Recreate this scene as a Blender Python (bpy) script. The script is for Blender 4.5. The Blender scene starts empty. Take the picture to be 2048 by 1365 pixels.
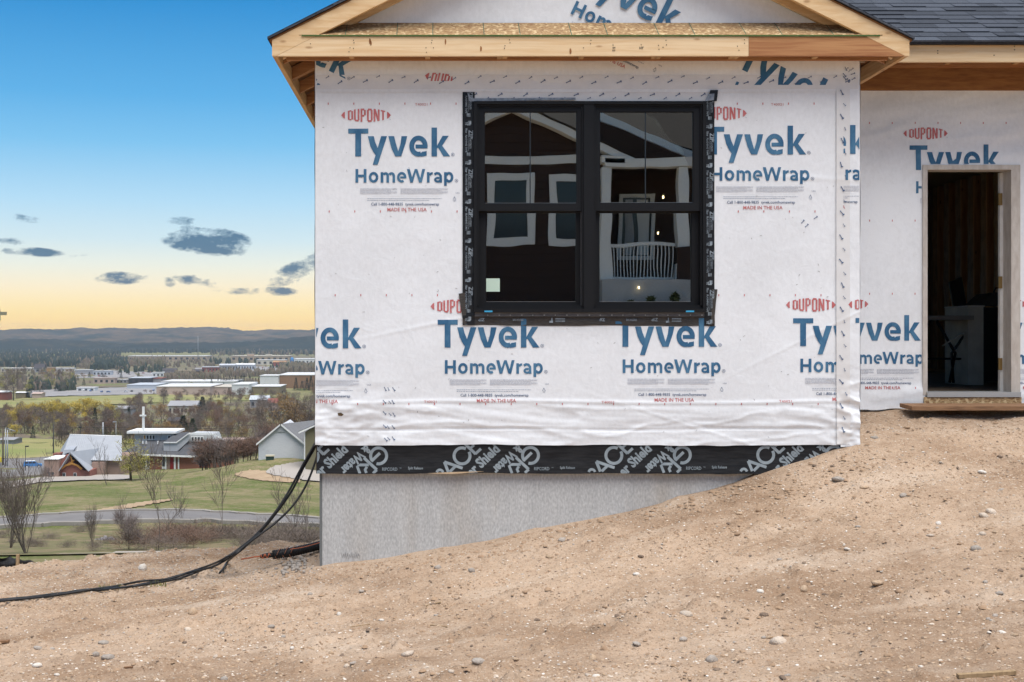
import bpy, bmesh, math, random
import numpy as np
from mathutils import Vector, Matrix
from mathutils import noise as mnoise

random.seed(7)
SC = bpy.context.scene
COL = SC.collection

# ------------------------------------------------------------------ camera
F, CX, CY = 2500.0, 870.0, 672.0            # focal length and optical axis in pixels of a 2048-wide frame
cam_d = bpy.data.cameras.new('camera')
cam = bpy.data.objects.new('camera', cam_d)
COL.objects.link(cam)
cam.location = (0, 0, 0)
cam.rotation_euler = (math.pi / 2, 0, 0)
cam_d.sensor_width = 36.0
cam_d.lens = 36.0 * F / 2048.0
cam_d.shift_x = (1024.0 - CX) / 2048.0
cam_d.shift_y = -(682.5 - CY) / 2048.0
cam_d.clip_start = 0.1
cam_d.clip_end = 30000
SC.camera = cam

# ------------------------------------------------------------------ world sky
SUN_EL, SUN_AZ = math.radians(70), math.radians(155)   # azimuth clockwise from +Y: behind the camera, to the right
world = bpy.data.worlds.new('World')
SC.world = world
world.use_nodes = True
wn, wl = world.node_tree.nodes, world.node_tree.links
wn.clear()
w_out = wn.new('ShaderNodeOutputWorld')
w_bg = wn.new('ShaderNodeBackground')
w_bg.inputs['Strength'].default_value = 0.1
wl.new(w_bg.outputs[0], w_out.inputs[0])
w_tc = wn.new('ShaderNodeTexCoord')
w_sky = wn.new('ShaderNodeTexSky')
w_sky.sky_type = 'NISHITA'
w_sky.sun_disc = False
w_sky.sun_elevation = SUN_EL
w_sky.sun_rotation = SUN_AZ
w_sep = wn.new('ShaderNodeSeparateXYZ')
wl.new(w_tc.outputs['Generated'], w_sep.inputs[0])
w_map = wn.new('ShaderNodeMapRange')
w_map.inputs['From Min'].default_value = -0.02
w_map.inputs['From Max'].default_value = 0.5
wl.new(w_sep.outputs['Z'], w_map.inputs['Value'])
w_ramp = wn.new('ShaderNodeValToRGB')
wl.new(w_map.outputs[0], w_ramp.inputs[0])
stops = [(-0.02, (1.30, .80, .16)), (.004, (1.25, .80, .20)), (.019, (1.08, .83, .38)), (.038, (.99, .87, .62)),
         (.055, (.84, .87, .77)), (.075, (.64, .80, .86)), (.105, (.45, .71, .90)), (.15, (.21, .54, .85)),
         (.185, (.115, .43, .79)), (.26, (.030, .27, .64)), (.5, (.03, .17, .46))]
els = w_ramp.color_ramp.elements
while len(els) > 1:
    els.remove(els[-1])
for i, (zz, c) in enumerate(stops):
    p = (zz + .02) / .52
    e = els[0] if i == 0 else els.new(p)
    e.position = p
    e.color = (*c, 1)
w_mul = wn.new('ShaderNodeVectorMath'); w_mul.operation = 'SCALE'
w_mul.inputs['Scale'].default_value = 10.0
wl.new(w_ramp.outputs[0], w_mul.inputs[0])
# clouds: dark, thin evening clouds low over the hills (directions on the sky)
w_div = wn.new('ShaderNodeMath'); w_div.operation = 'DIVIDE'
wl.new(w_sep.outputs['X'], w_div.inputs[0]); wl.new(w_sep.outputs['Y'], w_div.inputs[1])
w_divz = wn.new('ShaderNodeMath'); w_divz.operation = 'DIVIDE'
wl.new(w_sep.outputs['Z'], w_divz.inputs[0]); wl.new(w_sep.outputs['Y'], w_divz.inputs[1])
w_noise = wn.new('ShaderNodeTexNoise'); w_noise.inputs['Scale'].default_value = 34
w_noise.inputs['Detail'].default_value = 9; w_noise.inputs['Roughness'].default_value = .68
w_mp = wn.new('ShaderNodeMapping'); w_mp.inputs['Scale'].default_value = (1.0, 1.0, 2.0)
wl.new(w_tc.outputs['Generated'], w_mp.inputs[0]); wl.new(w_mp.outputs[0], w_noise.inputs['Vector'])
acc = None
def wmath(op, a, b=None, c=None):
    n = wn.new('ShaderNodeMath'); n.operation = op
    for k, v in enumerate((a, b, c)):
        if v is None: continue
        if isinstance(v, (int, float)): n.inputs[k].default_value = v
        else: wl.new(v, n.inputs[k])
    return n.outputs[0]
clouds = [  # px, py, half width, half height, tilt, weight
    (412, 481, 80, 27, .08, 1.6), (455, 486, 50, 24, .1, 1.6), (372, 443, 44, 9, 0, .6), (60, 504, 62, 9, .05, .95), (25, 484, 30, 9, .2, .7),
    (55, 440, 34, 9, .2, .55), (245, 556, 50, 13, -.05, 1.05), (339, 565, 14, 10, .1, .9), (395, 562, 50, 11, .1, .72),
    (470, 582, 62, 10, .05, .95), (555, 583, 38, 9, .02, .8), (590, 545, 52, 20, -.35, .95), (640, 522, 40, 20, -.3, .95),
    (160, 511, 20, 5, 0, .5), (760, 500, 70, 14, .1, .9), (-120, 520, 80, 16, .05, .9), (-260, 470, 60, 12, .1, .7)]
for (px, py, hw, hh, tilt, wgt) in clouds:
    u0, v0 = (px - CX) / F, (CY - py) / F
    du = wmath('SUBTRACT', w_div.outputs[0], u0)
    dv = wmath('SUBTRACT', w_divz.outputs[0], v0)
    dv = wmath('MULTIPLY_ADD', du, tilt, dv)
    a = wmath('MULTIPLY', du, F / hw); b = wmath('MULTIPLY', dv, F / hh)
    r = wmath('ADD', wmath('MULTIPLY', a, a), wmath('MULTIPLY', b, b))
    m = wmath('MULTIPLY', wmath('SUBTRACT', 1.5, r), wgt * .5)
    m = wmath('MAXIMUM', m, 0.0)
    acc = m if acc is None else wmath('MAXIMUM', acc, m)
front = wmath('GREATER_THAN', w_sep.outputs['Y'], 0.0)
acc = wmath('MINIMUM', acc, 0.62)
nz = wmath('ADD', wmath('MULTIPLY', wmath('SUBTRACT', w_noise.outputs[0], .5), 3.0), acc)
cm = wn.new('ShaderNodeMapRange'); cm.inputs['From Min'].default_value = .20; cm.inputs['From Max'].default_value = .72
wl.new(nz, cm.inputs['Value'])
gate = wn.new('ShaderNodeMapRange'); gate.inputs['From Min'].default_value = 0; gate.inputs['From Max'].default_value = .25
wl.new(acc, gate.inputs['Value'])
cmask = wmath('MULTIPLY', wmath('MULTIPLY', cm.outputs[0], gate.outputs[0]), front)
cmask = wmath('MULTIPLY', cmask, .88)
w_mixc = wn.new('ShaderNodeMix'); w_mixc.data_type = 'RGBA'
wl.new(cmask, w_mixc.inputs['Factor'])
wl.new(w_mul.outputs[0], w_mixc.inputs['A'])
w_mixc.inputs['B'].default_value = (.40, 1.35, 2.5, 1)
# high sky: the physical sky takes over from the evening gradient
w_hi = wn.new('ShaderNodeMapRange'); w_hi.interpolation_type = 'SMOOTHSTEP'
w_hi.inputs['From Min'].default_value = .27; w_hi.inputs['From Max'].default_value = .75
wl.new(w_sep.outputs['Z'], w_hi.inputs['Value'])
w_mix = wn.new('ShaderNodeMix'); w_mix.data_type = 'RGBA'
wl.new(w_hi.outputs[0], w_mix.inputs['Factor'])
wl.new(w_mixc.outputs['Result'], w_mix.inputs['A'])
wl.new(w_sky.outputs[0], w_mix.inputs['B'])
wl.new(w_mix.outputs['Result'], w_bg.inputs['Color'])

# ------------------------------------------------------------------ sun (broad and soft)
sun_d = bpy.data.lights.new('sun', 'SUN')
sun_d.energy = 4.9
sun_d.angle = math.radians(58)
sun_d.color = (1.0, .965, .915)
sun = bpy.data.objects.new('sun', sun_d)
COL.objects.link(sun)
sdir = Vector((math.sin(SUN_AZ) * math.cos(SUN_EL), math.cos(SUN_AZ) * math.cos(SUN_EL), math.sin(SUN_EL)))
sun.rotation_euler = sdir.to_track_quat('Z', 'Y').to_euler()

SC.view_settings.view_transform = 'Standard'
SC.view_settings.look = 'None'
SC.view_settings.exposure = 0.06
SC.view_settings.gamma = 1.0
SC.view_settings.use_curve_mapping = False
SC.render.engine = 'CYCLES'
SC.cycles.use_denoising = True
SC.cycles.max_bounces = 6
SC.cycles.diffuse_bounces = 3
SC.cycles.glossy_bounces = 3
SC.cycles.transparent_max_bounces = 8
SC.cycles.volume_bounces = 0
SC.cycles.caustics_reflective = False
SC.cycles.caustics_refractive = False

# ------------------------------------------------------------------ helpers
def P(px, py, Y):
    """Point at depth Y whose place in the photograph is (px, py)."""
    return Vector(((px - CX) / F * Y, Y, (CY - py) / F * Y))
def X_(px, Y): return (px - CX) / F * Y
def Z_(py, Y): return (CY - py) / F * Y

ORG = {}
def tag(o, label=None, cat=None, group=None, kind=None):
    if label: o['label'] = label
    if cat: o['category'] = cat
    if group: o['group'] = group
    if kind: o['kind'] = kind
    return o
def empty(name, loc, label=None, cat=None, group=None, rz=0.0):
    o = bpy.data.objects.new(name, None)
    COL.objects.link(o)
    o.location = loc
    o.rotation_euler = (0, 0, rz)
    o.empty_display_size = .2
    ORG[o] = Vector(loc)
    return tag(o, label, cat, group)

class MB:
    """Collects shapes; build() links them as one mesh object."""
    def __init__(s): s.v = []; s.f = []; s.m = []; s.sm = []
    def add(s, vs, fs, mi=0, smooth=False):
        n = len(s.v)
        s.v.extend([tuple(p) for p in vs])
        for f in fs:
            s.f.append(tuple(i + n for i in f)); s.m.append(mi); s.sm.append(smooth)
        return s
    def box(s, x0, x1, y0, y1, z0, z1, mi=0):
        return s.add([(x0, y0, z0), (x1, y0, z0), (x1, y1, z0), (x0, y1, z0), (x0, y0, z1), (x1, y0, z1), (x1, y1, z1), (x0, y1, z1)],
                     [(3, 2, 1, 0), (4, 5, 6, 7), (0, 1, 5, 4), (1, 2, 6, 5), (2, 3, 7, 6), (3, 0, 4, 7)], mi)
    def obox(s, c, ax, ay, az, mi=0):
        """box from centre and three half-axis vectors"""
        c, ax, ay, az = map(Vector, (c, ax, ay, az))
        vs = [c + i * ax + j * ay + k * az for k in (-1, 1) for (i, j) in ((-1, -1), (1, -1), (1, 1), (-1, 1))]
        return s.add(vs, [(3, 2, 1, 0), (4, 5, 6, 7), (0, 1, 5, 4), (1, 2, 6, 5), (2, 3, 7, 6), (3, 0, 4, 7)], mi)
    def prism(s, poly, y0, y1, mi=0):
        """poly in (x, z), extruded along Y; poly counted anticlockwise seen from -Y"""
        n = len(poly)
        vs = [(x, y0, z) for x, z in poly] + [(x, y1, z) for x, z in poly]
        fs = [tuple(range(n)), tuple(reversed(range(n, 2 * n)))]
        for i in range(n):
            j = (i + 1) % n
            fs.append((j, i, i + n, j + n))
        return s.add(vs, fs, mi)
    def prismx(s, poly, x0, x1, mi=0):
        """poly in (y, z), extruded along X"""
        n = len(poly)
        vs = [(x0, y, z) for y, z in poly] + [(x1, y, z) for y, z in poly]
        fs = [tuple(reversed(range(n))), tuple(range(n, 2 * n))]
        for i in range(n):
            j = (i + 1) % n
            fs.append((i, j, j + n, i + n))
        return s.add(vs, fs, mi)
    def tube(s, pts, r, n=8, mi=0, cap=True, smooth=True):
        pts = [Vector(p) for p in pts]
        rs = r if isinstance(r, (list, tuple)) else [r] * len(pts)
        base = len(s.v)
        up = Vector((0, 0, 1))
        prev = None
        for i, p in enumerate(pts):
            t = (pts[min(i + 1, len(pts) - 1)] - pts[max(i - 1, 0)])
            if t.length < 1e-9: t = Vector((0, 0, 1))
            t.normalize()
            if prev is None:
                a = t.cross(up)
                if a.length < 1e-3: a = t.cross(Vector((1, 0, 0)))
                a.normalize()
            else:
                a = prev - t * prev.dot(t)
                if a.length < 1e-6: a = t.cross(up)
                a.normalize()
            prev = a
            b = t.cross(a)
            for k in range(n):
                an = 2 * math.pi * k / n
                s.v.append(tuple(p + (a * math.cos(an) + b * math.sin(an)) * rs[i]))
        for i in range(len(pts) - 1):
            for k in range(n):
                k2 = (k + 1) % n
                s.f.append((base + i * n + k, base + i * n + k2, base + (i + 1) * n + k2, base + (i + 1) * n + k))
                s.m.append(mi); s.sm.append(smooth)
        if cap:
            s.f.append(tuple(base + k for k in reversed(range(n)))); s.m.append(mi); s.sm.append(False)
            e = base + (len(pts) - 1) * n
            s.f.append(tuple(e + k for k in range(n))); s.m.append(mi); s.sm.append(False)
        return s
    def mesh(s, name, mats, origin=(0, 0, 0)):
        me = bpy.data.meshes.new(name)
        ox, oy, oz = origin
        me.from_pydata([(x - ox, y - oy, z - oz) for x, y, z in s.v], [], s.f)
        if not isinstance(mats, (list, tuple)): mats = [mats]
        for m in mats: me.materials.append(m)
        me.polygons.foreach_set('material_index', s.m)
        me.polygons.foreach_set('use_smooth', s.sm)
        me.update()
        return me
    def build(s, name, mats, parent=None, origin=None):
        o_par = ORG.get(parent, Vector((0, 0, 0)))
        org = Vector(origin) if origin is not None else Vector(o_par)
        o = bpy.data.objects.new(name, s.mesh(name, mats, org))
        COL.objects.link(o)
        o.location = org - o_par
        if parent is not None: o.parent = parent
        ORG[o] = org
        return o

def np_mesh(name, co, faces, mats, smooth=True):
    me = bpy.data.meshes.new(name)
    co = np.asarray(co, dtype=np.float32); faces = np.asarray(faces, dtype=np.int32)
    k = faces.shape[1]
    me.vertices.add(len(co)); me.vertices.foreach_set('co', co.ravel())
    me.loops.add(faces.size); me.loops.foreach_set('vertex_index', faces.ravel())
    me.polygons.add(len(faces))
    me.polygons.foreach_set('loop_start', np.arange(0, faces.size, k, dtype=np.int32))
    me.polygons.foreach_set('loop_total', np.full(len(faces), k, dtype=np.int32))
    if smooth: me.polygons.foreach_set('use_smooth', np.ones(len(faces), dtype=bool))
    if not isinstance(mats, (list, tuple)): mats = [mats]
    for m in mats: me.materials.append(m)
    me.update(calc_edges=True)
    return me
def link(name, me, parent=None, loc=(0, 0, 0), rz=0.0, sc=1.0):
    o = bpy.data.objects.new(name, me)
    COL.objects.link(o)
    o.location = loc; o.rotation_euler = (0, 0, rz)
    o.scale = (sc, sc, sc) if isinstance(sc, (int, float)) else sc
    if parent is not None: o.parent = parent
    return o
def grid_faces(nr, nc):
    i = np.arange(nr - 1)[:, None] * nc + np.arange(nc - 1)[None, :]
    return np.stack([i, i + 1, i + nc + 1, i + nc], -1).reshape(-1, 4)

def _hash(ix, iy, seed):
    h = (ix.astype(np.int64) * 374761393 + iy.astype(np.int64) * 668265263 + seed * 974634777) & 0x7fffffff
    h = ((h ^ (h >> 13)) * 1274126177) & 0x7fffffff
    return ((h ^ (h >> 16)) & 0xffff) / 65535.0
def vnoise(x, y, seed=0):
    x = np.asarray(x, float); y = np.asarray(y, float)
    ix, iy = np.floor(x), np.floor(y)
    fx, fy = x - ix, y - iy
    fx = fx * fx * fx * (fx * (fx * 6 - 15) + 10); fy = fy * fy * fy * (fy * (fy * 6 - 15) + 10)
    ix = ix.astype(np.int64); iy = iy.astype(np.int64)
    a, b = _hash(ix, iy, seed), _hash(ix + 1, iy, seed)
    c, d = _hash(ix, iy + 1, seed), _hash(ix + 1, iy + 1, seed)
    return (a + (b - a) * fx) * (1 - fy) + (c + (d - c) * fx) * fy - .5
def fbm(x, y, oct=4, seed=0, gain=.5):
    t = 0; amp = 1.0; tot = 0
    for k in range(oct):
        t = t + vnoise(x * 2 ** k + k * 17.3, y * 2 ** k - k * 9.1, seed + k) * amp
        tot += amp; amp *= gain
    return t / tot * 2

# ------------------------------------------------------------------ materials
def new_mat(name):
    m = bpy.data.materials.new(name)
    m.use_nodes = True
    nt = m.node_tree
    return m, nt, nt.nodes['Principled BSDF']
def mat(name, c, rough=.7, c2=None, scale=5.0, detail=4.0, stretch=(1, 1, 1), bump=0.0, bscale=None, metal=0.0, rnd=0.0,
        spec=.3, lo=.35, hi=.65, bdist=.02, c3=None, scale3=1.0, lo3=.5, hi3=.7):
    """Principled with two colours mixed by stretched noise, an optional third in patches, bump, and a tint per object."""
    m, nt, b = new_mat(name)
    N, L = nt.nodes, nt.links
    b.inputs['Roughness'].default_value = rough
    b.inputs['Metallic'].default_value = metal
    b.inputs['Specular IOR Level'].default_value = spec
    b.inputs['Base Color'].default_value = (*c, 1)
    tc = N.new('ShaderNodeTexCoord')
    mp = N.new('ShaderNodeMapping'); mp.inputs['Scale'].default_value = stretch
    L.new(tc.outputs['Object'], mp.inputs[0])
    col = None
    if c2 is not None:
        nz = N.new('ShaderNodeTexNoise'); nz.inputs['Scale'].default_value = scale; nz.inputs['Detail'].default_value = detail
        nz.inputs['Roughness'].default_value = .6
        L.new(mp.outputs[0], nz.inputs['Vector'])
        mr = N.new('ShaderNodeMapRange'); mr.inputs['From Min'].default_value = lo; mr.inputs['From Max'].default_value = hi
        L.new(nz.outputs[0], mr.inputs['Value'])
        mx = N.new('ShaderNodeMix'); mx.data_type = 'RGBA'
        mx.inputs['A'].default_value = (*c, 1); mx.inputs['B'].default_value = (*c2, 1)
        L.new(mr.outputs[0], mx.inputs['Factor'])
        col = mx.outputs['Result']
        if c3 is not None:
            nz3 = N.new('ShaderNodeTexNoise'); nz3.inputs['Scale'].default_value = scale3; nz3.inputs['Detail'].default_value = 5
            L.new(tc.outputs['Object'], nz3.inputs['Vector'])
            mr3 = N.new('ShaderNodeMapRange'); mr3.inputs['From Min'].default_value = lo3; mr3.inputs['From Max'].default_value = hi3
            L.new(nz3.outputs[0], mr3.inputs['Value'])
            mx3 = N.new('ShaderNodeMix'); mx3.data_type = 'RGBA'
            L.new(col, mx3.inputs['A']); mx3.inputs['B'].default_value = (*c3, 1)
            L.new(mr3.outputs[0], mx3.inputs['Factor'])
            col = mx3.outputs['Result']
    if rnd:
        oi = N.new('ShaderNodeObjectInfo')
        mr = N.new('ShaderNodeMapRange'); mr.inputs['To Min'].default_value = 1 - rnd; mr.inputs['To Max'].default_value = 1 + rnd
        L.new(oi.outputs['Random'], mr.inputs['Value'])
        vm = N.new('ShaderNodeVectorMath'); vm.operation = 'SCALE'
        if col is None: vm.inputs[0].default_value = c
        else: L.new(col, vm.inputs[0])
        L.new(mr.outputs[0], vm.inputs['Scale'])
        col = vm.outputs[0]
    if col is not None: L.new(col, b.inputs['Base Color'])
    if bump:
        nb = N.new('ShaderNodeTexNoise'); nb.inputs['Scale'].default_value = bscale or scale * 3; nb.inputs['Detail'].default_value = 6
        L.new(mp.outputs[0], nb.inputs['Vector'])
        bp = N.new('ShaderNodeBump'); bp.inputs['Strength'].default_value = bump; bp.inputs['Distance'].default_value = bdist
        L.new(nb.outputs[0], bp.inputs['Height'])
        L.new(bp.outputs[0], b.inputs['Normal'])
    return m
def wood(name, light, dark, axis='X', rough=.75):
    """Planed softwood: long grain along one axis, a few knots."""
    m, nt, b = new_mat(name)
    N, L = nt.nodes, nt.links
    b.inputs['Roughness'].default_value = rough; b.inputs['Specular IOR Level'].default_value = .2
    tc = N.new('ShaderNodeTexCoord')
    oi = N.new('ShaderNodeObjectInfo')
    ad = N.new('ShaderNodeVectorMath'); ad.operation = 'ADD'
    sc = N.new('ShaderNodeVectorMath'); sc.operation = 'SCALE'; sc.inputs[0].default_value = (13, 7, 11)
    L.new(oi.outputs['Random'], sc.inputs['Scale'])
    L.new(tc.outputs['Object'], ad.inputs[0]); L.new(sc.outputs[0], ad.inputs[1])
    mp = N.new('ShaderNodeMapping')
    mp.inputs['Scale'].default_value = {'X': (1.2, 14, 22), 'Y': (14, 1.2, 22), 'Z': (14, 22, 1.2), 'R': (2.5, 14, 16)}[axis]
    L.new(ad.outputs[0], mp.inputs[0])
    nz = N.new('ShaderNodeTexNoise'); nz.inputs['Scale'].default_value = 1.6; nz.inputs['Detail'].default_value = 5
    nz.inputs['Distortion'].default_value = .8
    L.new(mp.outputs[0], nz.inputs['Vector'])
    rp = N.new('ShaderNodeValToRGB')
    rp.color_ramp.elements[0].position = .36; rp.color_ramp.elements[0].color = (*light, 1)
    rp.color_ramp.elements[1].position = .72; rp.color_ramp.elements[1].color = (*dark, 1)
    L.new(nz.outputs[0], rp.inputs[0])
    vo = N.new('ShaderNodeTexVoronoi'); vo.inputs['Scale'].default_value = 1.0
    mk = N.new('ShaderNodeMapping'); mk.inputs['Scale'].default_value = {'X': (3, 8, 9), 'Y': (8, 3, 9), 'Z': (8, 9, 3), 'R': (3, 8, 7)}[axis]
    L.new(ad.outputs[0], mk.inputs[0]); L.new(mk.outputs[0], vo.inputs['Vector'])
    kr = N.new('ShaderNodeMapRange'); kr.inputs['From Min'].default_value = .045; kr.inputs['From Max'].default_value = .11
    kr.inputs['To Min'].default_value = .75; kr.inputs['To Max'].default_value = 0
    L.new(vo.outputs['Distance'], kr.inputs['Value'])
    mx = N.new('ShaderNodeMix'); mx.data_type = 'RGBA'
    L.new(rp.outputs[0], mx.inputs['A']); mx.inputs['B'].default_value = (dark[0] * .55, dark[1] * .45, dark[2] * .4, 1)
    L.new(kr.outputs[0], mx.inputs['Factor'])
    hs = N.new('ShaderNodeHueSaturation')
    mr = N.new('ShaderNodeMapRange'); mr.inputs['To Min'].default_value = .88; mr.inputs['To Max'].default_value = 1.1
    L.new(oi.outputs['Random'], mr.inputs['Value']); L.new(mr.outputs[0], hs.inputs['Value'])
    L.new(mx.outputs['Result'], hs.inputs['Color'])
    L.new(hs.outputs[0], b.inputs['Base Color'])
    bp = N.new('ShaderNodeBump'); bp.inputs['Strength'].default_value = .25; bp.inputs['Distance'].default_value = .003
    L.new(nz.outputs[0], bp.inputs['Height']); L.new(bp.outputs[0], b.inputs['Normal'])
    return m

M = {}
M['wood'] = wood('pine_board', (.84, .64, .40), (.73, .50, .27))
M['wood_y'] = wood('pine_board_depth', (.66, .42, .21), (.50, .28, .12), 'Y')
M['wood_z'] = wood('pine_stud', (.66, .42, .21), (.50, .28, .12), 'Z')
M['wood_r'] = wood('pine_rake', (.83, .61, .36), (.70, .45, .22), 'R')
M['fir'] = wood('fir_board', (.52, .27, .12), (.34, .14, .06))
M['lvl'] = mat('laminated_beam', (.33, .15, .05), .7, (.22, .09, .03), 3, 6, (2, 10, 14), bump=.2, bscale=20, bdist=.004)
M['osb'] = mat('strand_board', (.50, .34, .17), .8, (.24, .13, .06), 9, 3, (4, 5, 18), bump=.5, bscale=10, bdist=.006, lo=.38, hi=.6, c3=(.62, .46, .26), scale3=30, lo3=.55, hi3=.62)
M['osb_edge'] = mat('painted_panel_edge', (.05, .11, .03), .8, (.10, .14, .04), 20)
M['stain'] = mat('grade_ink', (.05, .045, .04), .8)
M['nail'] = mat('nail_head', (.04, .03, .03), .5)
M['shingle'] = mat('charcoal_shingle', (.045, .052, .066), .95, (.085, .095, .115), 120, 4, bump=.6, bscale=260, bdist=.004, rnd=.28, spec=.15)
M['drip'] = mat('black_drip_edge', (.016, .018, .022), .45)
M['felt'] = mat('roof_underlay', (.03, .033, .04), .9, (.05, .053, .06), 40)
M['sheathing'] = mat('wall_sheathing', (.42, .30, .16), .85, (.3, .2, .1), 12)
M['black_vinyl'] = mat('black_window_frame', (.009, .0095, .011), .5, spec=.22)
M['rubber'] = mat('black_weatherstrip', (.006, .006, .007), .7)
M['chrome'] = mat('spacer_bar', (.42, .43, .43), .3, metal=.8)
M['sticker'] = mat('pale_green_paper', (.55, .70, .58), .7)
M['blue_tag'] = mat('blue_clip', (.05, .35, .60), .5)
M['flange'] = mat('grey_nailing_flange', (.14, .14, .145), .5, (.08, .08, .085), 8, 3, (2, 1, 12))
M['ziptape'] = mat('black_flashing_tape', (.008, .009, .011), .4, (.02, .021, .024), 14, 4, bump=.5, bscale=26, bdist=.006, spec=.28)
M['sill_tape'] = mat('brown_black_stretch_tape', (.035, .03, .026), .4, (.06, .052, .045), 16, 4, (2, 1, 6), bump=.6, bscale=24, bdist=.006, spec=.45)
M['membrane'] = mat('black_membrane', (.010, .0105, .012), .5, (.024, .025, .027), 5, 5, (1.2, 1, 9), bump=.35, bscale=14, bdist=.005, spec=.22)
M['mem_ink'] = mat('grey_blue_ink', (.30, .345, .37), .6, (.22, .26, .285), 14)
M['tape_ink'] = mat('silver_ink', (.36, .42, .47), .6, (.14, .17, .2), 40)
M['tape_clear'] = mat('white_seam_tape', (.77, .765, .755), .45, (.72, .71, .70), 6, bump=.25, bscale=20, bdist=.004, spec=.5)
M['ink_blue'] = mat('blue_ink', (.035, .125, .24), .65, (.085, .215, .345), 9, 5, (1, 1, .7), lo=.42, hi=.68)
M['ink_red'] = mat('red_ink', (.50, .115, .115), .65, (.58, .2, .2), 22, 4)
M['ink_grey'] = mat('pale_blue_ink', (.48, .50, .56), .7)
M['ink_navy'] = mat('navy_ink', (.05, .09, .19), .65, (.1, .16, .27), 30)
def mat_wrap(name):
    m, nt, b = new_mat(name)
    N, L = nt.nodes, nt.links
    b.inputs['Roughness'].default_value = .55; b.inputs['Specular IOR Level'].default_value = .35
    tc = N.new('ShaderNodeTexCoord')
    n1 = N.new('ShaderNodeTexNoise'); n1.inputs['Scale'].default_value = 1.3; n1.inputs['Detail'].default_value = 6
    L.new(tc.outputs['Object'], n1.inputs['Vector'])
    n2 = N.new('ShaderNodeTexNoise'); n2.inputs['Scale'].default_value = 38; n2.inputs['Detail'].default_value = 4
    mp2 = N.new('ShaderNodeMapping'); mp2.inputs['Scale'].default_value = (1, 1, .6)
    L.new(tc.outputs['Object'], mp2.inputs[0]); L.new(mp2.outputs[0], n2.inputs['Vector'])
    ad = N.new('ShaderNodeMath'); ad.operation = 'MULTIPLY_ADD'; ad.inputs[1].default_value = .55
    L.new(n2.outputs[0], ad.inputs[0]); L.new(n1.outputs[0], ad.inputs[2])
    rp = N.new('ShaderNodeValToRGB')
    rp.color_ramp.elements[0].position = .56; rp.color_ramp.elements[0].color = (.745, .76, .775, 1)
    rp.color_ramp.elements[1].position = .92; rp.color_ramp.elements[1].color = (.84, .86, .88, 1)
    L.new(ad.outputs[0], rp.inputs[0])
    # scuffs of site dirt
    n3 = N.new('ShaderNodeTexNoise'); n3.inputs['Scale'].default_value = 5; n3.inputs['Detail'].default_value = 8; n3.inputs['Roughness'].default_value = .75
    L.new(tc.outputs['Object'], n3.inputs['Vector'])
    mr = N.new('ShaderNodeMapRange'); mr.inputs['From Min'].default_value = .66; mr.inputs['From Max'].default_value = .82; mr.inputs['To Max'].default_value = .55
    L.new(n3.outputs[0], mr.inputs['Value'])
    mx = N.new('ShaderNodeMix'); mx.data_type = 'RGBA'
    L.new(rp.outputs[0], mx.inputs['A']); mx.inputs['B'].default_value = (.42, .38, .34, 1); L.new(mr.outputs[0], mx.inputs['Factor'])
    L.new(mx.outputs['Result'], b.inputs['Base Color'])
    nb = N.new('ShaderNodeTexNoise'); nb.inputs['Scale'].default_value = 7; nb.inputs['Detail'].default_value = 7; nb.inputs['Roughness'].default_value = .55
    nb.inputs['Distortion'].default_value = .5
    L.new(tc.outputs['Object'], nb.inputs['Vector'])
    bp = N.new('ShaderNodeBump'); bp.inputs['Strength'].default_value = .30; bp.inputs['Distance'].default_value = .018
    L.new(nb.outputs[0], bp.inputs['Height']); L.new(bp.outputs[0], b.inputs['Normal'])
    return m
M['wrap'] = mat_wrap('white_house_wrap')
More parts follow.
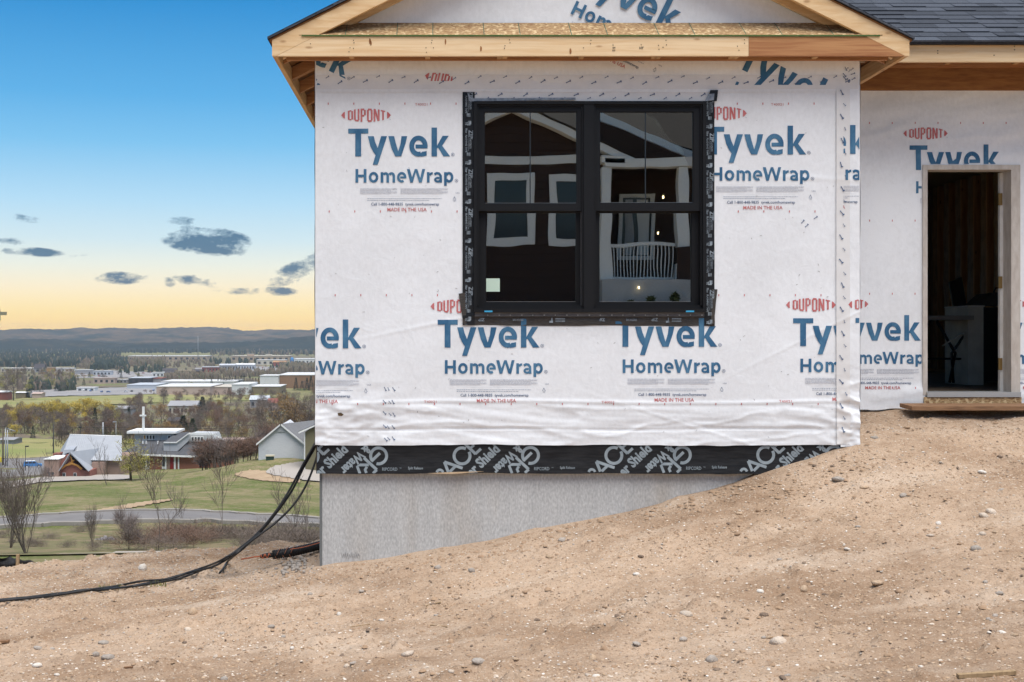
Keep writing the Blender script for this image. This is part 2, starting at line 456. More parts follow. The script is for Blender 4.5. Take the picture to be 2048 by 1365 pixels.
def mat_concrete():
    m, nt, b = new_mat('cast_concrete')
    N, L = nt.nodes, nt.links
    b.inputs['Roughness'].default_value = .85; b.inputs['Specular IOR Level'].default_value = .2
    tc = N.new('ShaderNodeTexCoord')
    mp = N.new('ShaderNodeMapping'); mp.inputs['Scale'].default_value = (7, 7, .8)
    L.new(tc.outputs['Object'], mp.inputs[0])
    n1 = N.new('ShaderNodeTexNoise'); n1.inputs['Scale'].default_value = 2.2; n1.inputs['Detail'].default_value = 8; n1.inputs['Roughness'].default_value = .65
    L.new(mp.outputs[0], n1.inputs['Vector'])
    rp = N.new('ShaderNodeValToRGB')
    rp.color_ramp.elements[0].position = .3; rp.color_ramp.elements[0].color = (.465, .468, .46, 1)
    rp.color_ramp.elements[1].position = .7; rp.color_ramp.elements[1].color = (.53, .533, .522, 1)
    L.new(n1.outputs[0], rp.inputs[0])
    n2 = N.new('ShaderNodeTexNoise'); n2.inputs['Scale'].default_value = 1.1; n2.inputs['Detail'].default_value = 5
    mp2 = N.new('ShaderNodeMapping'); mp2.inputs['Scale'].default_value = (2.4, 1, .5)
    L.new(tc.outputs['Object'], mp2.inputs[0]); L.new(mp2.outputs[0], n2.inputs['Vector'])
    mr = N.new('ShaderNodeMapRange'); mr.inputs['From Min'].default_value = .52; mr.inputs['From Max'].default_value = .75; mr.inputs['To Max'].default_value = .5
    L.new(n2.outputs[0], mr.inputs['Value'])
    mx = N.new('ShaderNodeMix'); mx.data_type = 'RGBA'; mx.inputs['B'].default_value = (.38, .32, .25, 1)
    L.new(rp.outputs[0], mx.inputs['A']); L.new(mr.outputs[0], mx.inputs['Factor'])
    n3 = N.new('ShaderNodeTexNoise'); n3.inputs['Scale'].default_value = 75; n3.inputs['Detail'].default_value = 5
    mp3 = N.new('ShaderNodeMapping'); mp3.inputs['Scale'].default_value = (1, 1, .45)
    L.new(tc.outputs['Object'], mp3.inputs[0]); L.new(mp3.outputs[0], n3.inputs['Vector'])
    ms = N.new('ShaderNodeMapRange'); ms.inputs['From Min'].default_value = .3; ms.inputs['From Max'].default_value = .7; ms.inputs['To Min'].default_value = .80; ms.inputs['To Max'].default_value = 1.18
    L.new(n3.outputs[0], ms.inputs['Value'])
    vm = N.new('ShaderNodeVectorMath'); vm.operation = 'SCALE'
    L.new(mx.outputs['Result'], vm.inputs[0]); L.new(ms.outputs[0], vm.inputs['Scale'])
    L.new(vm.outputs[0], b.inputs['Base Color'])
    bp = N.new('ShaderNodeBump'); bp.inputs['Strength'].default_value = .35; bp.inputs['Distance'].default_value = .006
    L.new(n3.outputs[0], bp.inputs['Height']); L.new(bp.outputs[0], b.inputs['Normal'])
    return m
M['concrete'] = mat_concrete()
def mat_glass():
    m, nt, b = new_mat('coated_window_glass')
    N, L = nt.nodes, nt.links
    N.remove(b)
    out = N['Material Output']
    tr = N.new('ShaderNodeBsdfTransparent'); tr.inputs[0].default_value = (.75, .78, .76, 1)
    gl = N.new('ShaderNodeBsdfGlossy'); gl.inputs['Roughness'].default_value = 0.0; gl.inputs['Color'].default_value = (.95, 1, .98, 1)
    fr = N.new('ShaderNodeFresnel'); fr.inputs['IOR'].default_value = 4.2
    mx = N.new('ShaderNodeMixShader')
    L.new(fr.outputs[0], mx.inputs[0]); L.new(tr.outputs[0], mx.inputs[1]); L.new(gl.outputs[0], mx.inputs[2])
    L.new(mx.outputs[0], out.inputs[0])
    tc = N.new('ShaderNodeTexCoord')
    mp = N.new('ShaderNodeMapping'); mp.inputs['Scale'].default_value = (1.0, 1.0, .8)
    L.new(tc.outputs['Object'], mp.inputs[0])
    nz = N.new('ShaderNodeTexNoise'); nz.inputs['Scale'].default_value = 2.6; nz.inputs['Detail'].default_value = 1.0
    L.new(mp.outputs[0], nz.inputs['Vector'])
    bp = N.new('ShaderNodeBump'); bp.inputs['Strength'].default_value = .045; bp.inputs['Distance'].default_value = .012
    L.new(nz.outputs[0], bp.inputs['Height'])
    L.new(bp.outputs[0], gl.inputs['Normal'])
    return m
M['glass'] = mat_glass()
M['dark_room'] = mat('dark_interior', (.34, .26, .19), .9)
M['ply_floor'] = mat('site_floor', (.26, .19, .13), .85, (.18, .13, .09), 6)
M['white_paint'] = mat('white_trim_paint', (.72, .71, .68), .55, (.62, .60, .56), 9, bump=.1)
M['jamb'] = mat('primed_door_jamb', (.56, .52, .47), .6, (.45, .40, .35), 7, 4, (3, 3, 1))
M['brass'] = mat('brass_hinge', (.30, .20, .08), .45, metal=.6)
M['kraft'] = mat('kraft_faced_batt', (.50, .35, .23), .85, (.34, .23, .15), 5, 5, (3, 3, 1), bump=.6, bscale=8, bdist=.04)
M['grey_metal'] = mat('grey_cabinet', (.72, .70, .62), .55, (.58, .56, .50), 5)
M['black_metal'] = mat('black_metal', (.012, .012, .013), .5)
M['cable'] = mat('black_cable', (.014, .014, .015), .5, (.03, .03, .03), 20)
M['pipe'] = mat('black_corrugated_pipe', (.013, .013, .014), .45)
M['orange'] = mat('orange_tracer', (.45, .13, .06), .6)
M['copper'] = mat('rusty_wire', (.28, .12, .07), .6)
M['stake'] = mat('weathered_stake', (.40, .28, .16), .85, (.26, .18, .1), 10, 4, (6, 6, 1))
M['fabric'] = mat('black_silt_fabric', (.018, .018, .02), .8, (.035, .034, .034), 30, bump=.3)
M['rust_plank'] = mat('old_plank', (.30, .17, .09), .85, (.18, .1, .055), 6, 5, (1, 8, 8), bump=.3, bscale=12)

# ================================================================== GROUND
cps = []
for px, py in [(643, 1131), (741, 1125), (850, 1103), (923, 1094), (968, 1087), (1044, 1067), (1135, 1051), (1231, 1032), (1324, 1012),
               (1366, 996), (1465, 973), (1527, 944), (1614, 921), (1717, 886)]:
    cps.append(tuple(P(px, py, 9.97)))
for px, py, Y in [(1722, 824, 11.2), (1800, 821, 11.2), (1900, 822, 11.1), (2048, 827, 11.1), (2200, 828, 11.1),
                  (0, 1365, 6.75), (500, 1365, 6.4), (1024, 1365, 6.1), (1500, 1365, 5.75), (2048, 1365, 5.35),
                  (2048, 1000, 8.6), (2048, 900, 10.1), (2048, 1180, 7.0), (1850, 850, 10.75), (1800, 1000, 8.9), (1700, 940, 9.6),
                  (1650, 1180, 7.5), (1300, 1130, 8.5), (1300, 1250, 7.1), (900, 1200, 8.5), (900, 1290, 7.15),
                  (400, 1180, 10.0), (400, 1280, 8.2), (0, 1210, 10.0), (0, 1290, 8.5), (600, 1150, 9.9),
                  (0, 1142, 14.0), (150, 1126, 14.0), (300, 1112, 14.0), (450, 1102, 13.8), (560, 1093, 13.4), (634, 1089, 12.6), (600, 1108, 11.5)]:
    cps.append(tuple(P(px, py, Y)))
cps += [(0, 0, -1.66), (-6, 0, -1.85), (6, 0, -1.35), (0, -5, -.9), (-8, -8, -.4), (8, -8, -.2), (0, 3, -1.68), (5, 3, -1.4), (-5, 3, -1.9),
        (-9, 8, -2.4), (-9, 13, -2.9), (10, 6, -1.2), (11, 10.5, -.7), (-5, 17.2, -3.3), (-2.5, 17.0, -3.15), (-10, 17, -3.6), (14, 0, -1.0), (-14, 4, -2.6),
        (-1.0, 15, -2.7), (0, -11, .7), (-10, -13, .75), (12, -13, .8), (0, -25, 1.0)]
cps = np.array(cps)
def _tps(r2):
    return np.where(r2 > 0, r2 * np.log(np.maximum(r2, 1e-12)) * .5, 0.0)
_n = len(cps)
_A = np.zeros((_n + 3, _n + 3))
_d = ((cps[:, None, :2] - cps[None, :, :2]) ** 2).sum(-1)
_A[:_n, :_n] = _tps(_d) + np.eye(_n) * .02
_A[:_n, _n] = 1; _A[:_n, _n + 1:] = cps[:, :2]; _A[_n:, :_n] = _A[:_n, _n:].T
_w = np.linalg.solve(_A, np.concatenate([cps[:, 2], np.zeros(3)]))
def sand_smooth(x, y):
    x = np.asarray(x, float); y = np.asarray(y, float)
    z = _w[_n] + _w[_n + 1] * x + _w[_n + 2] * y
    for i in range(_n):
        z = z + _w[i] * _tps((x - cps[i, 0]) ** 2 + (y - cps[i, 1]) ** 2)
    return z
_lx, _ly = np.linspace(-46, 46, 461), np.linspace(-61, 21, 411)
_lz = sand_smooth(*np.meshgrid(_lx, _ly))
def sand_base(x, y):
    fx = np.clip((x + 46) / .2, 0, 459.999); fy = np.clip((y + 61) / .2, 0, 409.999)
    i = fx.astype(int); j = fy.astype(int); a = fx - i; b = fy - j
    return (_lz[j, i] * (1 - a) + _lz[j, i + 1] * a) * (1 - b) + (_lz[j + 1, i] * (1 - a) + _lz[j + 1, i + 1] * a) * b
def sand_z(x, y):
    x = np.asarray(x, float); y = np.asarray(y, float)
    z0 = sand_base(x, y); z = z0
    # raked and trodden sand: broad lumps, drag marks rising to the right, crumbs
    u = x * .94 + y * .34; v = -x * .34 + y * .94
    near = np.clip((14.5 - y) / 2, 0, 1)
    z = z + fbm(x * 1.1, y * 1.1, 3, 3) * .035 * near
    z = z + fbm(u * 1.6, v * 6.5, 3, 11) * .030
    z = z + fbm(x * 9, y * 9, 3, 21) * .010
    clod = np.maximum(fbm(x * 5.2, y * 5.2, 4, 31, .62) - .22, 0)
    z = z + clod * .10
    z = z + vnoise(x * 34, y * 34, 41) * .007
    # smoother along the foot of the wall
    k = np.where((x > -1.1) & (x < 3.6), np.clip(np.abs(y - 9.97) / .5, .22, 1), 1.0)
    return z0 + (z - z0) * k

def nonuni(segs):
    out = []
    for a, b, n in segs:
        out.append(np.linspace(a, b, n, endpoint=False))
    out.append(np.array([segs[-1][1]]))
    return np.concatenate(out)
xs = nonuni([(-45, -12, 33), (-12, -6, 60), (-6, 6.4, 520), (6.4, 12, 60), (12, 45, 33)])
ys = nonuni([(-60, -16, 30), (-16, 4.6, 90), (4.6, 11.6, 330), (11.6, 15.4, 130), (15.4, 20, 40)])
gx, gy = np.meshgrid(xs, ys)
gz = sand_z(gx, gy)
# under the house and past the brow the sheet drops away
inside = ((gx > -.80) & (gy > 10.16)) & ((gx < 3.30) | (gy > 11.42))
gz = np.where(inside, -3.2, gz)
brow = np.clip((gy - 16.2) / 3.8, 0, 1)
gz = gz - brow ** 1.5 * 2.2
def mat_sand():
    m, nt, b = new_mat('sandy_fill')
    N, L = nt.nodes, nt.links
    b.inputs['Roughness'].default_value = .95; b.inputs['Specular IOR Level'].default_value = .1
    tc = N.new('ShaderNodeTexCoord')
    def noise(scale, detail, rough=.6, stretch=None, dist=0):
        n = N.new('ShaderNodeTexNoise'); n.inputs['Scale'].default_value = scale; n.inputs['Detail'].default_value = detail
        n.inputs['Roughness'].default_value = rough; n.inputs['Distortion'].default_value = dist
        if stretch:
            mp = N.new('ShaderNodeMapping'); mp.inputs['Scale'].default_value = stretch; mp.inputs['Rotation'].default_value = (0, 0, -.35)
            L.new(tc.outputs['Object'], mp.inputs[0]); L.new(mp.outputs[0], n.inputs['Vector'])
        else: L.new(tc.outputs['Object'], n.inputs['Vector'])
        return n.outputs[0]
    def mix(a, bcol, fac, lo, hi, amt=1.0):
        mr = N.new('ShaderNodeMapRange'); mr.inputs['From Min'].default_value = lo; mr.inputs['From Max'].default_value = hi; mr.inputs['To Max'].default_value = amt
        L.new(fac, mr.inputs['Value'])
        mx = N.new('ShaderNodeMix'); mx.data_type = 'RGBA'
        if isinstance(a, tuple): mx.inputs['A'].default_value = (*a, 1)
        else: L.new(a, mx.inputs['A'])
        mx.inputs['B'].default_value = (*bcol, 1)
        L.new(mr.outputs[0], mx.inputs['Factor'])
        return mx.outputs['Result']
    c = mix((.485, .355, .252), (.31, .208, .135), noise(.55, 7, .7), .44, .60)           # damp darker ground
    c = mix(c, (.58, .465, .36), noise(.8, 5, .6, (1, 2.2, 1)), .52, .72, .8)                 # dry pale drifts
    c = mix(c, (.33, .22, .14), noise(3.2, 7, .7, (1, 3.0, 1), .6), .56, .74, .75)         # streaks
    c = mix(c, (.56, .455, .355), noise(60, 3), .56, .66, .8)                                # pale grit
    c = mix(c, (.17, .11, .07), noise(74, 3), .57, .68, .85)                                # dark crumbs
    c = mix(c, (.24, .155, .095), noise(15, 6, .75), .54, .68, .6)
    L.new(c, b.inputs['Base Color'])
    n1 = noise(22, 8, .72); n2 = noise(90, 4, .6)
    ad = N.new('ShaderNodeMath'); ad.operation = 'MULTIPLY_ADD'; ad.inputs[1].default_value = .35
    L.new(n2, ad.inputs[0]); L.new(n1, ad.inputs[2])
    bp = N.new('ShaderNodeBump'); bp.inputs['Strength'].default_value = .75; bp.inputs['Distance'].default_value = .03
    L.new(ad.outputs[0], bp.inputs['Height']); L.new(bp.outputs[0], b.inputs['Normal'])
    return m
M['sand'] = mat_sand()
gnd = link('ground', np_mesh('ground', np.stack([gx.ravel(), gy.ravel(), gz.ravel()], 1), grid_faces(len(ys), len(xs)), M['sand']))
tag(gnd, kind='structure')

def hit(px, py, y0=4.5, y1=18.0):
    """Where the sight line through a pixel meets the sand."""
    yy = np.linspace(y0, y1, 1400)
    xx = (px - CX) / F * yy; zz = (CY - py) / F * yy
    below = np.nonzero(zz <= sand_z(xx, yy))[0]
    k = below[0] if len(below) else len(yy) - 1
    return Vector((xx[k], yy[k], float(sand_z(xx[k], yy[k]))))

# ------------------------------------------------------------------ hillside and valley
PY = np.array([12, 15, 18, 22, 40, 60, 80, 96, 110, 125, 150, 180, 230, 260, 300, 350, 400, 450, 600, 800, 1000, 1200, 1500, 2500, 30000.])
PZ = np.array([-3.2, -3.5, -4.1, -5.2, -8.6, -11.6, -13.9, -16, -17.3, -18.3, -20.6, -22.9, -26.4, -28.0, -31.8, -36.6, -38.4, -39.2, -43.5, -49.5, -54, -55.6, -56.2, -56.5, -57])
def valley_z(x, y):
    x = np.asarray(x, float); y = np.asarray(y, float)
    z = np.interp(y, PY, PZ)
    z = z + 4.6 * np.exp(-((x + 26) / 15) ** 2 - ((y - 222) / 30) ** 2)          # knoll with the garage
    z = z + 1.6 * np.exp(-((x + 30) / 20) ** 2 - ((y - 150) / 22) ** 2)
    z = z + fbm(x / 26, y / 26, 3, 5) * np.clip((y - 30) / 120, 0, 1) * .9 * np.clip(2000 / np.maximum(y, 1), 0, 1)
    return z
rows = np.concatenate([np.linspace(12, 60, 30, endpoint=False), 60 * (9500 / 60) ** np.linspace(0, 1, 300)])
tcol = np.concatenate([np.linspace(-1, -.45, 18, endpoint=False), np.linspace(-.45, .05, 130, endpoint=False), np.linspace(.05, 1, 30)])
ty = np.repeat(rows[:, None], len(tcol), 1)
tx = tcol[None, :] * (30 + ty * .85)
tz = valley_z(tx, ty)
def mat_valley():
    m, nt, b = new_mat('spring_grass_and_soil')
    N, L = nt.nodes, nt.links
    b.inputs['Roughness'].default_value = .95; b.inputs['Specular IOR Level'].default_value = .1
    tc = N.new('ShaderNodeTexCoord')
    def noise(scale, detail, rough=.6, st=(1, 1, 1)):
        mp = N.new('ShaderNodeMapping'); mp.inputs['Scale'].default_value = st
        L.new(tc.outputs['Object'], mp.inputs[0])
        n = N.new('ShaderNodeTexNoise'); n.inputs['Scale'].default_value = scale; n.inputs['Detail'].default_value = detail; n.inputs['Roughness'].default_value = rough
        L.new(mp.outputs[0], n.inputs['Vector']); return n.outputs[0]
    def mix(a, bcol, fac, lo, hi, amt=1.0):
        mr = N.new('ShaderNodeMapRange'); mr.inputs['From Min'].default_value = lo; mr.inputs['From Max'].default_value = hi; mr.inputs['To Max'].default_value = amt
        L.new(fac, mr.inputs['Value'])
        mx = N.new('ShaderNodeMix'); mx.data_type = 'RGBA'
        if isinstance(a, tuple): mx.inputs['A'].default_value = (*a, 1)
        else: L.new(a, mx.inputs['A'])
        mx.inputs['B'].default_value = (*bcol, 1)
        L.new(mr.outputs[0], mx.inputs['Factor']); return mx.outputs['Result']
    c = mix((.125, .145, .048), (.27, .22, .125), noise(.07, 8, .76), .43, .57)
    c = mix(c, (.36, .28, .17), noise(.12, 7, .75, (1, 2.2, 1)), .50, .68, .85)
    c = mix(c, (.11, .155, .035), noise(.5, 7, .8), .46, .60, .7)
    c = mix(c, (.38, .31, .2), noise(2.2, 5, .75), .52, .70, .65)
    L.new(c, b.inputs['Base Color'])
    bp = N.new('ShaderNodeBump'); bp.inputs['Strength'].default_value = .8; bp.inputs['Distance'].default_value = .5
    L.new(noise(1.2, 6, .7), bp.inputs['Height']); L.new(bp.outputs[0], b.inputs['Normal'])
    return m
M['valley'] = mat_valley()
val = link('hillside_and_valley', np_mesh('hillside_and_valley', np.stack([tx.ravel(), ty.ravel(), tz.ravel()], 1), grid_faces(len(rows), len(tcol)), M['valley']))
tag(val, kind='structure')
_vy = np.concatenate([np.linspace(70, 400, 330), np.linspace(402, 5000, 900)])
def vhit(px, py, y0=75):
    """Where the sight line through a pixel meets the valley floor (first crossing past the brow)."""
    yy = _vy[_vy >= y0]
    xx = (px - CX) / F * yy; zz = (CY - py) / F * yy
    g = valley_z(xx, yy)
    k = np.nonzero(zz <= g)[0]
    k = k[0] if len(k) else len(yy) - 1
    return Vector((xx[k], yy[k], g[k]))

# ------------------------------------------------------------------ far hills
def hills(name, y0, depth, ridge, seed, mt, nx=420, ny=46, amp=10):
    hx = np.linspace(-.50 * (y0 + depth), .50 * (y0 + depth), nx)
    hx = np.where(hx > 0, hx, hx)
    t = np.linspace(0, 1, ny)
    X, T = np.meshgrid(hx, t)
    Yy = y0 + T * depth
    px = X / Yy * F + CX
    rz = np.interp(px, [p for p, _ in ridge], [(CY - v) / F * (y0 + depth * .8) for _, v in ridge])
    prof = np.sin(np.clip(T / .8, 0, 1) * math.pi / 2) ** 1.3
    prof = np.where(T > .8, 1 - ((T - .8) / .2) * .35, prof)
    z = -58 + (rz + 58) * prof
    z = z + fbm(X / 420, Yy / 420, 4, seed) * 26 * np.sin(T * math.pi) + vnoise(X / 17, Yy / 40, seed + 9) * amp * (T > .05) + vnoise(X / 8, Yy / 20, seed + 3) * amp * .6 * (T > .05)
    o = link(name, np_mesh(name, np.stack([X.ravel(), Yy.ravel(), z.ravel()], 1), grid_faces(ny, nx), mt, smooth=False))
    return tag(o, kind='structure')
M['hill'] = mat('wooded_hill', (.060, .055, .040), 1, (.135, .100, .065), .010, 8, (1, .5, 1), lo=.4, hi=.62, c3=(.025, .038, .030), scale3=.0045, lo3=.5, hi3=.62, spec=0)
M['hill2'] = mat('dark_conifer_hill', (.022, .034, .030), 1, (.06, .055, .04), .008, 8, lo=.5, hi=.7, spec=0)
hills('hills', 5200, 2400, [(-400, 666), (0, 660), (60, 662), (120, 664), (180, 659), (300, 661), (420, 657), (450, 659), (490, 664), (560, 664), (640, 661), (900, 660), (2600, 664)], 3, M['hill'])
hills('hills_front', 4300, 900, [(-400, 690), (0, 686), (90, 682), (170, 687), (230, 692), (300, 688), (420, 684), (520, 681), (640, 678), (900, 680), (2600, 684)], 8, M['hill2'], nx=420, ny=30, amp=9)

# ------------------------------------------------------------------ roads, walks and lots laid on the slope
M['asphalt'] = mat('worn_asphalt', (.17, .16, .155), .9, (.22, .205, .195), .25, 6)
M['pale_road'] = mat('pale_concrete_road', (.38, .345, .31), .9, (.38, .34, .30), .3, 6)
M['kerb'] = mat('concrete_kerb', (.34, .31, .27), .9, (.28, .25, .22), .5)
M['lot'] = mat('parking_lot', (.33, .31, .30), .9, (.25, .24, .23), .04, 6)
M['soil'] = mat('bare_soil', (.42, .31, .20), .95, (.33, .23, .14), .4, 6)
M['field'] = mat('mown_field', (.21, .23, .07), .95, (.32, .27, .12), .03, 6)
M['litter'] = mat('woodland_floor', (.145, .11, .08), .95, (.19, .16, .085), .08, 6, lo=.4, hi=.6, c3=(.15, .17, .06), scale3=.02)
def ribbon(name, pts, mt, kerb=None, off=.22, n=60, kind='structure'):
    """pts: (px_top, py_top, py_bottom) across the picture; the sheet follows the ground."""
    pxs = np.array([p[0] for p in pts]); tops = np.array([p[1] for p in pts]); bots = np.array([p[2] for p in pts])
    qx = np.linspace(pxs[0], pxs[-1], n)
    mb = MB()
    vs = []
    nc = 5
    for q in qx:
        a = vhit(q, np.interp(q, pxs, tops)); b = vhit(q, np.interp(q, pxs, bots))
        for k in range(nc):
            t = k / (nc - 1)
            x = b.x + (a.x - b.x) * t; y = b.y + (a.y - b.y) * t
            vs.append((x, y, float(valley_z(x, y)) + off))
    fs = [(i * nc + k, (i + 1) * nc + k, (i + 1) * nc + k + 1, i * nc + k + 1) for i in range(n - 1) for k in range(nc - 1)]
    mb.add(vs, fs, 0, True)
    o = mb.build(name, mt)
    tag(o, kind=kind)
    if kerb:
        kb = MB()
        for side in (0, nc - 1):
            line = [Vector(vs[i * nc + side]) for i in range(n)]
            for i in range(n - 1):
                d = (line[i + 1] - line[i]); w = Vector((-d.y, d.x, 0)); w = w.normalized() * .28 if w.length > 1e-6 else Vector((0, .28, 0))
                a, b2 = line[i], line[i + 1]
                kb.add([a - w + Vector((0, 0, -.2)), a + w + Vector((0, 0, -.2)), b2 + w + Vector((0, 0, -.2)), b2 - w + Vector((0, 0, -.2)),
                        a - w + Vector((0, 0, .14)), a + w + Vector((0, 0, .14)), b2 + w + Vector((0, 0, .14)), b2 - w + Vector((0, 0, .14))],
                       [(4, 5, 6, 7), (0, 1, 5, 4), (2, 3, 7, 6), (3, 0, 4, 7), (1, 2, 6, 5)])
        kb.build('kerb', kerb, o)
    return o
ribbon('road', [(-60, 1046, 1062), (60, 1038, 1056), (150, 1031, 1052), (230, 1028, 1049), (320, 1026, 1046), (420, 1029, 1047), (520, 1035, 1052), (640, 1042, 1056), (760, 1050, 1064), (1000, 1066, 1082)], M['asphalt'], M['kerb'])
M['dry_grass'] = mat('dry_grass_bank', (.21, .165, .085), .95, (.12, .125, .045), .35, 7, lo=.35, hi=.62, c3=(.24, .175, .11), scale3=1.2, lo3=.5, hi3=.66)
ribbon('dry_bank', [(-60, 1066, 1140), (120, 1060, 1136), (260, 1062, 1130), (400, 1058, 1124), (640, 1064, 1120), (1000, 1088, 1130)], M['dry_grass'], off=.10)
ribbon('path', [(30, 1118, 1138), (120, 1112, 1130), (250, 1107, 1120), (330, 1105, 1112), (380, 1104, 1107)], M['pale_road'], off=.08)
ribbon('path', [(-60, 972, 984), (20, 966, 978), (80, 957, 967), (160, 953, 963), (245, 952, 962), (262, 953, 960)], M['pale_road'])
ribbon('driveway', [(532, 946, 949), (548, 936, 954), (590, 928, 961), (640, 922, 967), (720, 922, 968)], M['pale_road'])
ribbon('bare_ground', [(470, 949, 953), (500, 942, 960), (530, 944, 964), (548, 950, 965), (600, 962, 968)], M['soil'], off=.12)
ribbon('bare_ground', [(150, 1030, 1032), (230, 1016, 1024), (300, 1004, 1012), (345, 1000, 1003)], M['soil'], off=.10)
ribbon('street', [(-60, 922, 962), (20, 920, 958), (70, 918, 954), (108, 915, 950), (150, 914, 946)], M['asphalt'], M['kerb'])
ribbon('lawn', [(-60, 882, 919), (40, 878, 918), (108, 880, 914), (140, 888, 912)], M['field'], off=.15)
ribbon('woodland_floor', [(-60, 838, 882), (40, 832, 878), (110, 820, 880), (240, 812, 900), (400, 806, 900), (660, 800, 900), (1200, 800, 900)], M['litter'], off=.12)
ribbon('field', [(-60, 806, 822), (60, 797, 815), (200, 793, 812), (320, 790, 806), (430, 792, 802), (500, 796, 802)], M['field'], off=.4)
ribbon('woodland_floor', [(-60, 715, 790), (60, 714, 781), (200, 713, 776), (330, 712, 774), (480, 712, 770), (680, 712, 772), (1200, 712, 780)], M['litter'], off=.45)
ribbon('parking_lot', [(60, 783, 796), (120, 780, 794), (220, 777, 792), (300, 775, 790), (330, 777, 788)], M['lot'], off=.6)
ribbon('parking_lot', [(150, 744, 758), (220, 742, 757), (300, 746, 756), (345, 748, 756)], M['lot'], off=.8)
ribbon('parking_lot', [(390, 737, 745), (470, 735, 746), (560, 734, 745), (640, 733, 744)], M['lot'], off=.8)
ribbon('far_lawn', [(330, 750, 757), (370, 747, 757), (410, 748, 755)], mat('green_lawn', (.09, .16, .03), .95, (.14, .17, .05), .05), off=1.2)

# ================================================================== PRINTED LETTERING
_tcache = {}
def text_polys(s, bold=0.0, cond=1.0):
    """Outline polygons of a string, cap height scaled to 1, baseline at 0, left at 0."""
    key = (s, bold, cond)
    if key in _tcache: return _tcache[key]
    cu = bpy.data.curves.new('lettering', 'FONT')
    cu.body = s; cu.size = 1.0; cu.offset = bold; cu.resolution_u = 2; cu.fill_mode = 'FRONT'
    ob = bpy.data.objects.new('lettering', cu)
    me = bpy.data.meshes.new_from_object(ob)
    vs = [(v.co.x, v.co.y) for v in me.vertices]
    polys = [[vs[i] for i in p.vertices] for p in me.polygons]
    bpy.data.objects.remove(ob); bpy.data.curves.remove(cu); bpy.data.meshes.remove(me)
    if polys:
        x0 = min(x for p in polys for x, y in p); x1 = max(x for p in polys for x, y in p)
        k = 1 / .70
        polys = [[((x - x0) * k * cond, y * k) for x, y in p] for p in polys]
        w = (x1 - x0) * k * cond
    else: w = 0
    _tcache[key] = (polys, w)
    return _tcache[key]
def rect(x0, y0, x1, y1): return [(x0, y0), (x1, y0), (x1, y1), (x0, y1)]
def strip(pts, w):
    """polyline thickened to width w, as quads"""
    out = []
    n = len(pts); nor = []
    for i in range(n):
        a = pts[max(i - 1, 0)]; b = pts[min(i + 1, n - 1)]
        dx, dy = b[0] - a[0], b[1] - a[1]; l = math.hypot(dx, dy) or 1
        nor.append((-dy / l * w / 2, dx / l * w / 2))
    for i in range(n - 1):
        p, q, m, k = pts[i], pts[i + 1], nor[i], nor[i + 1]
        out.append([(p[0] + m[0], p[1] + m[1]), (q[0] + k[0], q[1] + k[1]), (q[0] - k[0], q[1] - k[1]), (p[0] - m[0], p[1] - m[1])])
    return out
def arc(cx, cy, rx, ry, a0, a1, n=18):
    """degrees, 0 = right, anticlockwise as seen (v runs down)"""
    return [(cx + rx * math.cos(math.radians(a0 + (a1 - a0) * i / n)), cy - ry * math.sin(math.radians(a0 + (a1 - a0) * i / n))) for i in range(n + 1)]

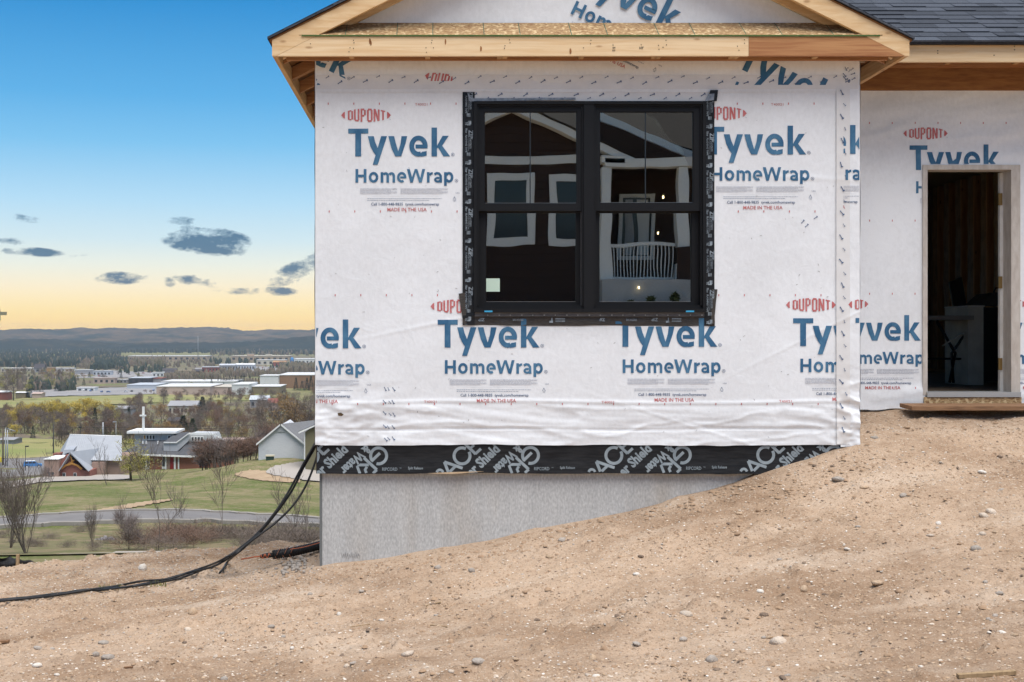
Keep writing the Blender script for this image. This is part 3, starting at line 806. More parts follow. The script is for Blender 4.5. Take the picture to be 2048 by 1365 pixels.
def logo_polys():
    B, R, G, N = [], [], [], []
    # big word
    B += [rect(375, 385, 570, 433), rect(443, 433, 500, 655)]
    B += [[(565, 458), (623, 458), (636, 512), (668, 592), (646, 650), (618, 612), (590, 555)], [(695, 458), (752, 458), (661, 736), (613, 736)]]
    B += [[(765, 458), (821, 458), (836, 520), (861, 606), (884, 530), (893, 458), (948, 458), (932, 530), (890, 655), (832, 655), (795, 575)]]
    B += strip(arc(1058, 555, 66, 79, -4, 292, 26), 47) + [rect(1030, 540, 1146, 578)]
    B += [[(1092, 610), (1122, 606), (1138, 602), (1138, 646), (1110, 655), (1080, 658), (1076, 632)]]
    B += [rect(1185, 375, 1238, 655), [(1238, 552), (1292, 455), (1352, 455), (1280, 562), (1238, 575)], [(1240, 556), (1283, 545), (1366, 655), (1302, 655)]]
    # second word
    B += [rect(445, 778, 472, 910), rect(525, 778, 552, 910), rect(472, 832, 525, 857)]
    B += strip(arc(621, 858, 34, 40, 0, 360, 24), 25)
    B += [rect(690, 808, 716, 910)] + strip(arc(738, 848, 21, 28, 150, 0, 10) + [(759, 910)], 25) + strip(arc(795, 848, 23, 28, 150, 0, 10) + [(818, 910)], 25)
    B += strip(arc(895, 858, 34, 40, -4, 300, 20), 24) + [rect(880, 850, 940, 869)]
    B += [[(945, 778), (973, 778), (1000, 872), (985, 910), (978, 910)], [(978, 910), (1003, 910), (1034, 800), (1022, 778)],
          [(1022, 778), (1046, 778), (1090, 910), (1064, 910)], [(1064, 910), (1090, 910), (1123, 778), (1095, 778)]]
    B += [rect(1140, 808, 1166, 910)] + strip(arc(1190, 850, 24, 30, 160, 90, 6) + [(1197, 820)], 22)
    B += strip([(1213, 830), (1235, 818), (1258, 822), (1273, 842), (1275, 910)], 25) + strip(arc(1246, 882, 26, 18, 60, 330, 14), 21)
    B += [rect(1307, 808, 1333, 941)] + strip(arc(1355, 858, 30, 40, 150, -150, 20), 25)
    # registered marks
    for cx, cy, r in ((1392, 637, 15), (1427, 890, 15)):
        N += strip(arc(cx, cy, r, r, 0, 360, 16), 3.2)
        N += [rect(cx - 5, cy - 7, cx - 2, cy + 7)] + strip(arc(cx, cy - 3, 4, 4, 90, -90, 6), 3) + strip([(cx, cy + 1), (cx + 6, cy + 7)], 3)
    # oval emblem: six narrow capitals swelling to the middle between two half lenses
    def env(u, y):
        t = (u - 552) / 250.0
        return (u, 254 + y * (66 - 46 * t * t))
    L6 = []
    def lw(x0, x1, segs, w=17):
        for sg in segs: L6.extend(strip(sg, w))
    def col(x, y0=-1, y1=1, w=17):
        k = 6
        for i in range(k):
            a = y0 + (y1 - y0) * i / k; b = y0 + (y1 - y0) * (i + 1) / k
            L6.append([(x - w / 2, a), (x + w / 2, a), (x + w / 2, b), (x - w / 2, b)])
    def hbar(x0, x1, y, t=.26):
        k = 4
        for i in range(k):
            a = x0 + (x1 - x0) * i / k; b = x0 + (x1 - x0) * (i + 1) / k
            L6.append([(a, y - t / 2), (b, y - t / 2), (b, y + t / 2), (a, y + t / 2)])
    col(379); hbar(388, 405, -.87); hbar(388, 405, .87); col(413, -.78, .78)
    col(439, -1, .8); col(475, -1, .8); hbar(439, 475, .87)
    col(503); hbar(512, 530, -.87); hbar(512, 530, .08); col(537, -.8, 0)
    col(566, -.8, .8); col(603, -.8, .8); hbar(566, 603, -.87); hbar(566, 603, .87)
    col(630); col(671); L6.append([(625, -1), (642, -1), (676, 1), (659, 1)])
    col(713); hbar(692, 735, -.87)
    R += [[env(u, y) for u, y in p] for p in L6]
    R += [[(305, 254)] + [(308 + 34 * (i / 6), 254 - 33 * math.sin(i / 6 * math.pi / 2)) for i in range(1, 7)] + [(342 - 34 * (i / 6), 254 + 33 * math.cos(i / 6 * math.pi / 2)) for i in range(0, 6)]]
    R += [[(790, 254)] + [(787 - 35 * (i / 6), 254 + 33 * math.sin(i / 6 * math.pi / 2)) for i in range(1, 7)] + [(752 + 35 * (i / 6), 254 - 33 * math.cos(i / 6 * math.pi / 2)) for i in range(0, 6)]]
    def txt(s, x, y, h, wmax=None, bold=0.0):
        polys, w = text_polys(s, bold)
        kx = h if not wmax else wmax / w
        return [[(x + a * kx, y - b * h) for a, b in p] for p in polys]
    N += txt('TM', 775, 300, 7)
    # fine print set as lines of tiny marks
    rr = random.Random(5)
    for x0, x1 in ((492, 850), (884, 1345)):
        for k, y in enumerate((968, 977, 986, 998, 1007, 1016)):
            x = x0; xe = x1 if k not in (2, 5) else x1 - 60
            while x < xe:
                w = rr.uniform(8, 34); G.append(rect(x, y - 2.2, min(x + w, xe), y + 2.2)); x += w + 4
    for k, (y, xe) in enumerate(((1066, 1285), (1083, 1165))):
        x = 560
        while x < xe:
            w = rr.uniform(6, 24); N.append(rect(x, y - 1.7, min(x + w, xe), y + 1.7)); x += w + 5
    G.append(rect(610, 1040, 1250, 1041))
    N += txt('Call 1-800-448-9835  tyvek.com/homewrap', 597, 1132, 27, 661, .012)
    R += txt('MADE IN THE USA', 755, 1188, 34, 383, .012)
    N += txt('USA', 1420, 1016, 12, 38)
    N += strip([(1408, 1047), (1423, 1078), (1393, 1078), (1408, 1047)], 4) + [rect(1398, 1086, 1419, 1090)]
    return [(p, 0) for p in B] + [(p, 1) for p in R] + [(p, 2) for p in G] + [(p, 3) for p in N]
LOGO = logo_polys()
INKS = [M['ink_blue'], M['ink_red'], M['ink_grey'], M['ink_navy']]
def clip_poly(poly, ax, val, keep_less):
    out = []
    n = len(poly)
    for i in range(n):
        a, b = poly[i], poly[(i + 1) % n]
        ia = a[ax] <= val if keep_less else a[ax] >= val
        ib = b[ax] <= val if keep_less else b[ax] >= val
        if ia: out.append(a)
        if ia != ib:
            t = (val - a[ax]) / (b[ax] - a[ax])
            out.append((a[0] + (b[0] - a[0]) * t, a[1] + (b[1] - a[1]) * t))
    return out if len(out) >= 3 else None
def print_mesh(name, polys, mats, parent, Y, surf, regions, tr, lift=.003):
    """polys in print units -> tr -> pixels on the wall at depth Y, cut to the given pixel windows, laid on surf(x, z)"""
    mb = MB(); k = 0; XS, ZS, YO, FS, MI = [], [], [], [], []
    for p, mi in polys:
        q = [tr(u, v) for u, v in p]
        for (x0, x1, y0, y1) in regions:
            r = q
            for ax, val, less in ((0, x0, False), (0, x1, True), (1, y0, False), (1, y1, True)):
                if r is None or val is None: continue
                r = clip_poly(r, ax, val, less)
            if not r: continue
            xs_ = [X_(a, Y) for a, b in r]; zs_ = [Z_(b, Y) for a, b in r]
            area = sum(xs_[i] * zs_[(i + 1) % len(r)] - xs_[(i + 1) % len(r)] * zs_[i] for i in range(len(r)))
            idx = range(len(r)) if area > 0 else reversed(range(len(r)))
            n0 = len(XS)
            FS.append(tuple(n0 + i for i in idx)); MI.append(mi)
            XS += xs_; ZS += zs_; YO += [lift + .00025 * (k % 5)] * len(r)
            k += 1
    if not FS: return None
    yy = surf(np.array(XS), np.array(ZS)) - np.array(YO)
    mb.v = list(zip(XS, yy.tolist(), ZS)); mb.f = FS; mb.m = MI; mb.sm = [False] * len(FS)
    o = mb.build(name, mats, parent)
    o['kind'] = 'stuff'      # flat print, too fine to pick apart
    return o
def logo_tr(ox, oy, s=1.0, ang=0.0, u0=375.0, v0=655.0):
    c, sn = math.cos(math.radians(ang)), math.sin(math.radians(ang))
    k = s / 4.876
    return lambda u, v: (ox + k * (c * (u - u0) - sn * (v - v0)), oy + k * (sn * (u - u0) + c * (v - v0)))
def hammer(cx, cy, L, ang, out, mi=3):
    """one printed tape mark: a short handle with a claw head"""
    L *= .82
    c, s = math.cos(math.radians(ang)), math.sin(math.radians(ang))
    for p in ([(-.5, -.06), (.3, -.09), (.3, .09), (-.5, .06)], [(.25, -.22), (.42, -.22), (.42, .2), (.25, .2)], [(.42, -.22), (.5, -.05), (.42, -.02)], [(-.62, -.10), (-.38, -.10), (-.38, .10), (-.62, .10)]):
        out.append(([(cx + L * (c * u - s * v), cy + L * (s * u + c * v)) for u, v in p], mi))

# ================================================================== HOUSE
WX0, WX1 = -.952, 3.384          # front wing
YW, YR = 10.0, 11.26             # front wall, set-back wall
FLOOR = -.53
house = empty('house_under_construction', (1.2, 10.0, -1.9),
              'unfinished house wrapped in white printed membrane, with bare timber eaves and a black window', 'house')

# foundation
fb = MB()
fb.box(-.92, 3.36, 10.025, 10.25, -4.2, -1.06)
fb.box(-.92, -.70, 10.25, 18.0, -6.0, -1.06)
fb.box(3.14, 3.36, 10.25, 11.30, -4.2, -.66)
fb.box(3.36, 12.0, 11.30, 11.50, -3.5, -.66)
fb.build('foundation_wall', M['concrete'], house)
fc = MB()
fc.box(-.925, -.905, 10.018, 10.03, -4.0, -1.08)
fc.build('form_seam', mat('grey_form_line', (.16, .17, .17), .9), house)
# scrawl on the concrete
sc_ = MB()
rr = random.Random(3)
for k in range(9):
    px = 682 + k * 4.2
    for s in strip([(px, 1108 + rr.uniform(-3, 3)), (px + 3, 1116 + rr.uniform(-3, 3)), (px + 5, 1109 + rr.uniform(-3, 3))], .9):
        sc_.add([(X_(a, 10.02), 10.0225, Z_(b, 10.02)) for a, b in reversed(s)], [(0, 1, 2, 3)])
sc_.build('pencil_scrawl', mat('pencil', (.25, .25, .25), .9), house)

# sheathed walls behind the wrap
wx0, wx1, wz0, wz1 = X_(950, 10), X_(1405, 10), Z_(627, 10), Z_(207, 10)
def gable_z(x): return 3.543 - .5 * abs(x - 1.216)
wb = MB()
wb.box(WX0, wx0, 10.0, 10.13, -1.06, 2.43)
wb.box(wx1, WX1 - .002, 10.0, 10.13, -1.06, 2.43)
wb.box(wx0, wx1, 10.0, 10.13, -1.06, wz0)
wb.box(wx0, wx1, 10.0, 10.13, wz1, 2.43)
wb.prism([(WX0, 2.431), (WX1, 2.431), (1.216, 3.53)], 10.001, 10.129)
wb.box(WX0, -.82, 10.131, 18, -1.06, 2.40)
wb.box(3.25, WX1 - .003, 10.131, 11.27, -1.06, 2.40)
wb.box(WX0, 3.25, 17.9, 18.03, -1.06, 2.40)
dx0, dx1, dz1 = X_(1845, YR), X_(2036, YR), Z_(332, YR)
wb.box(WX1 + .002, dx0, YR, YR + .13, -.66, 2.6)
wb.box(dx1, 12, YR, YR + .13, -.66, 2.6)
wb.box(dx0, dx1, YR + .001, YR + .129, dz1, 2.6)
wb.build('sheathing', M['sheathing'], house)

# ---- house wrap
def wrap_disp(x, z):
    """how far the front sheet stands off the wall"""
    d = .0035 * fbm(x * 1.3, z * 1.9, 3, 51) + .0012 * fbm(x * 7, z * 5, 3, 52)
    zf = -.528 + .010 * np.sin(x * 2.1 + .5) + .006 * vnoise(x * 3, x * 0, 53)
    band = np.clip((zf - z) / .05, 0, 1)
    diag = z + .10 * x + .05 * np.sin(x * 1.7) + .04 * vnoise(x * 2.3, z * 2, 59)
    rid = 1 - np.abs(fbm(x * .8, diag * 9, 4, 54)) * 2
    d = d + band * (.0065 * np.clip(rid, -.5, 1) + .0055 * fbm(x * 2.0 + z * 3, z * 10 - x * .8, 4, 55))
    cr = np.clip(1 - np.abs(fbm(x * 1.3 + 3, diag * 5 - x * .5, 3, 95)) * 5, 0, 1) ** 2
    d = d + band * .006 * cr
    d = d + .007 * np.exp(-((z - zf) / .012) ** 2)
    zc = -.745 + .006 * np.sin(x * 3.1)
    d = d - .008 * np.exp(-((z - zc) / .007) ** 2)
    lw_ = np.clip((-.15 - x) / .5, 0, 1) * np.clip((-.30 - z) / .3, 0, 1)
    d = d + lw_ * (.026 * (.5 - np.abs(fbm(x * 2.2 + z * 2.0, z * 6 - x * 1.4, 4, 56)) * 1.6))
    rw = np.clip((x - 3.0) / .3, 0, 1) * np.clip((-.20 - z) / .4, 0, 1)
    d = d + rw * (.024 * (.5 - np.abs(fbm(x * 4 - z * 3, z * 7 + x * 3, 4, 57)) * 1.6))
    top = np.clip((z - 1.9) / .1, 0, 1)
    d = d + top * .006 * fbm(x * 1.2 + z, z * 7, 4, 58)
    for (a, b, c, w, amp) in ((.32, 1.0, -.45, .010, .004), (-.21, 1.0, .35, .014, .004), (.05, 1.0, 1.35, .02, .003), (-.5, 1, -.9, .012, .003)):
        d = d + amp * np.exp(-((z * b + a * (x - 1.2) - c) / w) ** 2) * np.clip(np.sin(x * 1.3 + c * 3), 0, 1)
    return d
def front_y(x, z): return 9.982 - .006 - wrap_disp(np.asarray(x, float), np.asarray(z, float))
def front_y2(x, z): return front_y(x, z) - .006
def sheet(name, x0, x1, z0, z1, surf, step, parent, hole=None, ragged=0.0, mt=None, label=None, zt=None):
    nx = int((x1 - x0) / step) + 2; nz = int((z1 - z0) / step) + 2
    X, Z = np.meshgrid(np.linspace(x0, x1, nx), np.linspace(z0, z1, nz))
    if ragged:
        t = np.clip(1 - (Z - z0) / .06, 0, 1)
        Z = Z + t * ragged * (fbm(X * 3, X * 0 + 2.2, 3, 77))
    if zt is not None: Z = np.minimum(Z, zt(X))
    Y = surf(X, Z)
    f = grid_faces(nz, nx)
    if hole is not None:
        cx = X.ravel()[f].mean(1); cz = Z.ravel()[f].mean(1)
        k = (cx > hole[0]) & (cx < hole[1]) & (cz > hole[2]) & (cz < hole[3])
        f = f[~k]
    o = link(name, np_mesh(name, np.stack([X.ravel(), Y.ravel(), Z.ravel()], 1) - np.array(ORG[parent]), f, mt or M['wrap']), parent)
    ORG[o] = ORG[parent]
    if label: o['label'] = label
    return o
w_main = sheet('house_wrap', WX0 - .004, 3.262, -.872, 1.99, front_y, .012, house, (wx0 + .01, wx1 - .01, wz0 + .01, wz1 - .01), .012,
               label='main white wrap sheet round the window, creased along its lower edge')
w_top = sheet('house_wrap', WX0 - .004, WX1 + .002, 1.945, 2.44, front_y2, .014, house, None, .006, label='upper strip of wrap with slanting print under the eave')
w_gab = sheet('house_wrap', WX0 + .2, WX1 - .2, 2.40, 3.53, lambda x, z: 9.985 - .004 * fbm(x * 1.5, z * 2, 3, 61) - .004 * fbm(x * 6, z * 1.2, 3, 62), .03, house, None,
              label='wrap on the gable above the small return roof', zt=lambda X: gable_z(X) - .02)
w_cor = sheet('house_wrap', 3.232, WX1 + .004, -.885, 2.0, lambda x, z: front_y2(x, z) - .002, .010, house, None, .02, label='narrow wrap strip lapped at the outer corner')
# side returns of the wrap
def side_sheet(name, X0, y0, y1, z0, z1, sgn, seed):
    nx, nz = int((y1 - y0) / .03) + 2, int((z1 - z0) / .03) + 2
    Y, Z = np.meshgrid(np.linspace(y0, y1, nx), np.linspace(z0, z1, nz))
    Xx = X0 + sgn * (.004 + .004 * (fbm(Y * 2, Z * 3, 3, seed) + .6))
    f = grid_faces(nz, nx)
    if sgn < 0: f = f[:, ::-1]
    o = link(name, np_mesh(name, np.stack([Xx.ravel(), Y.ravel(), Z.ravel()], 1) - np.array(ORG[house]), f, M['wrap']), house)
    ORG[o] = ORG[house]
    return o
side_sheet('house_wrap', WX0 - .002, 9.976, 18.0, -.88, 2.40, -1, 71)
side_sheet('house_wrap', WX1 + .002, 9.972, YR, -.88, 2.40, 1, 72)
def rear_y(x, z):
    x = np.asarray(x, float); z = np.asarray(z, float)
    d = .003 * fbm(x * 1.5, z * 2, 3, 63)
    up = np.clip((z - 1.2) / .6, 0, 1)
    d = d + up * .011 * (.6 - np.abs(fbm(x * 1.1 + z * .9, z * 4.2 - x * 1.0, 4, 64)) * 1.5)
    lo = np.clip((-.42 - z) / .08, 0, 1)
    return YR - .012 - d - lo * .014 * (.5 + fbm(x * 3, z * 8, 3, 65))
w_rear = sheet('house_wrap', WX1 + .006, 12.0, -.672, 2.23, rear_y, .02, house, (dx0 + .012, dx1 - .012, -2, dz1 - .012), .03, label='shaded wrap on the set-back wall beside the doorway')

# ---- prints on the wrap
def logo(parent, ox, oy, Y, surf, regions, s=1.0, ang=0.0):
    return print_mesh('printed_lettering', LOGO, INKS, parent, Y, surf, regions, logo_tr(ox, oy, s, ang))
WL, WR = 633, 1683
fr = [(WL, 948, 181, 889), (948, 1408, 630, 889), (1408, WR, 181, 889)]
for ox, oy in ((697, 314.3), (1407, 310.5), (875.3, 695.5), (1230, 694), (1584.4, 692.5), (520, 697)):
    logo(w_main, ox, oy, 10, front_y, fr)
cr = [(1684, 1715.5, 181, 889)]
for ox, oy in ((1531, 309.5), (1708, 692)):
    logo(w_cor, ox, oy, 10, lambda x, z: front_y2(x, z) - .002, cr)
S2 = .888
logo(w_rear, 1660, 681.7, YR, rear_y, [(1718, 1842, None, None)], S2)
logo(w_rear, 1975, 681.7, YR, rear_y, [(2038, 2400, None, None)], S2)
logo(w_rear, 1818, 341, YR, rear_y, [(1718, 1842, None, None), (1842, 2400, None, 329), (2038, 2400, 329, None)], S2)
# slanting prints on the sheets hung at an angle
A = 26.0
logo(w_gab, *(np.array((1293.8, 18.2)) - np.array(logo_tr(0, 0, 1.06, A)(1058, 555))), 10, lambda x, z: x * 0 + 9.979, [(650, 1700, -120, 50)], 1.06, A)
tr_reg = [(WL, 1712, 100, 172)]
logo(w_top, *(np.array((1613.6, 160)) - np.array(logo_tr(0, 0, 1.0, A)(1058, 454))), 10, front_y2, tr_reg, 1.0, A)
logo(w_top, *(np.array((662.8, 146)) - np.array(logo_tr(0, 0, 1.0, A)(1210, 655))), 10, front_y2, [(WL, 720, 100, 172)], 1.0, A)
logo(w_top, *(np.array((850, 153)) - np.array(logo_tr(0, 0, 1.0, 14)(305, 254))), 10, front_y2, [(840, 905, 100, 164)], 1.0, 14)
logo(w_top, *(np.array((1248, 139)) - np.array(logo_tr(0, 0, 1.0, A)(1138, 1188))), 10, front_y2, [(1170, 1330, 100, 172)], 1.0, A)
# red fastening ticks printed every eight inches
ticks = []
for yy, x0, off in ((209, 657, 0), (424, 659, 0), (591, 659, 12), (808, 659, 6)):
    for k in range(21):
        x = x0 + k * 51.0 + off
        if 925 < x < 1432 and yy < 655: continue
        ticks.append((rect(x - .9, yy - 2.1, x + .9, yy + 2.1), 1))
for k in range(5):
    x = 830 + k * 355
    if 925 < x < 1432: continue
    ticks += [([(x + a * 6.0, 213 - b * 5.0) for a, b in p], 1) for p in text_polys('T40021', 0)[0]]
for x, y in ((848, 806), (1202, 807), (1556, 805)):
    ticks += [([(x + a * 6.0, y - b * 5.0) for a, b in p], 1) for p in text_polys('T40021', 0)[0]]
print_mesh('fastening_ticks', ticks, INKS, w_main, 10, front_y, fr, lambda u, v: (u, v))
rt = []
for yy in (247, 442, 588, 776):
    for k in range(16):
        x = 1738 + k * 45.4
        if 1840 < x < 2040 and yy > 330: continue
        rt.append((rect(x - .8, yy - 1.9, x + .8, yy + 1.9), 1))
print_mesh('fastening_ticks', rt, INKS, w_rear, YR, rear_y, [(None, None, None, None)], lambda u, v: (u, v))

# ---- seam tapes and their marks
def tape(name, px0, px1, py0, py1, surf, mt=None, step=.02):
    return sheet(name, X_(px0, 10), X_(px1, 10), Z_(py1, 10), Z_(py0, 10), lambda x, z: surf(x, z) - .0022, step, house, mt=mt or M['tape_clear'])
tp1 = tape('seam_tape', 634, 1714, 152, 180, front_y2, step=.014)
tp2 = tape('seam_tape', 936, 1416, 184, 205, front_y, step=.014)
tp3 = tape('seam_tape', 1670, 1697, 180, 888, lambda x, z: front_y2(x, z) - .002, step=.012)
mk = []
k = 0; x = 656
while x < 1700:
    hammer(x, 157 + (9 if k % 2 else 0) + random.uniform(-2, 2), 12 if k % 2 else 9, -27 + random.uniform(-8, 8), mk); x += 25.3; k += 1
print_mesh('tape_marks', mk, INKS, tp1, 10, lambda x, z: front_y2(x, z) - .003, [(634, 1714, 150, 181)], lambda u, v: (u, v))
mk = []
k = 0; x = 950
while x < 1408:
    hammer(x, 191 + (7 if k % 2 else 0), 12 if k % 2 == 0 else 8, -27 + random.uniform(-8, 8), mk); x += 25.3; k += 1
print_mesh('tape_marks', mk, INKS, tp2, 10, lambda x, z: front_y(x, z) - .003, [(936, 1416, 183, 206)], lambda u, v: (u, v))
mk = []
k = 0; y = 188
while y < 880:
    hammer(1681 + (6 if k % 2 else 0) + random.uniform(-2, 2), y, 13 if k % 2 == 0 else 8, 62 + random.uniform(-14, 14), mk); y += 24; k += 1
for k in range(9): hammer(1688 + random.uniform(-8, 22), 132 + random.uniform(0, 34), random.uniform(6, 11), random.uniform(-60, 70), mk)
print_mesh('tape_marks', mk, INKS, tp3, 10, lambda x, z: front_y2(x, z) - .006, [(1660, 1715, 120, 888)], lambda u, v: (u, v))
mk = []
for y in (778, 803, 828, 853, 878):
    for q in range(3): hammer(771 + q * 8 + random.uniform(-2, 2), y + random.uniform(-2, 2), 10 if q != 1 else 8, 55 + random.uniform(-15, 15), mk)
for (a, b) in ((1604, 444), (1630, 436), (1612, 452), (700, 152)): hammer(a, b, 10, -40 + random.uniform(-9, 9), mk)
print_mesh('tape_marks', mk, INKS, w_main, 10, lambda x, z: front_y(x, z) - .001, fr, lambda u, v: (u, v))
# scuffs and small tears in the sheet
sp = []
rr = random.Random(12)
for k in range(150):
    x, y = rr.uniform(640, 1676), rr.uniform(230, 880)
    if 915 < x < 1435 and y < 655: continue
    L, an = rr.uniform(.8, 3.2), rr.uniform(0, 180)
    dx_, dy_ = L * math.cos(math.radians(an)), L * math.sin(math.radians(an))
    sp += [(q, 0) for q in strip([(x, y), (x + dx_, y + dy_ * .6), (x + dx_ * 1.6, y + dy_ * 1.4)], rr.uniform(.5, 1.1))]
print_mesh('scuffs', sp, [mat('grey_scuff', (.36, .35, .35), .8)], w_main, 10, front_y, fr, lambda u, v: (u, v))
tear = [([(676, 826), (683, 825), (688, 829), (684, 832), (677, 831)], 0)]
print_mesh('torn_hole', tear, [mat('sheathing_seen_through_tear', (.10, .065, .035), .9)], w_main, 10, front_y, fr, lambda u, v: (u, v))

# ---- black membrane band over the foundation top
def mem_y(x, z):
    x = np.asarray(x, float); z = np.asarray(z, float)
    return 9.984 - .003 * fbm(x * 1.2, z * 6, 3, 81) - .012 * np.clip((-.98 - z) / .12, 0, 1)
mem = sheet('foundation_membrane', -.945, 3.372, -1.10, -.84, mem_y, .02, house, None, .010, mt=M['membrane'], label='black printed membrane band along the foundation top')
mc = MB()
mc.box(-.948, -.944, 9.974, 17.9, -1.10, -.87)
mc.build('foundation_membrane', M['membrane'], house)
gp = []
def gput(polys, mi=0): gp.extend((p, mi) for p in polys)
def rtext(s, x, y, h, ang, bold, cond):
    polys, w = text_polys(s, bold, cond)
    c, sn = math.cos(math.radians(ang)), math.sin(math.radians(ang))
    return [[(x + h * (c * a - sn * b), y - h * (sn * a + c * b)) for a, b in p] for p in polys]
for rep in range(-1, 5):
    x0 = 764.5 + rep * 303.7
    dy = -1.2 * rep * .8
    def Q(u, v): return (x0 + (u - 835) / 6.206, 880 + v / 6.206 + dy)
    def S(pts, w): gput(strip([Q(*p) for p in pts], w / 6.206))
    S(arc(790, 200, 99, 99, 255, -40 + 360 + 130 - 360, 4)[:1] + arc(790, 200, 99, 99, 258 - 360, 217, 34), 37)
    S([(700, 268), (806, 165)], 36)
    S([(607, 224), (768, 372)], 36); S([(560, 420), (525, 330), (560, 312), (668, 312)], 34); S([(640, 410), (622, 372), (645, 335)], 34); S([(768, 372), (720, 415)], 34)
    S(arc(1825 - 0, 200, 99, 99, 62, 390, 34), 37)
    S([(1655, 400), (1606, 275)], 36); S([(1606, 275), (1832, 352)], 36); S([(1752, 320), (1672, 396)], 34)
    S([(1850, 40), (1995, 178)], 36); S([(1990, 176), (2060, 112)], 34); S([(1925, 108), (1975, 66)], 30)
    S(arc(1550, 420, 42, 48, 20, 160, 8), 32)
    gput(rtext('RIPCORD', *Q(835, 383), 6.4, 0, .012, .80)); gput(rtext('TM', *Q(1048, 358), 2.2, 0, 0, 1))
    gput(rtext('Split Release', *Q(1155, 366), 5.2, 0, .02, .80))
    gput(rtext('er Shield', *Q(62, 470), 19.5, 43.5, .04, .80))
    gput(rtext('Ice & Water', *Q(760, -62), 17.5, 223.5, .04, .80))
print_mesh('printed_lettering', gp, [M['mem_ink']], mem, 9.98, mem_y, [(634, 1716, 889, 947)], lambda u, v: (u, v))
ch = MB()
ch.prism([(X_(855, 9.97), Z_(947, 9.97)), (X_(905, 9.97), Z_(948.5, 9.97)), (X_(968, 9.97), Z_(943, 9.97)), (X_(905, 9.97), Z_(944.5, 9.97))], 9.963, 9.968)
ch.build('paper_flap', mat('torn_release_paper', (.60, .45, .30), .8, (.5, .36, .22), 20), house)

# ================================================================== WINDOW
win = MB()
def fbox(px0, px1, py0, py1, y0, y1, mb, mi=0):
    mb.box(X_(px0, 10), X_(px1, 10), y0, y1, Z_(py1, 10), Z_(py0, 10), mi)
fo = (947.5, 1408.5, 205.5, 625.5)
fbox(fo[0], fo[1], 205.5, 211.5, 9.935, 10.12, win); fbox(fo[0], fo[1], 618, 625.5, 9.925, 10.12, win)
fbox(fo[0], 953.5, 211.5, 618, 9.935, 10.12, win); fbox(1402.5, fo[1], 211.5, 618, 9.935, 10.12, win)
fbox(1166, 1186, 211.5, 618, 9.94, 10.12, win)
# stepped inner face of the frame
for a, b in ((953.5, 1166), (1186, 1402.5)):
    fbox(a, b, 211.5, 215.5, 9.955, 10.10, win); fbox(a, b, 611.5, 618, 9.965, 10.10, win)
    fbox(a, a + 4, 215.5, 611.5, 9.955, 10.10, win); fbox(b - 4, b, 215.5, 611.5, 9.955, 10.10, win)
window = win.build('window', M['black_vinyl'], house)
window['label'] = 'black twin double-hung window mirroring the house across the way'
def sash(px0, px1, py0, py1, gx0, gx1, gy0, gy1, yf, thick, muntin):
    s = MB()
    fbox(px0, px1, py0, gy0, yf, yf + thick, s); fbox(px0, px1, gy1, py1, yf, yf + thick, s)
    fbox(px0, gx0, gy0, gy1, yf, yf + thick, s); fbox(gx1, px1, gy0, gy1, yf, yf + thick, s)
    # glazing bead
    for (a, b, c, d) in ((gx0, gx1, gy0, gy0 + 1.6), (gx0, gx1, gy1 - 1.6, gy1), (gx0, gx0 + 1.6, gy0 + 1.6, gy1 - 1.6), (gx1 - 1.6, gx1, gy0 + 1.6, gy1 - 1.6)):
        fbox(a, b, c, d, yf + .008, yf + thick - .004, s)
    s.build('sash', M['black_vinyl'], window)
    g = MB()
    fbox(gx0 + .5, gx1 - .5, gy0 + .5, gy1 - .5, yf + .016, yf + .019, g)
    g.build('pane', M['glass'], window, origin=P((gx0 + gx1) / 2, (gy0 + gy1) / 2, 10))
    ln = MB()
    fbox(gx0 + 2, gx1 - 2, gy1 - 2.2, gy1 - 1.4, yf + .012, yf + .0155, ln)
    ln.build('spacer_bar', M['chrome'], window)
    if muntin:
        m_ = MB(); fbox(muntin - .9, muntin + .9, gy0 + 1.6, gy1 - 1.6, yf + .010, yf + .0155, m_)
        m_.build('grille_bar', mat('blue_black_grille', (.02, .028, .036), .5), window)
sash(957.5, 1162, 215.5, 423, 968, 1153.5, 225, 409, 9.968, .045, 1060)
sash(1190, 1398.5, 215.5, 423, 1198, 1385.5, 225, 408, 9.968, .045, 1290)
sash(957.5, 1162, 416, 611.5, 971, 1153.5, 424.5, 605.5, 10.016, .045, None)
sash(1190, 1398.5, 416, 611.5, 1198, 1384.5, 424.5, 605.5, 10.016, .045, None)
for px0, px1 in ((1161, 1163), (1189, 1191)):   # bright jamb-liner tracks
    t_ = MB(); fbox(px0, px1, 425, 613, 9.985, 9.99, t_); t_.build('jamb_track', M['flange'], window)
st = MB(); fbox(972, 1000, 557, 583.5, 10.028, 10.030, st); st.build('paper_sticker', M['sticker'], window)
for px0, px1 in ((968, 984), (1368, 1384)):
    t_ = MB(); fbox(px0, px1, 622, 625.2, 9.918, 9.924, t_); t_.build('blue_clip', M['blue_tag'], window)
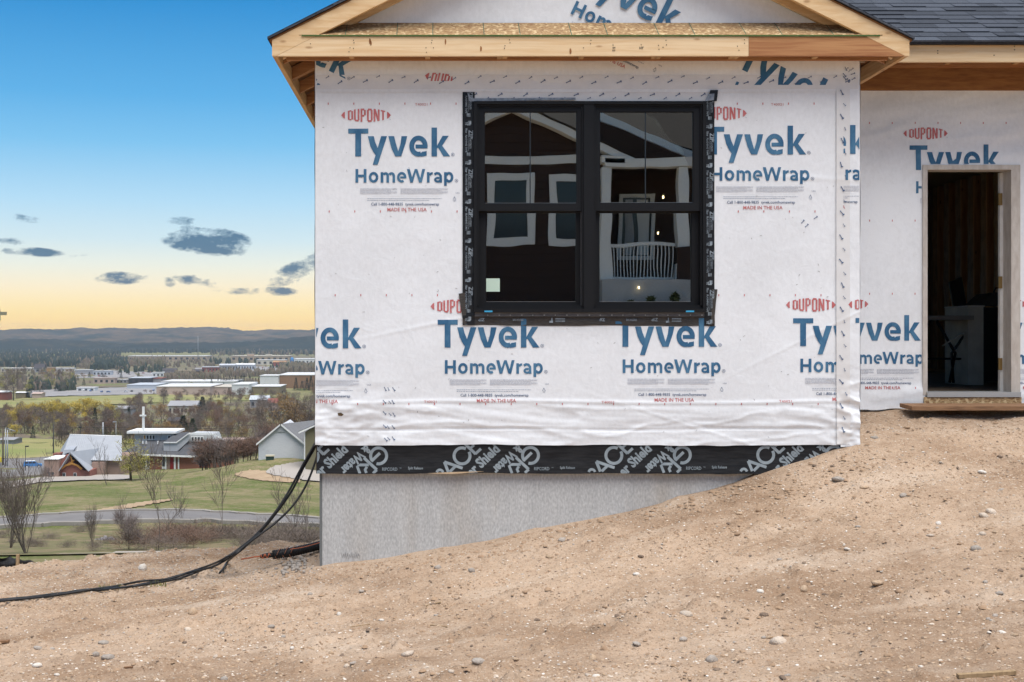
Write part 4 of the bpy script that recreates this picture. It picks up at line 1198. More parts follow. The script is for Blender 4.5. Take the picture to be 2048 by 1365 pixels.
# flashing: sill tape below, side strips over it, patches at the head
sl = sheet('flashing_tape', X_(928, 10), X_(1428, 10), Z_(652, 10), Z_(622, 10), lambda x, z: front_y(x, z) - .004 - .004 * fbm(x * 9, z * 20, 2, 91), .012, house, None, .01, M['sill_tape'], 'brownish black stretch tape under the window sill')
fl = MB(); fbox(949, 1406, 625.6, 633.5, 9.950, 9.956, fl); fo_ = fl.build('nailing_flange', M['flange'], house)
hd = MB()
for k in range(20): fbox(974 + k * 22.4, 976 + k * 22.4 + (1 if k % 2 else 0), 630, 631.8, 9.947, 9.9495, hd)
tag(hd.build('nail_heads', M['chrome'], fo_), kind='stuff')
def tpoly(name, poly, y, mt, th=.002, parent=house):
    mb = MB(); mb.prism([(X_(a, 10), Z_(b, 10)) for a, b in poly], y - th, y); return mb.build(name, mt, parent)
tpoly('flashing_tape', [(917, 588), (930, 586), (933, 650), (927, 651)], 9.966, M['sill_tape'])
tpoly('flashing_tape', [(1420, 650), (1422, 579), (1433, 579.5), (1430, 604), (1426, 649)], 9.966, M['sill_tape'])
tl = sheet('flashing_tape', X_(925, 10), X_(949, 10), Z_(651.5, 10), Z_(186, 10), lambda x, z: front_y(x, z) - .009 - .002 * fbm(x * 9, z * 9, 2, 92), .012, house, None, .004, M['ziptape'], 'printed black tape strip down the left of the window')
tr_ = sheet('flashing_tape', X_(1407, 10), X_(1427, 10), Z_(650.5, 10), Z_(204, 10), lambda x, z: front_y(x, z) - .009 - .002 * fbm(x * 9, z * 9, 2, 93), .012, house, None, .004, M['ziptape'], 'printed black tape strip down the right of the window')
tpoly('flashing_tape', [(1411, 205), (1418, 183), (1433.5, 182.5), (1431, 205)], 9.955, M['ziptape'])
M['foil'] = mat('silver_tape_back', (.34, .37, .41), .4, (.18, .2, .23), 30, metal=.3)
tpoly('tape_backing', [(1407, 205), (1414, 191), (1426, 190), (1425, 203)], 9.951, M['foil'])
tpoly('tape_backing', [(939, 205), (936, 199), (1150, 197.6), (1150, 202), (1000, 204)], 9.962, M['foil'])
tpoly('tape_backing', [(934, 186), (938, 203), (944, 206), (940, 196)], 9.958, M['foil'])
# lettering on the tapes (reads downward)
def tape_text(par, xr, y0, y1, surf):
    out = []
    y = y0
    while y < y1 - 20:
        out += [(p, 0) for p in rtext('ZIP', xr + 9, y, 8.5, -90, .03, .95)]
        out += [(p, 0) for p in rtext('System', xr + 10, y + 16, 6.2, -90, .0, .85)]
        out += [(p, 0) for p in rtext('FLASHING TAPE', xr + 2.2, y + 10, 3.6, -90, .02, .95)]
        out += [(p, 0) for p in strip([(xr + 8.5, y + 1), (xr + 8.5, y + 42)], .5)]
        y += 78
    y = y0 + 53
    while y < y1 - 8:
        for q in range(3): out.append((rect(xr + 5 + q * 2.6, y - 8, xr + 6.4 + q * 2.6, y - 1), 0))
        out += [(rect(xr + 8, y + 7, xr + 13.5, y + 14), 0), (rect(xr + 5, y + 14, xr + 12, y + 16), 0)]
        out += [(p, 0) for p in rtext('TE', xr + 2, y + 9, 4.2, -90, .05, .9)]
        out += [(p, 0) for p in rtext('Filter', xr + 2, y + 22, 4.0, -90, .03, .8)]
        y += 78
    print_mesh('printed_lettering', out, [M['tape_ink']], par, 10, surf, [(xr, xr + 17, 187, 650)], lambda u, v: (u, v))
tape_text(tl, 928.5, 184, 650, lambda x, z: front_y(x, z) - .0125)
tape_text(tr_, 1409, 190, 650, lambda x, z: front_y(x, z) - .0125)
out = []
for x in (955, 1195, 1300): out += [(p, 0) for p in rtext('ZIP', x + 14, 637, 6, 180, .03, 1.0)]
for x in (1024, 1250): out += [(p, 0) for p in rtext('STRETCH TAPE', x + 22, 638.5, 4, 180, .02, .55)]
for x in (1098, 1330):
    out += [(rect(x, 642, x + 7, 646), 0), (rect(x + 4, 636, x + 6, 642), 0)]
    out += [(rect(x + 12, 637 + q * 3, x + 31, 638.4 + q * 3), 0) for q in range(3)]
print_mesh('printed_lettering', out, [M['tape_ink']], sl, 10, lambda x, z: front_y(x, z) - .009, [(950, 1405, 634, 651)], lambda u, v: (u, v))

# ================================================================== TIMBER EAVES AND ROOF
YF = 9.728
SX0, SX1 = -1.268, 3.692            # eave ends
RC = (SX0 + SX1) / 2                # ridge line
def top_z(x): return 2.301 + .5 * ((x - SX0) if x < RC else (SX1 - x))
def low_z(x): return top_z(x) - .139
apex = top_z(RC)
xl = SX0 + (2.179 - (2.301 - .139)) / .5
rk = MB(); rk.prism([(SX0, 2.301), (SX0, 2.179), (xl, 2.179), (RC - .0015, low_z(RC)), (RC - .0015, apex)], YF, YF + .038)
rk.build('rake_board', M['wood_r'], house)
rk = MB(); rk.prism([(SX1, 2.301), (RC + .0015, apex), (RC + .0015, low_z(RC)), (2 * RC - xl, 2.179), (SX1, 2.179)], YF, YF + .038)
rk.build('rake_board', M['wood_r'], house)
# inner barge rafters against the gable and blocks between
for sgn in (-1, 1):
    b_ = MB()
    def mx(x): return x if sgn < 0 else 2 * RC - x
    pl = [(mx(SX0 + .06), 2.20), (mx(RC), low_z(RC) + .0), (mx(RC), apex - .004), (mx(SX0 + .06), 2.327)]
    if sgn > 0: pl = pl[::-1]
    b_.prism(pl, 9.925, 9.963); b_.build('barge_rafter', M['wood_r'], house)
    for k in range(7):
        x = SX0 + .35 + k * .33
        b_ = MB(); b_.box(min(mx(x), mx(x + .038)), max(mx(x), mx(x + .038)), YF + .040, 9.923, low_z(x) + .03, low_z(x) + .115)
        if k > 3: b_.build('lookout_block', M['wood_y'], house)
fz0, fz1 = 2.179, 2.327
xa = SX0 + (fz1 + .139 - 2.301) / .5
xj = X_(1497.5, YF)
fa = MB(); fa.prism([(xl + .003, fz0), (xj - .001, fz0), (xj - .001, fz1), (xa + .003, fz1)], YF + .001, YF + .039)
fa_l = fa.build('fascia_board', M['wood'], house)
fa = MB(); fa.prism([(xj + .001, fz0), (2 * RC - xl - .003, fz0), (2 * RC - xa - .003, fz1), (xj + .001, fz1)], YF, YF + .038)
fa_r = fa.build('fascia_board', M['fir'], house); fa_r['label'] = 'redder length of fascia board with knots at the right'
nl = MB()
for (px, py) in ((707, 81), (708, 86), (700, 96), (707, 97), (698, 104), (621, 88), (864, 81), (863, 86), (852, 96), (867, 96), (853, 105), (1019, 80), (1020, 86), (1009, 97), (1010, 92), (1182, 81), (1181, 88), (1167, 96), (1332, 81), (1333, 90), (1317, 91), (1318, 99), (1326, 95), (1489, 80), (1489, 87), (1475, 93), (1478, 101)):
    nl.box(X_(px - .8, YF), X_(px + .8, YF), YF - .0015, YF + .0005, Z_(py + .8, YF), Z_(py - .8, YF))
tag(nl.build('nail_heads', M['nail'], fa_l), kind='stuff')
gs = []
for s, x, y, h in (('2', 1225, 92, 3.2), ('SPF', 1225, 98, 3.2), ('KD', 1225, 103, 3.2), ('Y', 1281, 92, 3.2), ('HT', 1279, 99, 5)):
    gs += [(p, 0) for p in rtext(s, x, y, h, 0, .03, .9)]
print_mesh('grade_stamp', gs, [M['stain']], fa_l, YF, lambda x, z: x * 0 + YF + .0005, [(None, None, None, None)], lambda u, v: (u, v), .001)
kn = MB()
for (px, py, w, h) in ((740, 83, 2.2, 6), (742, 87, 1.6, 5), (962, 98, 2, 5.5), (891, 84, 1.6, 6), (1141, 103, 2.2, 6)):
    kn.add([(X_(px + w * math.cos(a * .785), YF), YF - .0006, Z_(py + h * math.sin(a * .785) * (1 - .25 * math.cos(a * .785)), YF)) for a in range(8)], [tuple(reversed(range(8)))])
tag(kn.build('knots', mat('wood_knot', (.36, .16, .06), .8, (.22, .09, .03), 40), fa_l), kind='stuff')
# ledger on the wall and lookouts back to it
lg = MB(); lg.box(-1.18, 3.60, 9.925, 9.963, 2.19, 2.278); lg.build('ledger_board', M['fir'], house)
for px in (702, 855, 1000, 1011, 1165, 1312, 1320, 1468, 1476, 1636):
    x = X_(px, 9.8)
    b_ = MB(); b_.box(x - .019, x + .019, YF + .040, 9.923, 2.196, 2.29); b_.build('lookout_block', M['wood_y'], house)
# little return roof of strand board
ob = MB()
ob.prismx([(YF + .004, 2.330), (9.964, 2.482), (9.964, 2.494), (YF - .004, 2.341)], xa - .12, 2 * RC - xa + .12, 0)
osb = ob.build('return_roof_board', M['osb'], house)
oe = MB(); oe.box(xa - .1, 2 * RC - xa + .1, YF - .008, YF - .0045, 2.328, 2.3405); oe.build('panel_edge', M['osb_edge'], osb)
cl = MB()
for k in range(12):
    x = -.70 + k * .34 + (.06 if k % 2 else 0)
    cl.add([(x, YF, 2.3445), (x + .006, YF, 2.3445), (x + .006, 9.96, 2.4945), (x, 9.96, 2.4945)], [(0, 1, 2, 3)])
cl.build('chalk_lines', mat('green_panel_line', (.06, .12, .08), .8), osb)
# left and right eaves: side fascia and rafter tails
for sgn in (-1, 1):
    def sx(x): return x if sgn < 0 else 2 * RC - x
    ye = 17.4 if sgn < 0 else 12.4
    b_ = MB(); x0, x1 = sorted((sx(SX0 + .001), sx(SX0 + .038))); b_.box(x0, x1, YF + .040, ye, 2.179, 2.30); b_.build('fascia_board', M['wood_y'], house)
    for k in range(12 if sgn < 0 else 4):
        y = 10.13 + k * .61
        for q in ((0, .042) if k == 1 else (0,)):
            pl = [(sx(SX0 + .04), 2.205), (sx(WX0 - .01), 2.205 + .5 * .268), (sx(WX0 - .01), 2.31 + .5 * .268), (sx(SX0 + .04), 2.31)]
            if sgn > 0: pl = pl[::-1]
            b_ = MB(); b_.prism(pl, y + q, y + q + .038); b_.build('rafter_tail', M['fir'], house)
# roof decks and shingle courses of the front gable
ND = 21
for sgn in (-1, 1):
    def sx(x): return x if sgn < 0 else 2 * RC - x
    ye = 17.5
    d_ = MB(); pl = [(sx(SX0 - .02), 2.293), (sx(RC), apex + .002), (sx(RC), apex + .016), (sx(SX0 - .02), 2.307)]
    if sgn > 0: pl = pl[::-1]
    d_.prism(pl, YF + .002, ye); d_.build('roof_deck', M['lvl'], house)
    d_ = MB(); pl = [(sx(SX0 - .030), 2.284), (sx(RC), apex + .018), (sx(RC), apex + .045), (sx(SX0 - .030), 2.311)]
    pl = [(a, b + .017) for a, b in pl]
    if sgn > 0: pl = pl[::-1]
    d_.prism(pl, YF - .012, YF + .0015); d_.build('drip_edge', M['drip'], house)
    cosr, sinr = math.cos(math.atan(.5)), math.sin(math.atan(.5))
    ex = .128
    for k in range(ND):
        a = SX0 - .034 + k * ex
        b = min(a + ex * 1.35, RC)
        za = top_z(SX0) + .5 * (a - SX0) + .020; zb = top_z(SX0) + .5 * (b - SX0) + .020
        pl = [(sx(a), za), (sx(b), zb), (sx(b), zb + .006), (sx(a), za + .020)]
        if sgn > 0: pl = pl[::-1]
        jit = random.uniform(-.006, .006)
        s_ = MB(); s_.prism(pl, YF - .022 + jit, ye); s_.build('shingle_course', M['shingle'], house)
# main roof behind, to the right
TH = math.atan(.55)
EY, EZ = 10.55, 2.478
def mroof(n): return (EY + n * math.cos(TH), EZ + n * math.sin(TH))   # n metres up the slope
ry, rz_ = mroof(5.2)
d_ = MB()
d_.prismx([(EY, EZ - .016), (ry, rz_ - .016), (2 * ry - EY, EZ - .016), (2 * ry - EY, EZ), (ry, rz_), (EY, EZ)], 1.25, 12.4)
d_.build('roof_deck', M['felt'], house)
d_ = MB(); d_.box(3.45, 12.4, 10.562, 10.60, Z_(91, 10.6) + .001, Z_(83.5, 10.6) - .004); d_.build('drip_edge', M['drip'], house)
ff = MB(); ff.box(3.40, 12.4, 10.60, 10.638, Z_(124, 10.6), Z_(91, 10.6)); ff_ = ff.build('fascia_board', M['wood'], house); ff_['label'] = 'bright fascia board under the main roof eave'
nl = MB()
for (px, py) in ((1875.5, 102), (1875.5, 107), (1988, 111), (2029, 93), (2029, 100)):
    nl.box(X_(px - 1, 10.6), X_(px + 1, 10.6), 10.5985, 10.6005, Z_(py + 1, 10.6), Z_(py - 1, 10.6))
tag(nl.build('nail_heads', M['nail'], ff_), kind='stuff')
lb = MB(); lb.box(3.40, 12.2, 11.20, 11.243, 2.405, 2.475); lb.build('ledger_board', M['fir'], house)
lv = MB(); lv.box(3.392, 12.0, 11.215, 11.247, 2.205, 2.404); lv.build('beam', M['lvl'], house)
for k in range(7):
    x = 3.95 + k * .61
    b_ = MB(); b_.box(x, x + .038, 10.64, 11.198, 2.43, 2.475); b_.build('lookout_block', M['wood_y'], house)
rr = random.Random(21)
up = Vector((0, math.cos(TH), math.sin(TH))); nrm = Vector((0, -math.sin(TH), math.cos(TH)))
EXP = .143
shm = {}
def shingle_mesh(w, th):
    key = (round(w, 2), th)
    if key not in shm:
        mb = MB()
        g = .0015
        L = EXP * 1.12
        a0, a1 = Vector((g, 0, 0)), Vector((w - g, 0, 0))
        lowtop = nrm * th; uptop = up * L + nrm * .0035
        mb.add([a0, a1, a1 + up * L, a0 + up * L, a0 + lowtop, a1 + lowtop, a1 + uptop, a0 + uptop],
               [(4, 5, 6, 7), (0, 1, 5, 4), (1, 2, 6, 5), (3, 0, 4, 7)])
        shm[key] = mb.mesh('shingle', M['shingle'])
    return shm[key]
NR = 13
for r in range(NR):
    base = Vector((0, *mroof(r * EXP - .012))) + nrm * .004
    x = 3.05 + rr.uniform(0, .2); xe = 6.55
    while x < xe:
        w = rr.choice((.15, .18, .2, .24, .27, .3, .33))
        th = .0165 if rr.random() < .45 else .010
        o = bpy.data.objects.new('shingle', shingle_mesh(w, th)); COL.objects.link(o); o.parent = house
        o.location = base + Vector((x, 0, 0)) - ORG[house]
        x += w
sb = MB()
for r in range(NR, 37):
    y0_, z0_ = mroof(r * EXP - .012); y1_, z1_ = mroof(r * EXP + EXP)
    sb.add([(1.3, y0_, z0_ + .018), (12.4, y0_, z0_ + .018), (12.4, y1_, z1_ + .006), (1.3, y1_, z1_ + .006), (1.3, y0_, z0_ + .002), (12.4, y0_, z0_ + .002)], [(0, 1, 2, 3), (4, 5, 1, 0)])
for r in range(0, NR):
    y0_, z0_ = mroof(r * EXP - .012); y1_, z1_ = mroof(r * EXP + EXP)
    sb.add([(6.6, y0_, z0_ + .015), (12.4, y0_, z0_ + .015), (12.4, y1_, z1_ + .004), (6.6, y1_, z1_ + .004), (6.6, y0_, z0_ + .002), (12.4, y0_, z0_ + .002)], [(0, 1, 2, 3), (4, 5, 1, 0)])
tag(sb.build('shingle_field', M['shingle'], house), kind='stuff')

# ================================================================== DOORWAY AND ROOMS
df = MB()
def rbox(px0, px1, py0, py1, y0, y1, mb):
    mb.box(X_(px0, YR), X_(px1, YR), y0, y1, Z_(py1, YR), Z_(py0, YR))
rbox(1843.5, 1852.5, 340.5, 790, YR - .03, YR + .14, df)
rbox(1843.5, 2037.5, 331, 340.5, YR - .03, YR + .14, df)
rbox(2019.5, 2037.5, 340.5, 790, YR - .03, YR + .16, df)
frame = df.build('door_frame', M['jamb'], house)
ds = MB(); rbox(2013, 2022, 342, 788, YR + .13, YR + .17, ds); ds.build('door_stop', M['white_paint'], frame)
dd = MB(); dd.box(X_(2019, YR) + .03, X_(2019, YR) + .85, YR + .20, YR + .245, FLOOR + .01, Z_(342, YR)); dd.build('open_door', M['white_paint'], frame)
for py in (396, 564, 729):
    h_ = MB(); rbox(2009, 2016.5, py - 12, py + 12, YR + .115, YR + .129, h_); h_.build('hinge', M['brass'], frame)
th_ = MB(); rbox(1850, 2036, 784, 794, YR - .06, YR + .16, th_); th_.build('threshold', mat('threshold_metal', (.45, .46, .46), .4, metal=.5), frame)
ob = MB(); rbox(1845, 2038, 794.5, 808, YR - .05, YR + .01, ob); ob.build('subfloor_edge', M['osb'], frame)
# floors, ceilings and inner walls
rm = MB()
rm.box(3.42, 7.6, YR + .13, 19.0, FLOOR - .1, FLOOR)
rm.box(-.80, 3.24, 10.15, 15.0, FLOOR - .1, FLOOR)
rm.build('floor', M['ply_floor'], house)
rm = MB()
rm.box(3.42, 7.6, YR + .13, 19.0, 2.20, 2.26)
rm.box(-.80, 3.24, 10.15, 15.0, 2.20, 2.26)
rm.box(3.36, 3.42, YR + .13, 19.0, FLOOR - .1, 2.26)
rm.box(-.80, 3.24, 15.0, 15.1, FLOOR - .1, 2.26)
rm.box(3.42, 3.7, 18.9, 19.0, FLOOR - .1, 2.26); rm.box(5.4, 5.9, 18.9, 19.0, FLOOR - .1, 2.26); rm.box(3.7, 5.4, 18.9, 19.0, FLOOR - .1, FLOOR + .4); rm.box(3.7, 5.4, 18.9, 19.0, 2.0, 2.26); rm.box(6.9, 7.6, 18.9, 19.0, FLOOR - .1, 2.26)  # back wall; its unseen window opening is added to let skylight brighten the room
rm.box(7.5, 7.6, YR + .13, 18.9, FLOOR - .1, 2.26)
rm.box(5.7, 7.1, 21.0, 21.1, FLOOR - .1, 2.26); rm.box(5.7, 5.8, 19.0, 21.0, FLOOR - .1, 2.26); rm.box(7.0, 7.1, 19.0, 21.0, FLOOR - .1, 2.26); rm.box(5.8, 7.0, 19.0, 21.0, 2.2, 2.26); rm.box(5.8, 7.0, 19.0, 21.0, FLOOR - .1, FLOOR)
rm.build('inner_wall', M['dark_room'], house)
for k in range(15):
    y = 12.6 + k * .406
    s_ = MB(); s_.box(7.36, 7.45, y, y + .038, FLOOR + .04, 2.19); s_.build('stud', M['wood_z'], house)
    n = 14
    b_ = MB(); vs = []
    for i in range(n + 1):
        z = FLOOR + .05 + i * (2.70 / n)
        for j, t in enumerate((0, .25, .5, .75, 1)):
            bul = .05 * math.sin(t * math.pi) * (1 + .5 * random.uniform(-1, 1))
            vs.append((7.445 - bul, y + .038 + t * .368, z))
    fs = [(i * 5 + j, i * 5 + j + 1, (i + 1) * 5 + j + 1, (i + 1) * 5 + j) for i in range(n) for j in range(4)]
    b_.add(vs, fs, 0, True); b_.build('insulation_batt', M['kraft'], house)
s_ = MB(); s_.box(7.35, 7.46, 12.5, 18.8, FLOOR + .001, FLOOR + .04); s_.build('bottom_plate', M['wood_y'], house)

# ---- things inside the doorway
fz = FLOOR
tb = empty('folding_table', (5.45, 13.7, fz), 'dark folding table with crossed metal legs inside the doorway', 'table')
t_ = MB(); t_.box(4.75, X_(1940, 13.4), 13.3, 14.0, fz + .70, fz + .745); t_.build('table_top', mat('grey_table_top', (.30, .29, .27), .5), tb)
for x in (5.15, 5.62):
    for s in (-1, 1):
        l_ = MB(); l_.tube([(x + s * .20, 13.5, fz + .69), (x - s * .02, 13.55, fz + .34), (x + s * .02, 13.6, fz + .02)], .015, 6); l_.build('leg', M['black_metal'], tb)
    b_ = MB(); b_.tube([(x - .14, 13.5, fz + .42), (x + .14, 13.5, fz + .60)], .009, 5); b_.build('brace', M['grey_metal'], tb)
b_ = MB(); b_.tube([(4.8, 13.58, fz + .28), (5.72, 13.58, fz + .28)], .012, 6); b_.build('stretcher', M['black_metal'], tb)
cb = empty('metal_cabinet', (6.0, 13.6, fz), 'waist-high grey metal cabinet with a dark front inside the doorway', 'cabinet')
c0, c1 = X_(1936, 13.4), X_(1967, 13.4)
b_ = MB(); b_.box(c0, c1, 13.4, 14.0, fz + .002, fz + .84); b_.build('side_panel', M['grey_metal'], cb)
b_ = MB(); b_.box(c1 + .002, c1 + .62, 13.42, 14.0, fz + .04, fz + .835); b_.build('body', M['black_metal'], cb)
b_ = MB(); b_.box(c0 - .005, c1 + .01, 13.39, 14.01, fz + .841, fz + .855); b_.build('top_edge', M['white_paint'], cb)
tbx = empty('tool_case', (6.35, 13.7, fz + .856), 'black tool case standing on the cabinet inside the doorway', 'case')
b_ = MB(); b_.prism([(c1 + .0, fz + .857), (c1 + .5, fz + .857), (c1 + .44, fz + 1.02), (c1 + .14, fz + .99)], 13.5, 13.9); b_.build('body', mat('dark_grey_case', (.045, .045, .045), .6), tbx)
b_ = MB(); b_.tube([(c1 + .2, 13.6, fz + 1.0), (c1 + .22, 13.6, fz + 1.05), (c1 + .34, 13.6, fz + 1.06), (c1 + .36, 13.6, fz + 1.015)], .01, 6); b_.build('handle', M['black_metal'], tbx)
lid = MB(); lid.obox((c0 + .16, 14.05, fz + .99), (.07, .0, .03), (0, .015, 0), (-.03, 0, .17))
lid = lid.build('leaning_panel', M['black_metal']); tag(lid, 'narrow black panel leaning behind the metal cabinet', 'panel')
# plank step
a = hit(1822, 814, 10, 12); 
pk = MB()
pk.prismx([(10.88, Z_(821, 10.9)), (11.17, Z_(821, 10.9) + .012), (11.17, Z_(813, 10.9) + .012), (10.88, Z_(813, 10.9))], X_(1818, 10.95), X_(2140, 10.95))
pk = pk.build('plank', M['rust_plank']); tag(pk, 'weathered brown plank lying as a step below the doorway', 'plank')

# ================================================================== HOUSES AROUND
YV = 32.0                                # distance of the house across the way as the window glass mirrors it
def RX(px, yv=YV): return (px - CX) / F * yv
def RZ(py, yv=YV): return (CY - py) / F * yv
def RY(yv): return 20.02 - yv
M['brown_siding'] = mat('dark_brown_siding', (.050, .028, .021), .7, (.04, .021, .016), 3, 4, (1, 1, 8), rnd=.12)
M['white_trim'] = mat('white_trim', (.78, .78, .76), .6)
M['porch_grey'] = mat('pale_porch_concrete', (.50, .51, .52), .8, (.42, .43, .44), 2)
M['brown_roof'] = mat('brown_shingles', (.038, .028, .023), .9, (.028, .021, .017), 8)
M['dark_pane'] = mat('dark_window_pane', (.03, .035, .04), .12, spec=.5)
bh = empty('brown_house', (RX(1120), RY(YV), .8), 'dark brown sided house with white trim, seen mirrored in the black window', 'house')
b_ = MB()
b_.box(RX(720), RX(1203), -20, RY(YV) - .05, -.6, RZ(318))
b_.prism([(RX(720), RZ(318)), (RX(1203), RZ(318)), (RX(1203), RZ(300)), (RX(1022), RZ(219)), (RX(720), RZ(352))][::-1][:5], -20, RY(YV) - .05)
b_.box(RX(1203), RX(1560), -20, RY(34), .3, RZ(318))
b_.build('wall', M['brown_siding'], bh)
def roofline(px): return RZ(219 + .447 * abs(px - 1022))
k = 0; z = .7
while z < RZ(225):
    zt = z + .20
    if z < RZ(318): x0, x1 = RX(720), RX(1203)
    else:
        half = (RZ(219) - zt) / .447
        x0, x1 = RX(1022) - half, min(RX(1022) + half, RX(1203))
        x0 = max(x0, RX(720))
        if half < .1: break
    s_ = MB(); y = RY(YV)
    s_.add([(x0, y + .005, z), (x1, y + .005, z), (x1, y - .03, z), (x0, y - .03, z), (x0, y - .012, zt), (x1, y - .012, zt), (x1, y - .04, zt), (x0, y - .04, zt)],
           [(0, 3, 2, 1), (4, 5, 6, 7), (1, 0, 4, 5)[::-1], (1, 2, 6, 5), (3, 0, 4, 7)]); s_.build('siding_board', M['brown_siding'], bh)
    z = zt + .002
z = .4
while z < RZ(325, 34):
    s_ = MB(); y = RY(34)
    x0, x1 = RX(1203) + .01, RX(1560)
    s_.add([(x0, y + .03, z), (x1, y + .03, z), (x1, y + .002, z), (x0, y + .002, z), (x0, y + .012, z + .2), (x1, y + .012, z + .2), (x1, y + .002, z + .2), (x0, y + .002, z + .2)],
           [(0, 3, 2, 1), (4, 5, 6, 7), (5, 4, 0, 1), (1, 2, 6, 5), (3, 0, 4, 7)]); s_.build('siding_board', M['brown_siding'], bh)
    z += .202
def slant(pa, pb, hpx, y0, y1, name, mt):
    (xa_, za), (xb, zb) = pa, pb
    h = hpx * YV / F
    s = MB(); s.prism([(xa_, za - h), (xb, zb - h), (xb, zb), (xa_, za)] if xb > xa_ else [(xb, zb - h), (xa_, za - h), (xa_, za), (xb, zb)], y0, y1)
    return s.build(name, mt, bh)
yf = RY(31.6)
slant((RX(1022), RZ(212)), (RX(1262), RZ(319)), 15, yf - .02, yf + .03, 'rake_board', M['white_trim'])
slant((RX(1022), RZ(212)), (RX(700), RZ(356)), 15, yf - .02, yf + .03, 'rake_board', M['white_trim'])
slant((RX(1022), RZ(223)), (RX(1262), RZ(330)), 4, RY(YV), yf - .025, 'soffit', M['white_trim'])
slant((RX(1022), RZ(223)), (RX(700), RZ(367)), 4, RY(YV), yf - .025, 'soffit', M['white_trim'])
slant((RX(1022), RZ(208)), (RX(1268), RZ(316)), 4, -20, yf + .06, 'roof', M['brown_roof'])
slant((RX(1022), RZ(208)), (RX(690), RZ(355)), 4, -20, yf + .06, 'roof', M['brown_roof'])
s_ = MB(); s_.box(RX(740), RX(1190), RY(YV) + .006, RY(YV) + .05, RZ(328), RZ(312)); s_.build('frieze_board', M['white_trim'], bh)
s_ = MB(); s_.box(RX(1199), RX(1243), RY(YV) + .0, RY(31.5), RZ(330), RZ(316)); s_.build('eave_return', M['white_trim'], bh)
def bwin(px0, px1, py0, py1, c, y, door=False):
    w = MB()
    w.box(RX(px0), RX(px1), y, y + .06, RZ(py0 + c), RZ(py0)); w.box(RX(px0), RX(px1), y, y + .06, RZ(py1), RZ(py1 - c))
    w.box(RX(px0), RX(px0 + c), y, y + .058, RZ(py1 - c), RZ(py0 + c)); w.box(RX(px1 - c), RX(px1), y, y + .058, RZ(py1 - c), RZ(py0 + c))
    o = w.build('door' if door else 'window', M['white_trim'], bh)
    g = MB(); g.box(RX(px0 + c), RX(px1 - c), y + .002, y + .012, RZ(py1 - c), RZ(py0 + c)); g.build('pane', M['dark_pane'], o)
    return o
bwin(974, 1070, 347, 491, 15, RY(YV) + .01)
bwin(1098, 1194, 349, 493, 15, RY(YV) + .01)
bwin(880, 946, 349, 493, 13, RY(YV) + .01)
dr = bwin(1258, 1336, 372, 508, 8, RY(34) + .04, True)
for a, b in ((1272, 1290), (1300, 1324)):
    g = MB(); g.box(RX(a), RX(b), RY(34) + .054, RY(34) + .07, RZ(498), RZ(384)); g.build('door_glass', M['white_trim'] if a > 1290 else M['porch_grey'], dr)
# porch
s_ = MB(); s_.box(RX(1205), RX(1560), RY(31.9), RY(31.5), RZ(338), RZ(321)); s_.build('porch_beam', M['white_trim'], bh)
s_ = MB(); s_.box(RX(1205), RX(1560), RY(34), RY(31.95), RZ(322), RZ(318)); s_.build('porch_ceiling', M['brown_siding'], bh)
s_ = MB(); s_.box(RX(1196), RX(1560), RY(34), RY(31.2), -.3, RZ(561)); s_.build('porch_base', M['porch_grey'], bh)
for a, b in ((1198, 1217), (1348, 1370), (1500, 1522)):
    s_ = MB(); xm = RX((a + b) / 2); h = RX(b) - RX(a)
    for (z0, z1, w0, w1) in ((RZ(561), RZ(339), h * .62, h * .42),):
        s_.add([(xm - w0, RY(31.9), z0), (xm + w0, RY(31.9), z0), (xm + w0, RY(31.5), z0), (xm - w0, RY(31.5), z0), (xm - w1, RY(31.85), z1), (xm + w1, RY(31.85), z1), (xm + w1, RY(31.55), z1), (xm - w1, RY(31.55), z1)],
               [(3, 2, 1, 0), (4, 5, 6, 7), (0, 1, 5, 4), (1, 2, 6, 5), (2, 3, 7, 6), (3, 0, 4, 7)])
    s_.build('porch_column', M['white_trim'], bh)
s_ = MB(); s_.box(RX(1346), RX(1395), RY(31.95), RY(31.45), RZ(561), RZ(497)); s_.build('column_pier', M['brown_siding'], bh)
for z0, z1 in ((494, 488), (559, 555)):
    s_ = MB(); s_.box(RX(1213), RX(1344), RY(31.75), RY(31.67), RZ(z0), RZ(z1)); s_.build('rail', M['white_trim'], bh)
for k in range(19):
    px = 1217 + k * 6.8
    s_ = MB(); s_.box(RX(px), RX(px + 1.7), RY(31.73), RY(31.69), RZ(555), RZ(494)); s_.build('baluster', M['white_trim'], bh)
# upper gable behind the porch and the big roof
s_ = MB(); s_.prism([(RX(1203), RZ(320)), (RX(1560), RZ(320)), (RX(1490), RZ(322)), (RX(1203), RZ(202))][:4], RY(34) - .3, RY(34)); s_.build('gable_wall', M['brown_siding'], bh)
slant((RX(1150), RZ(180)), (RX(1500), RZ(326)), 16, RY(33.6), RY(33.5), 'rake_board', M['white_trim'])
s_ = MB(); s_.prismx([(RY(33.7), RZ(330)), (RY(33.7), RZ(320)), (RY(40), RZ(60)), (RY(40.2), RZ(60))], RX(680), RX(1600)); s_.build('roof', M['brown_roof'], bh)
lampm, nt_, bs_ = new_mat('lit_lamp'); bs_.inputs['Emission Color'].default_value = (1, .72, .38, 1); bs_.inputs['Emission Strength'].default_value = 8
for px, py, yv in ((1318, 467, 33), (1281, 574, 31.1), (1325, 396, 33)):
    s_ = MB(); s_.tube([(RX(px, yv), RY(yv), RZ(py, yv) - .05), (RX(px, yv), RY(yv), RZ(py, yv) + .02)], .022, 8); s_.build('porch_lamp', lampm, bh)
M['shrub_green'] = mat('evergreen_shrub', (.05, .075, .025), .9, (.09, .10, .035), 20)
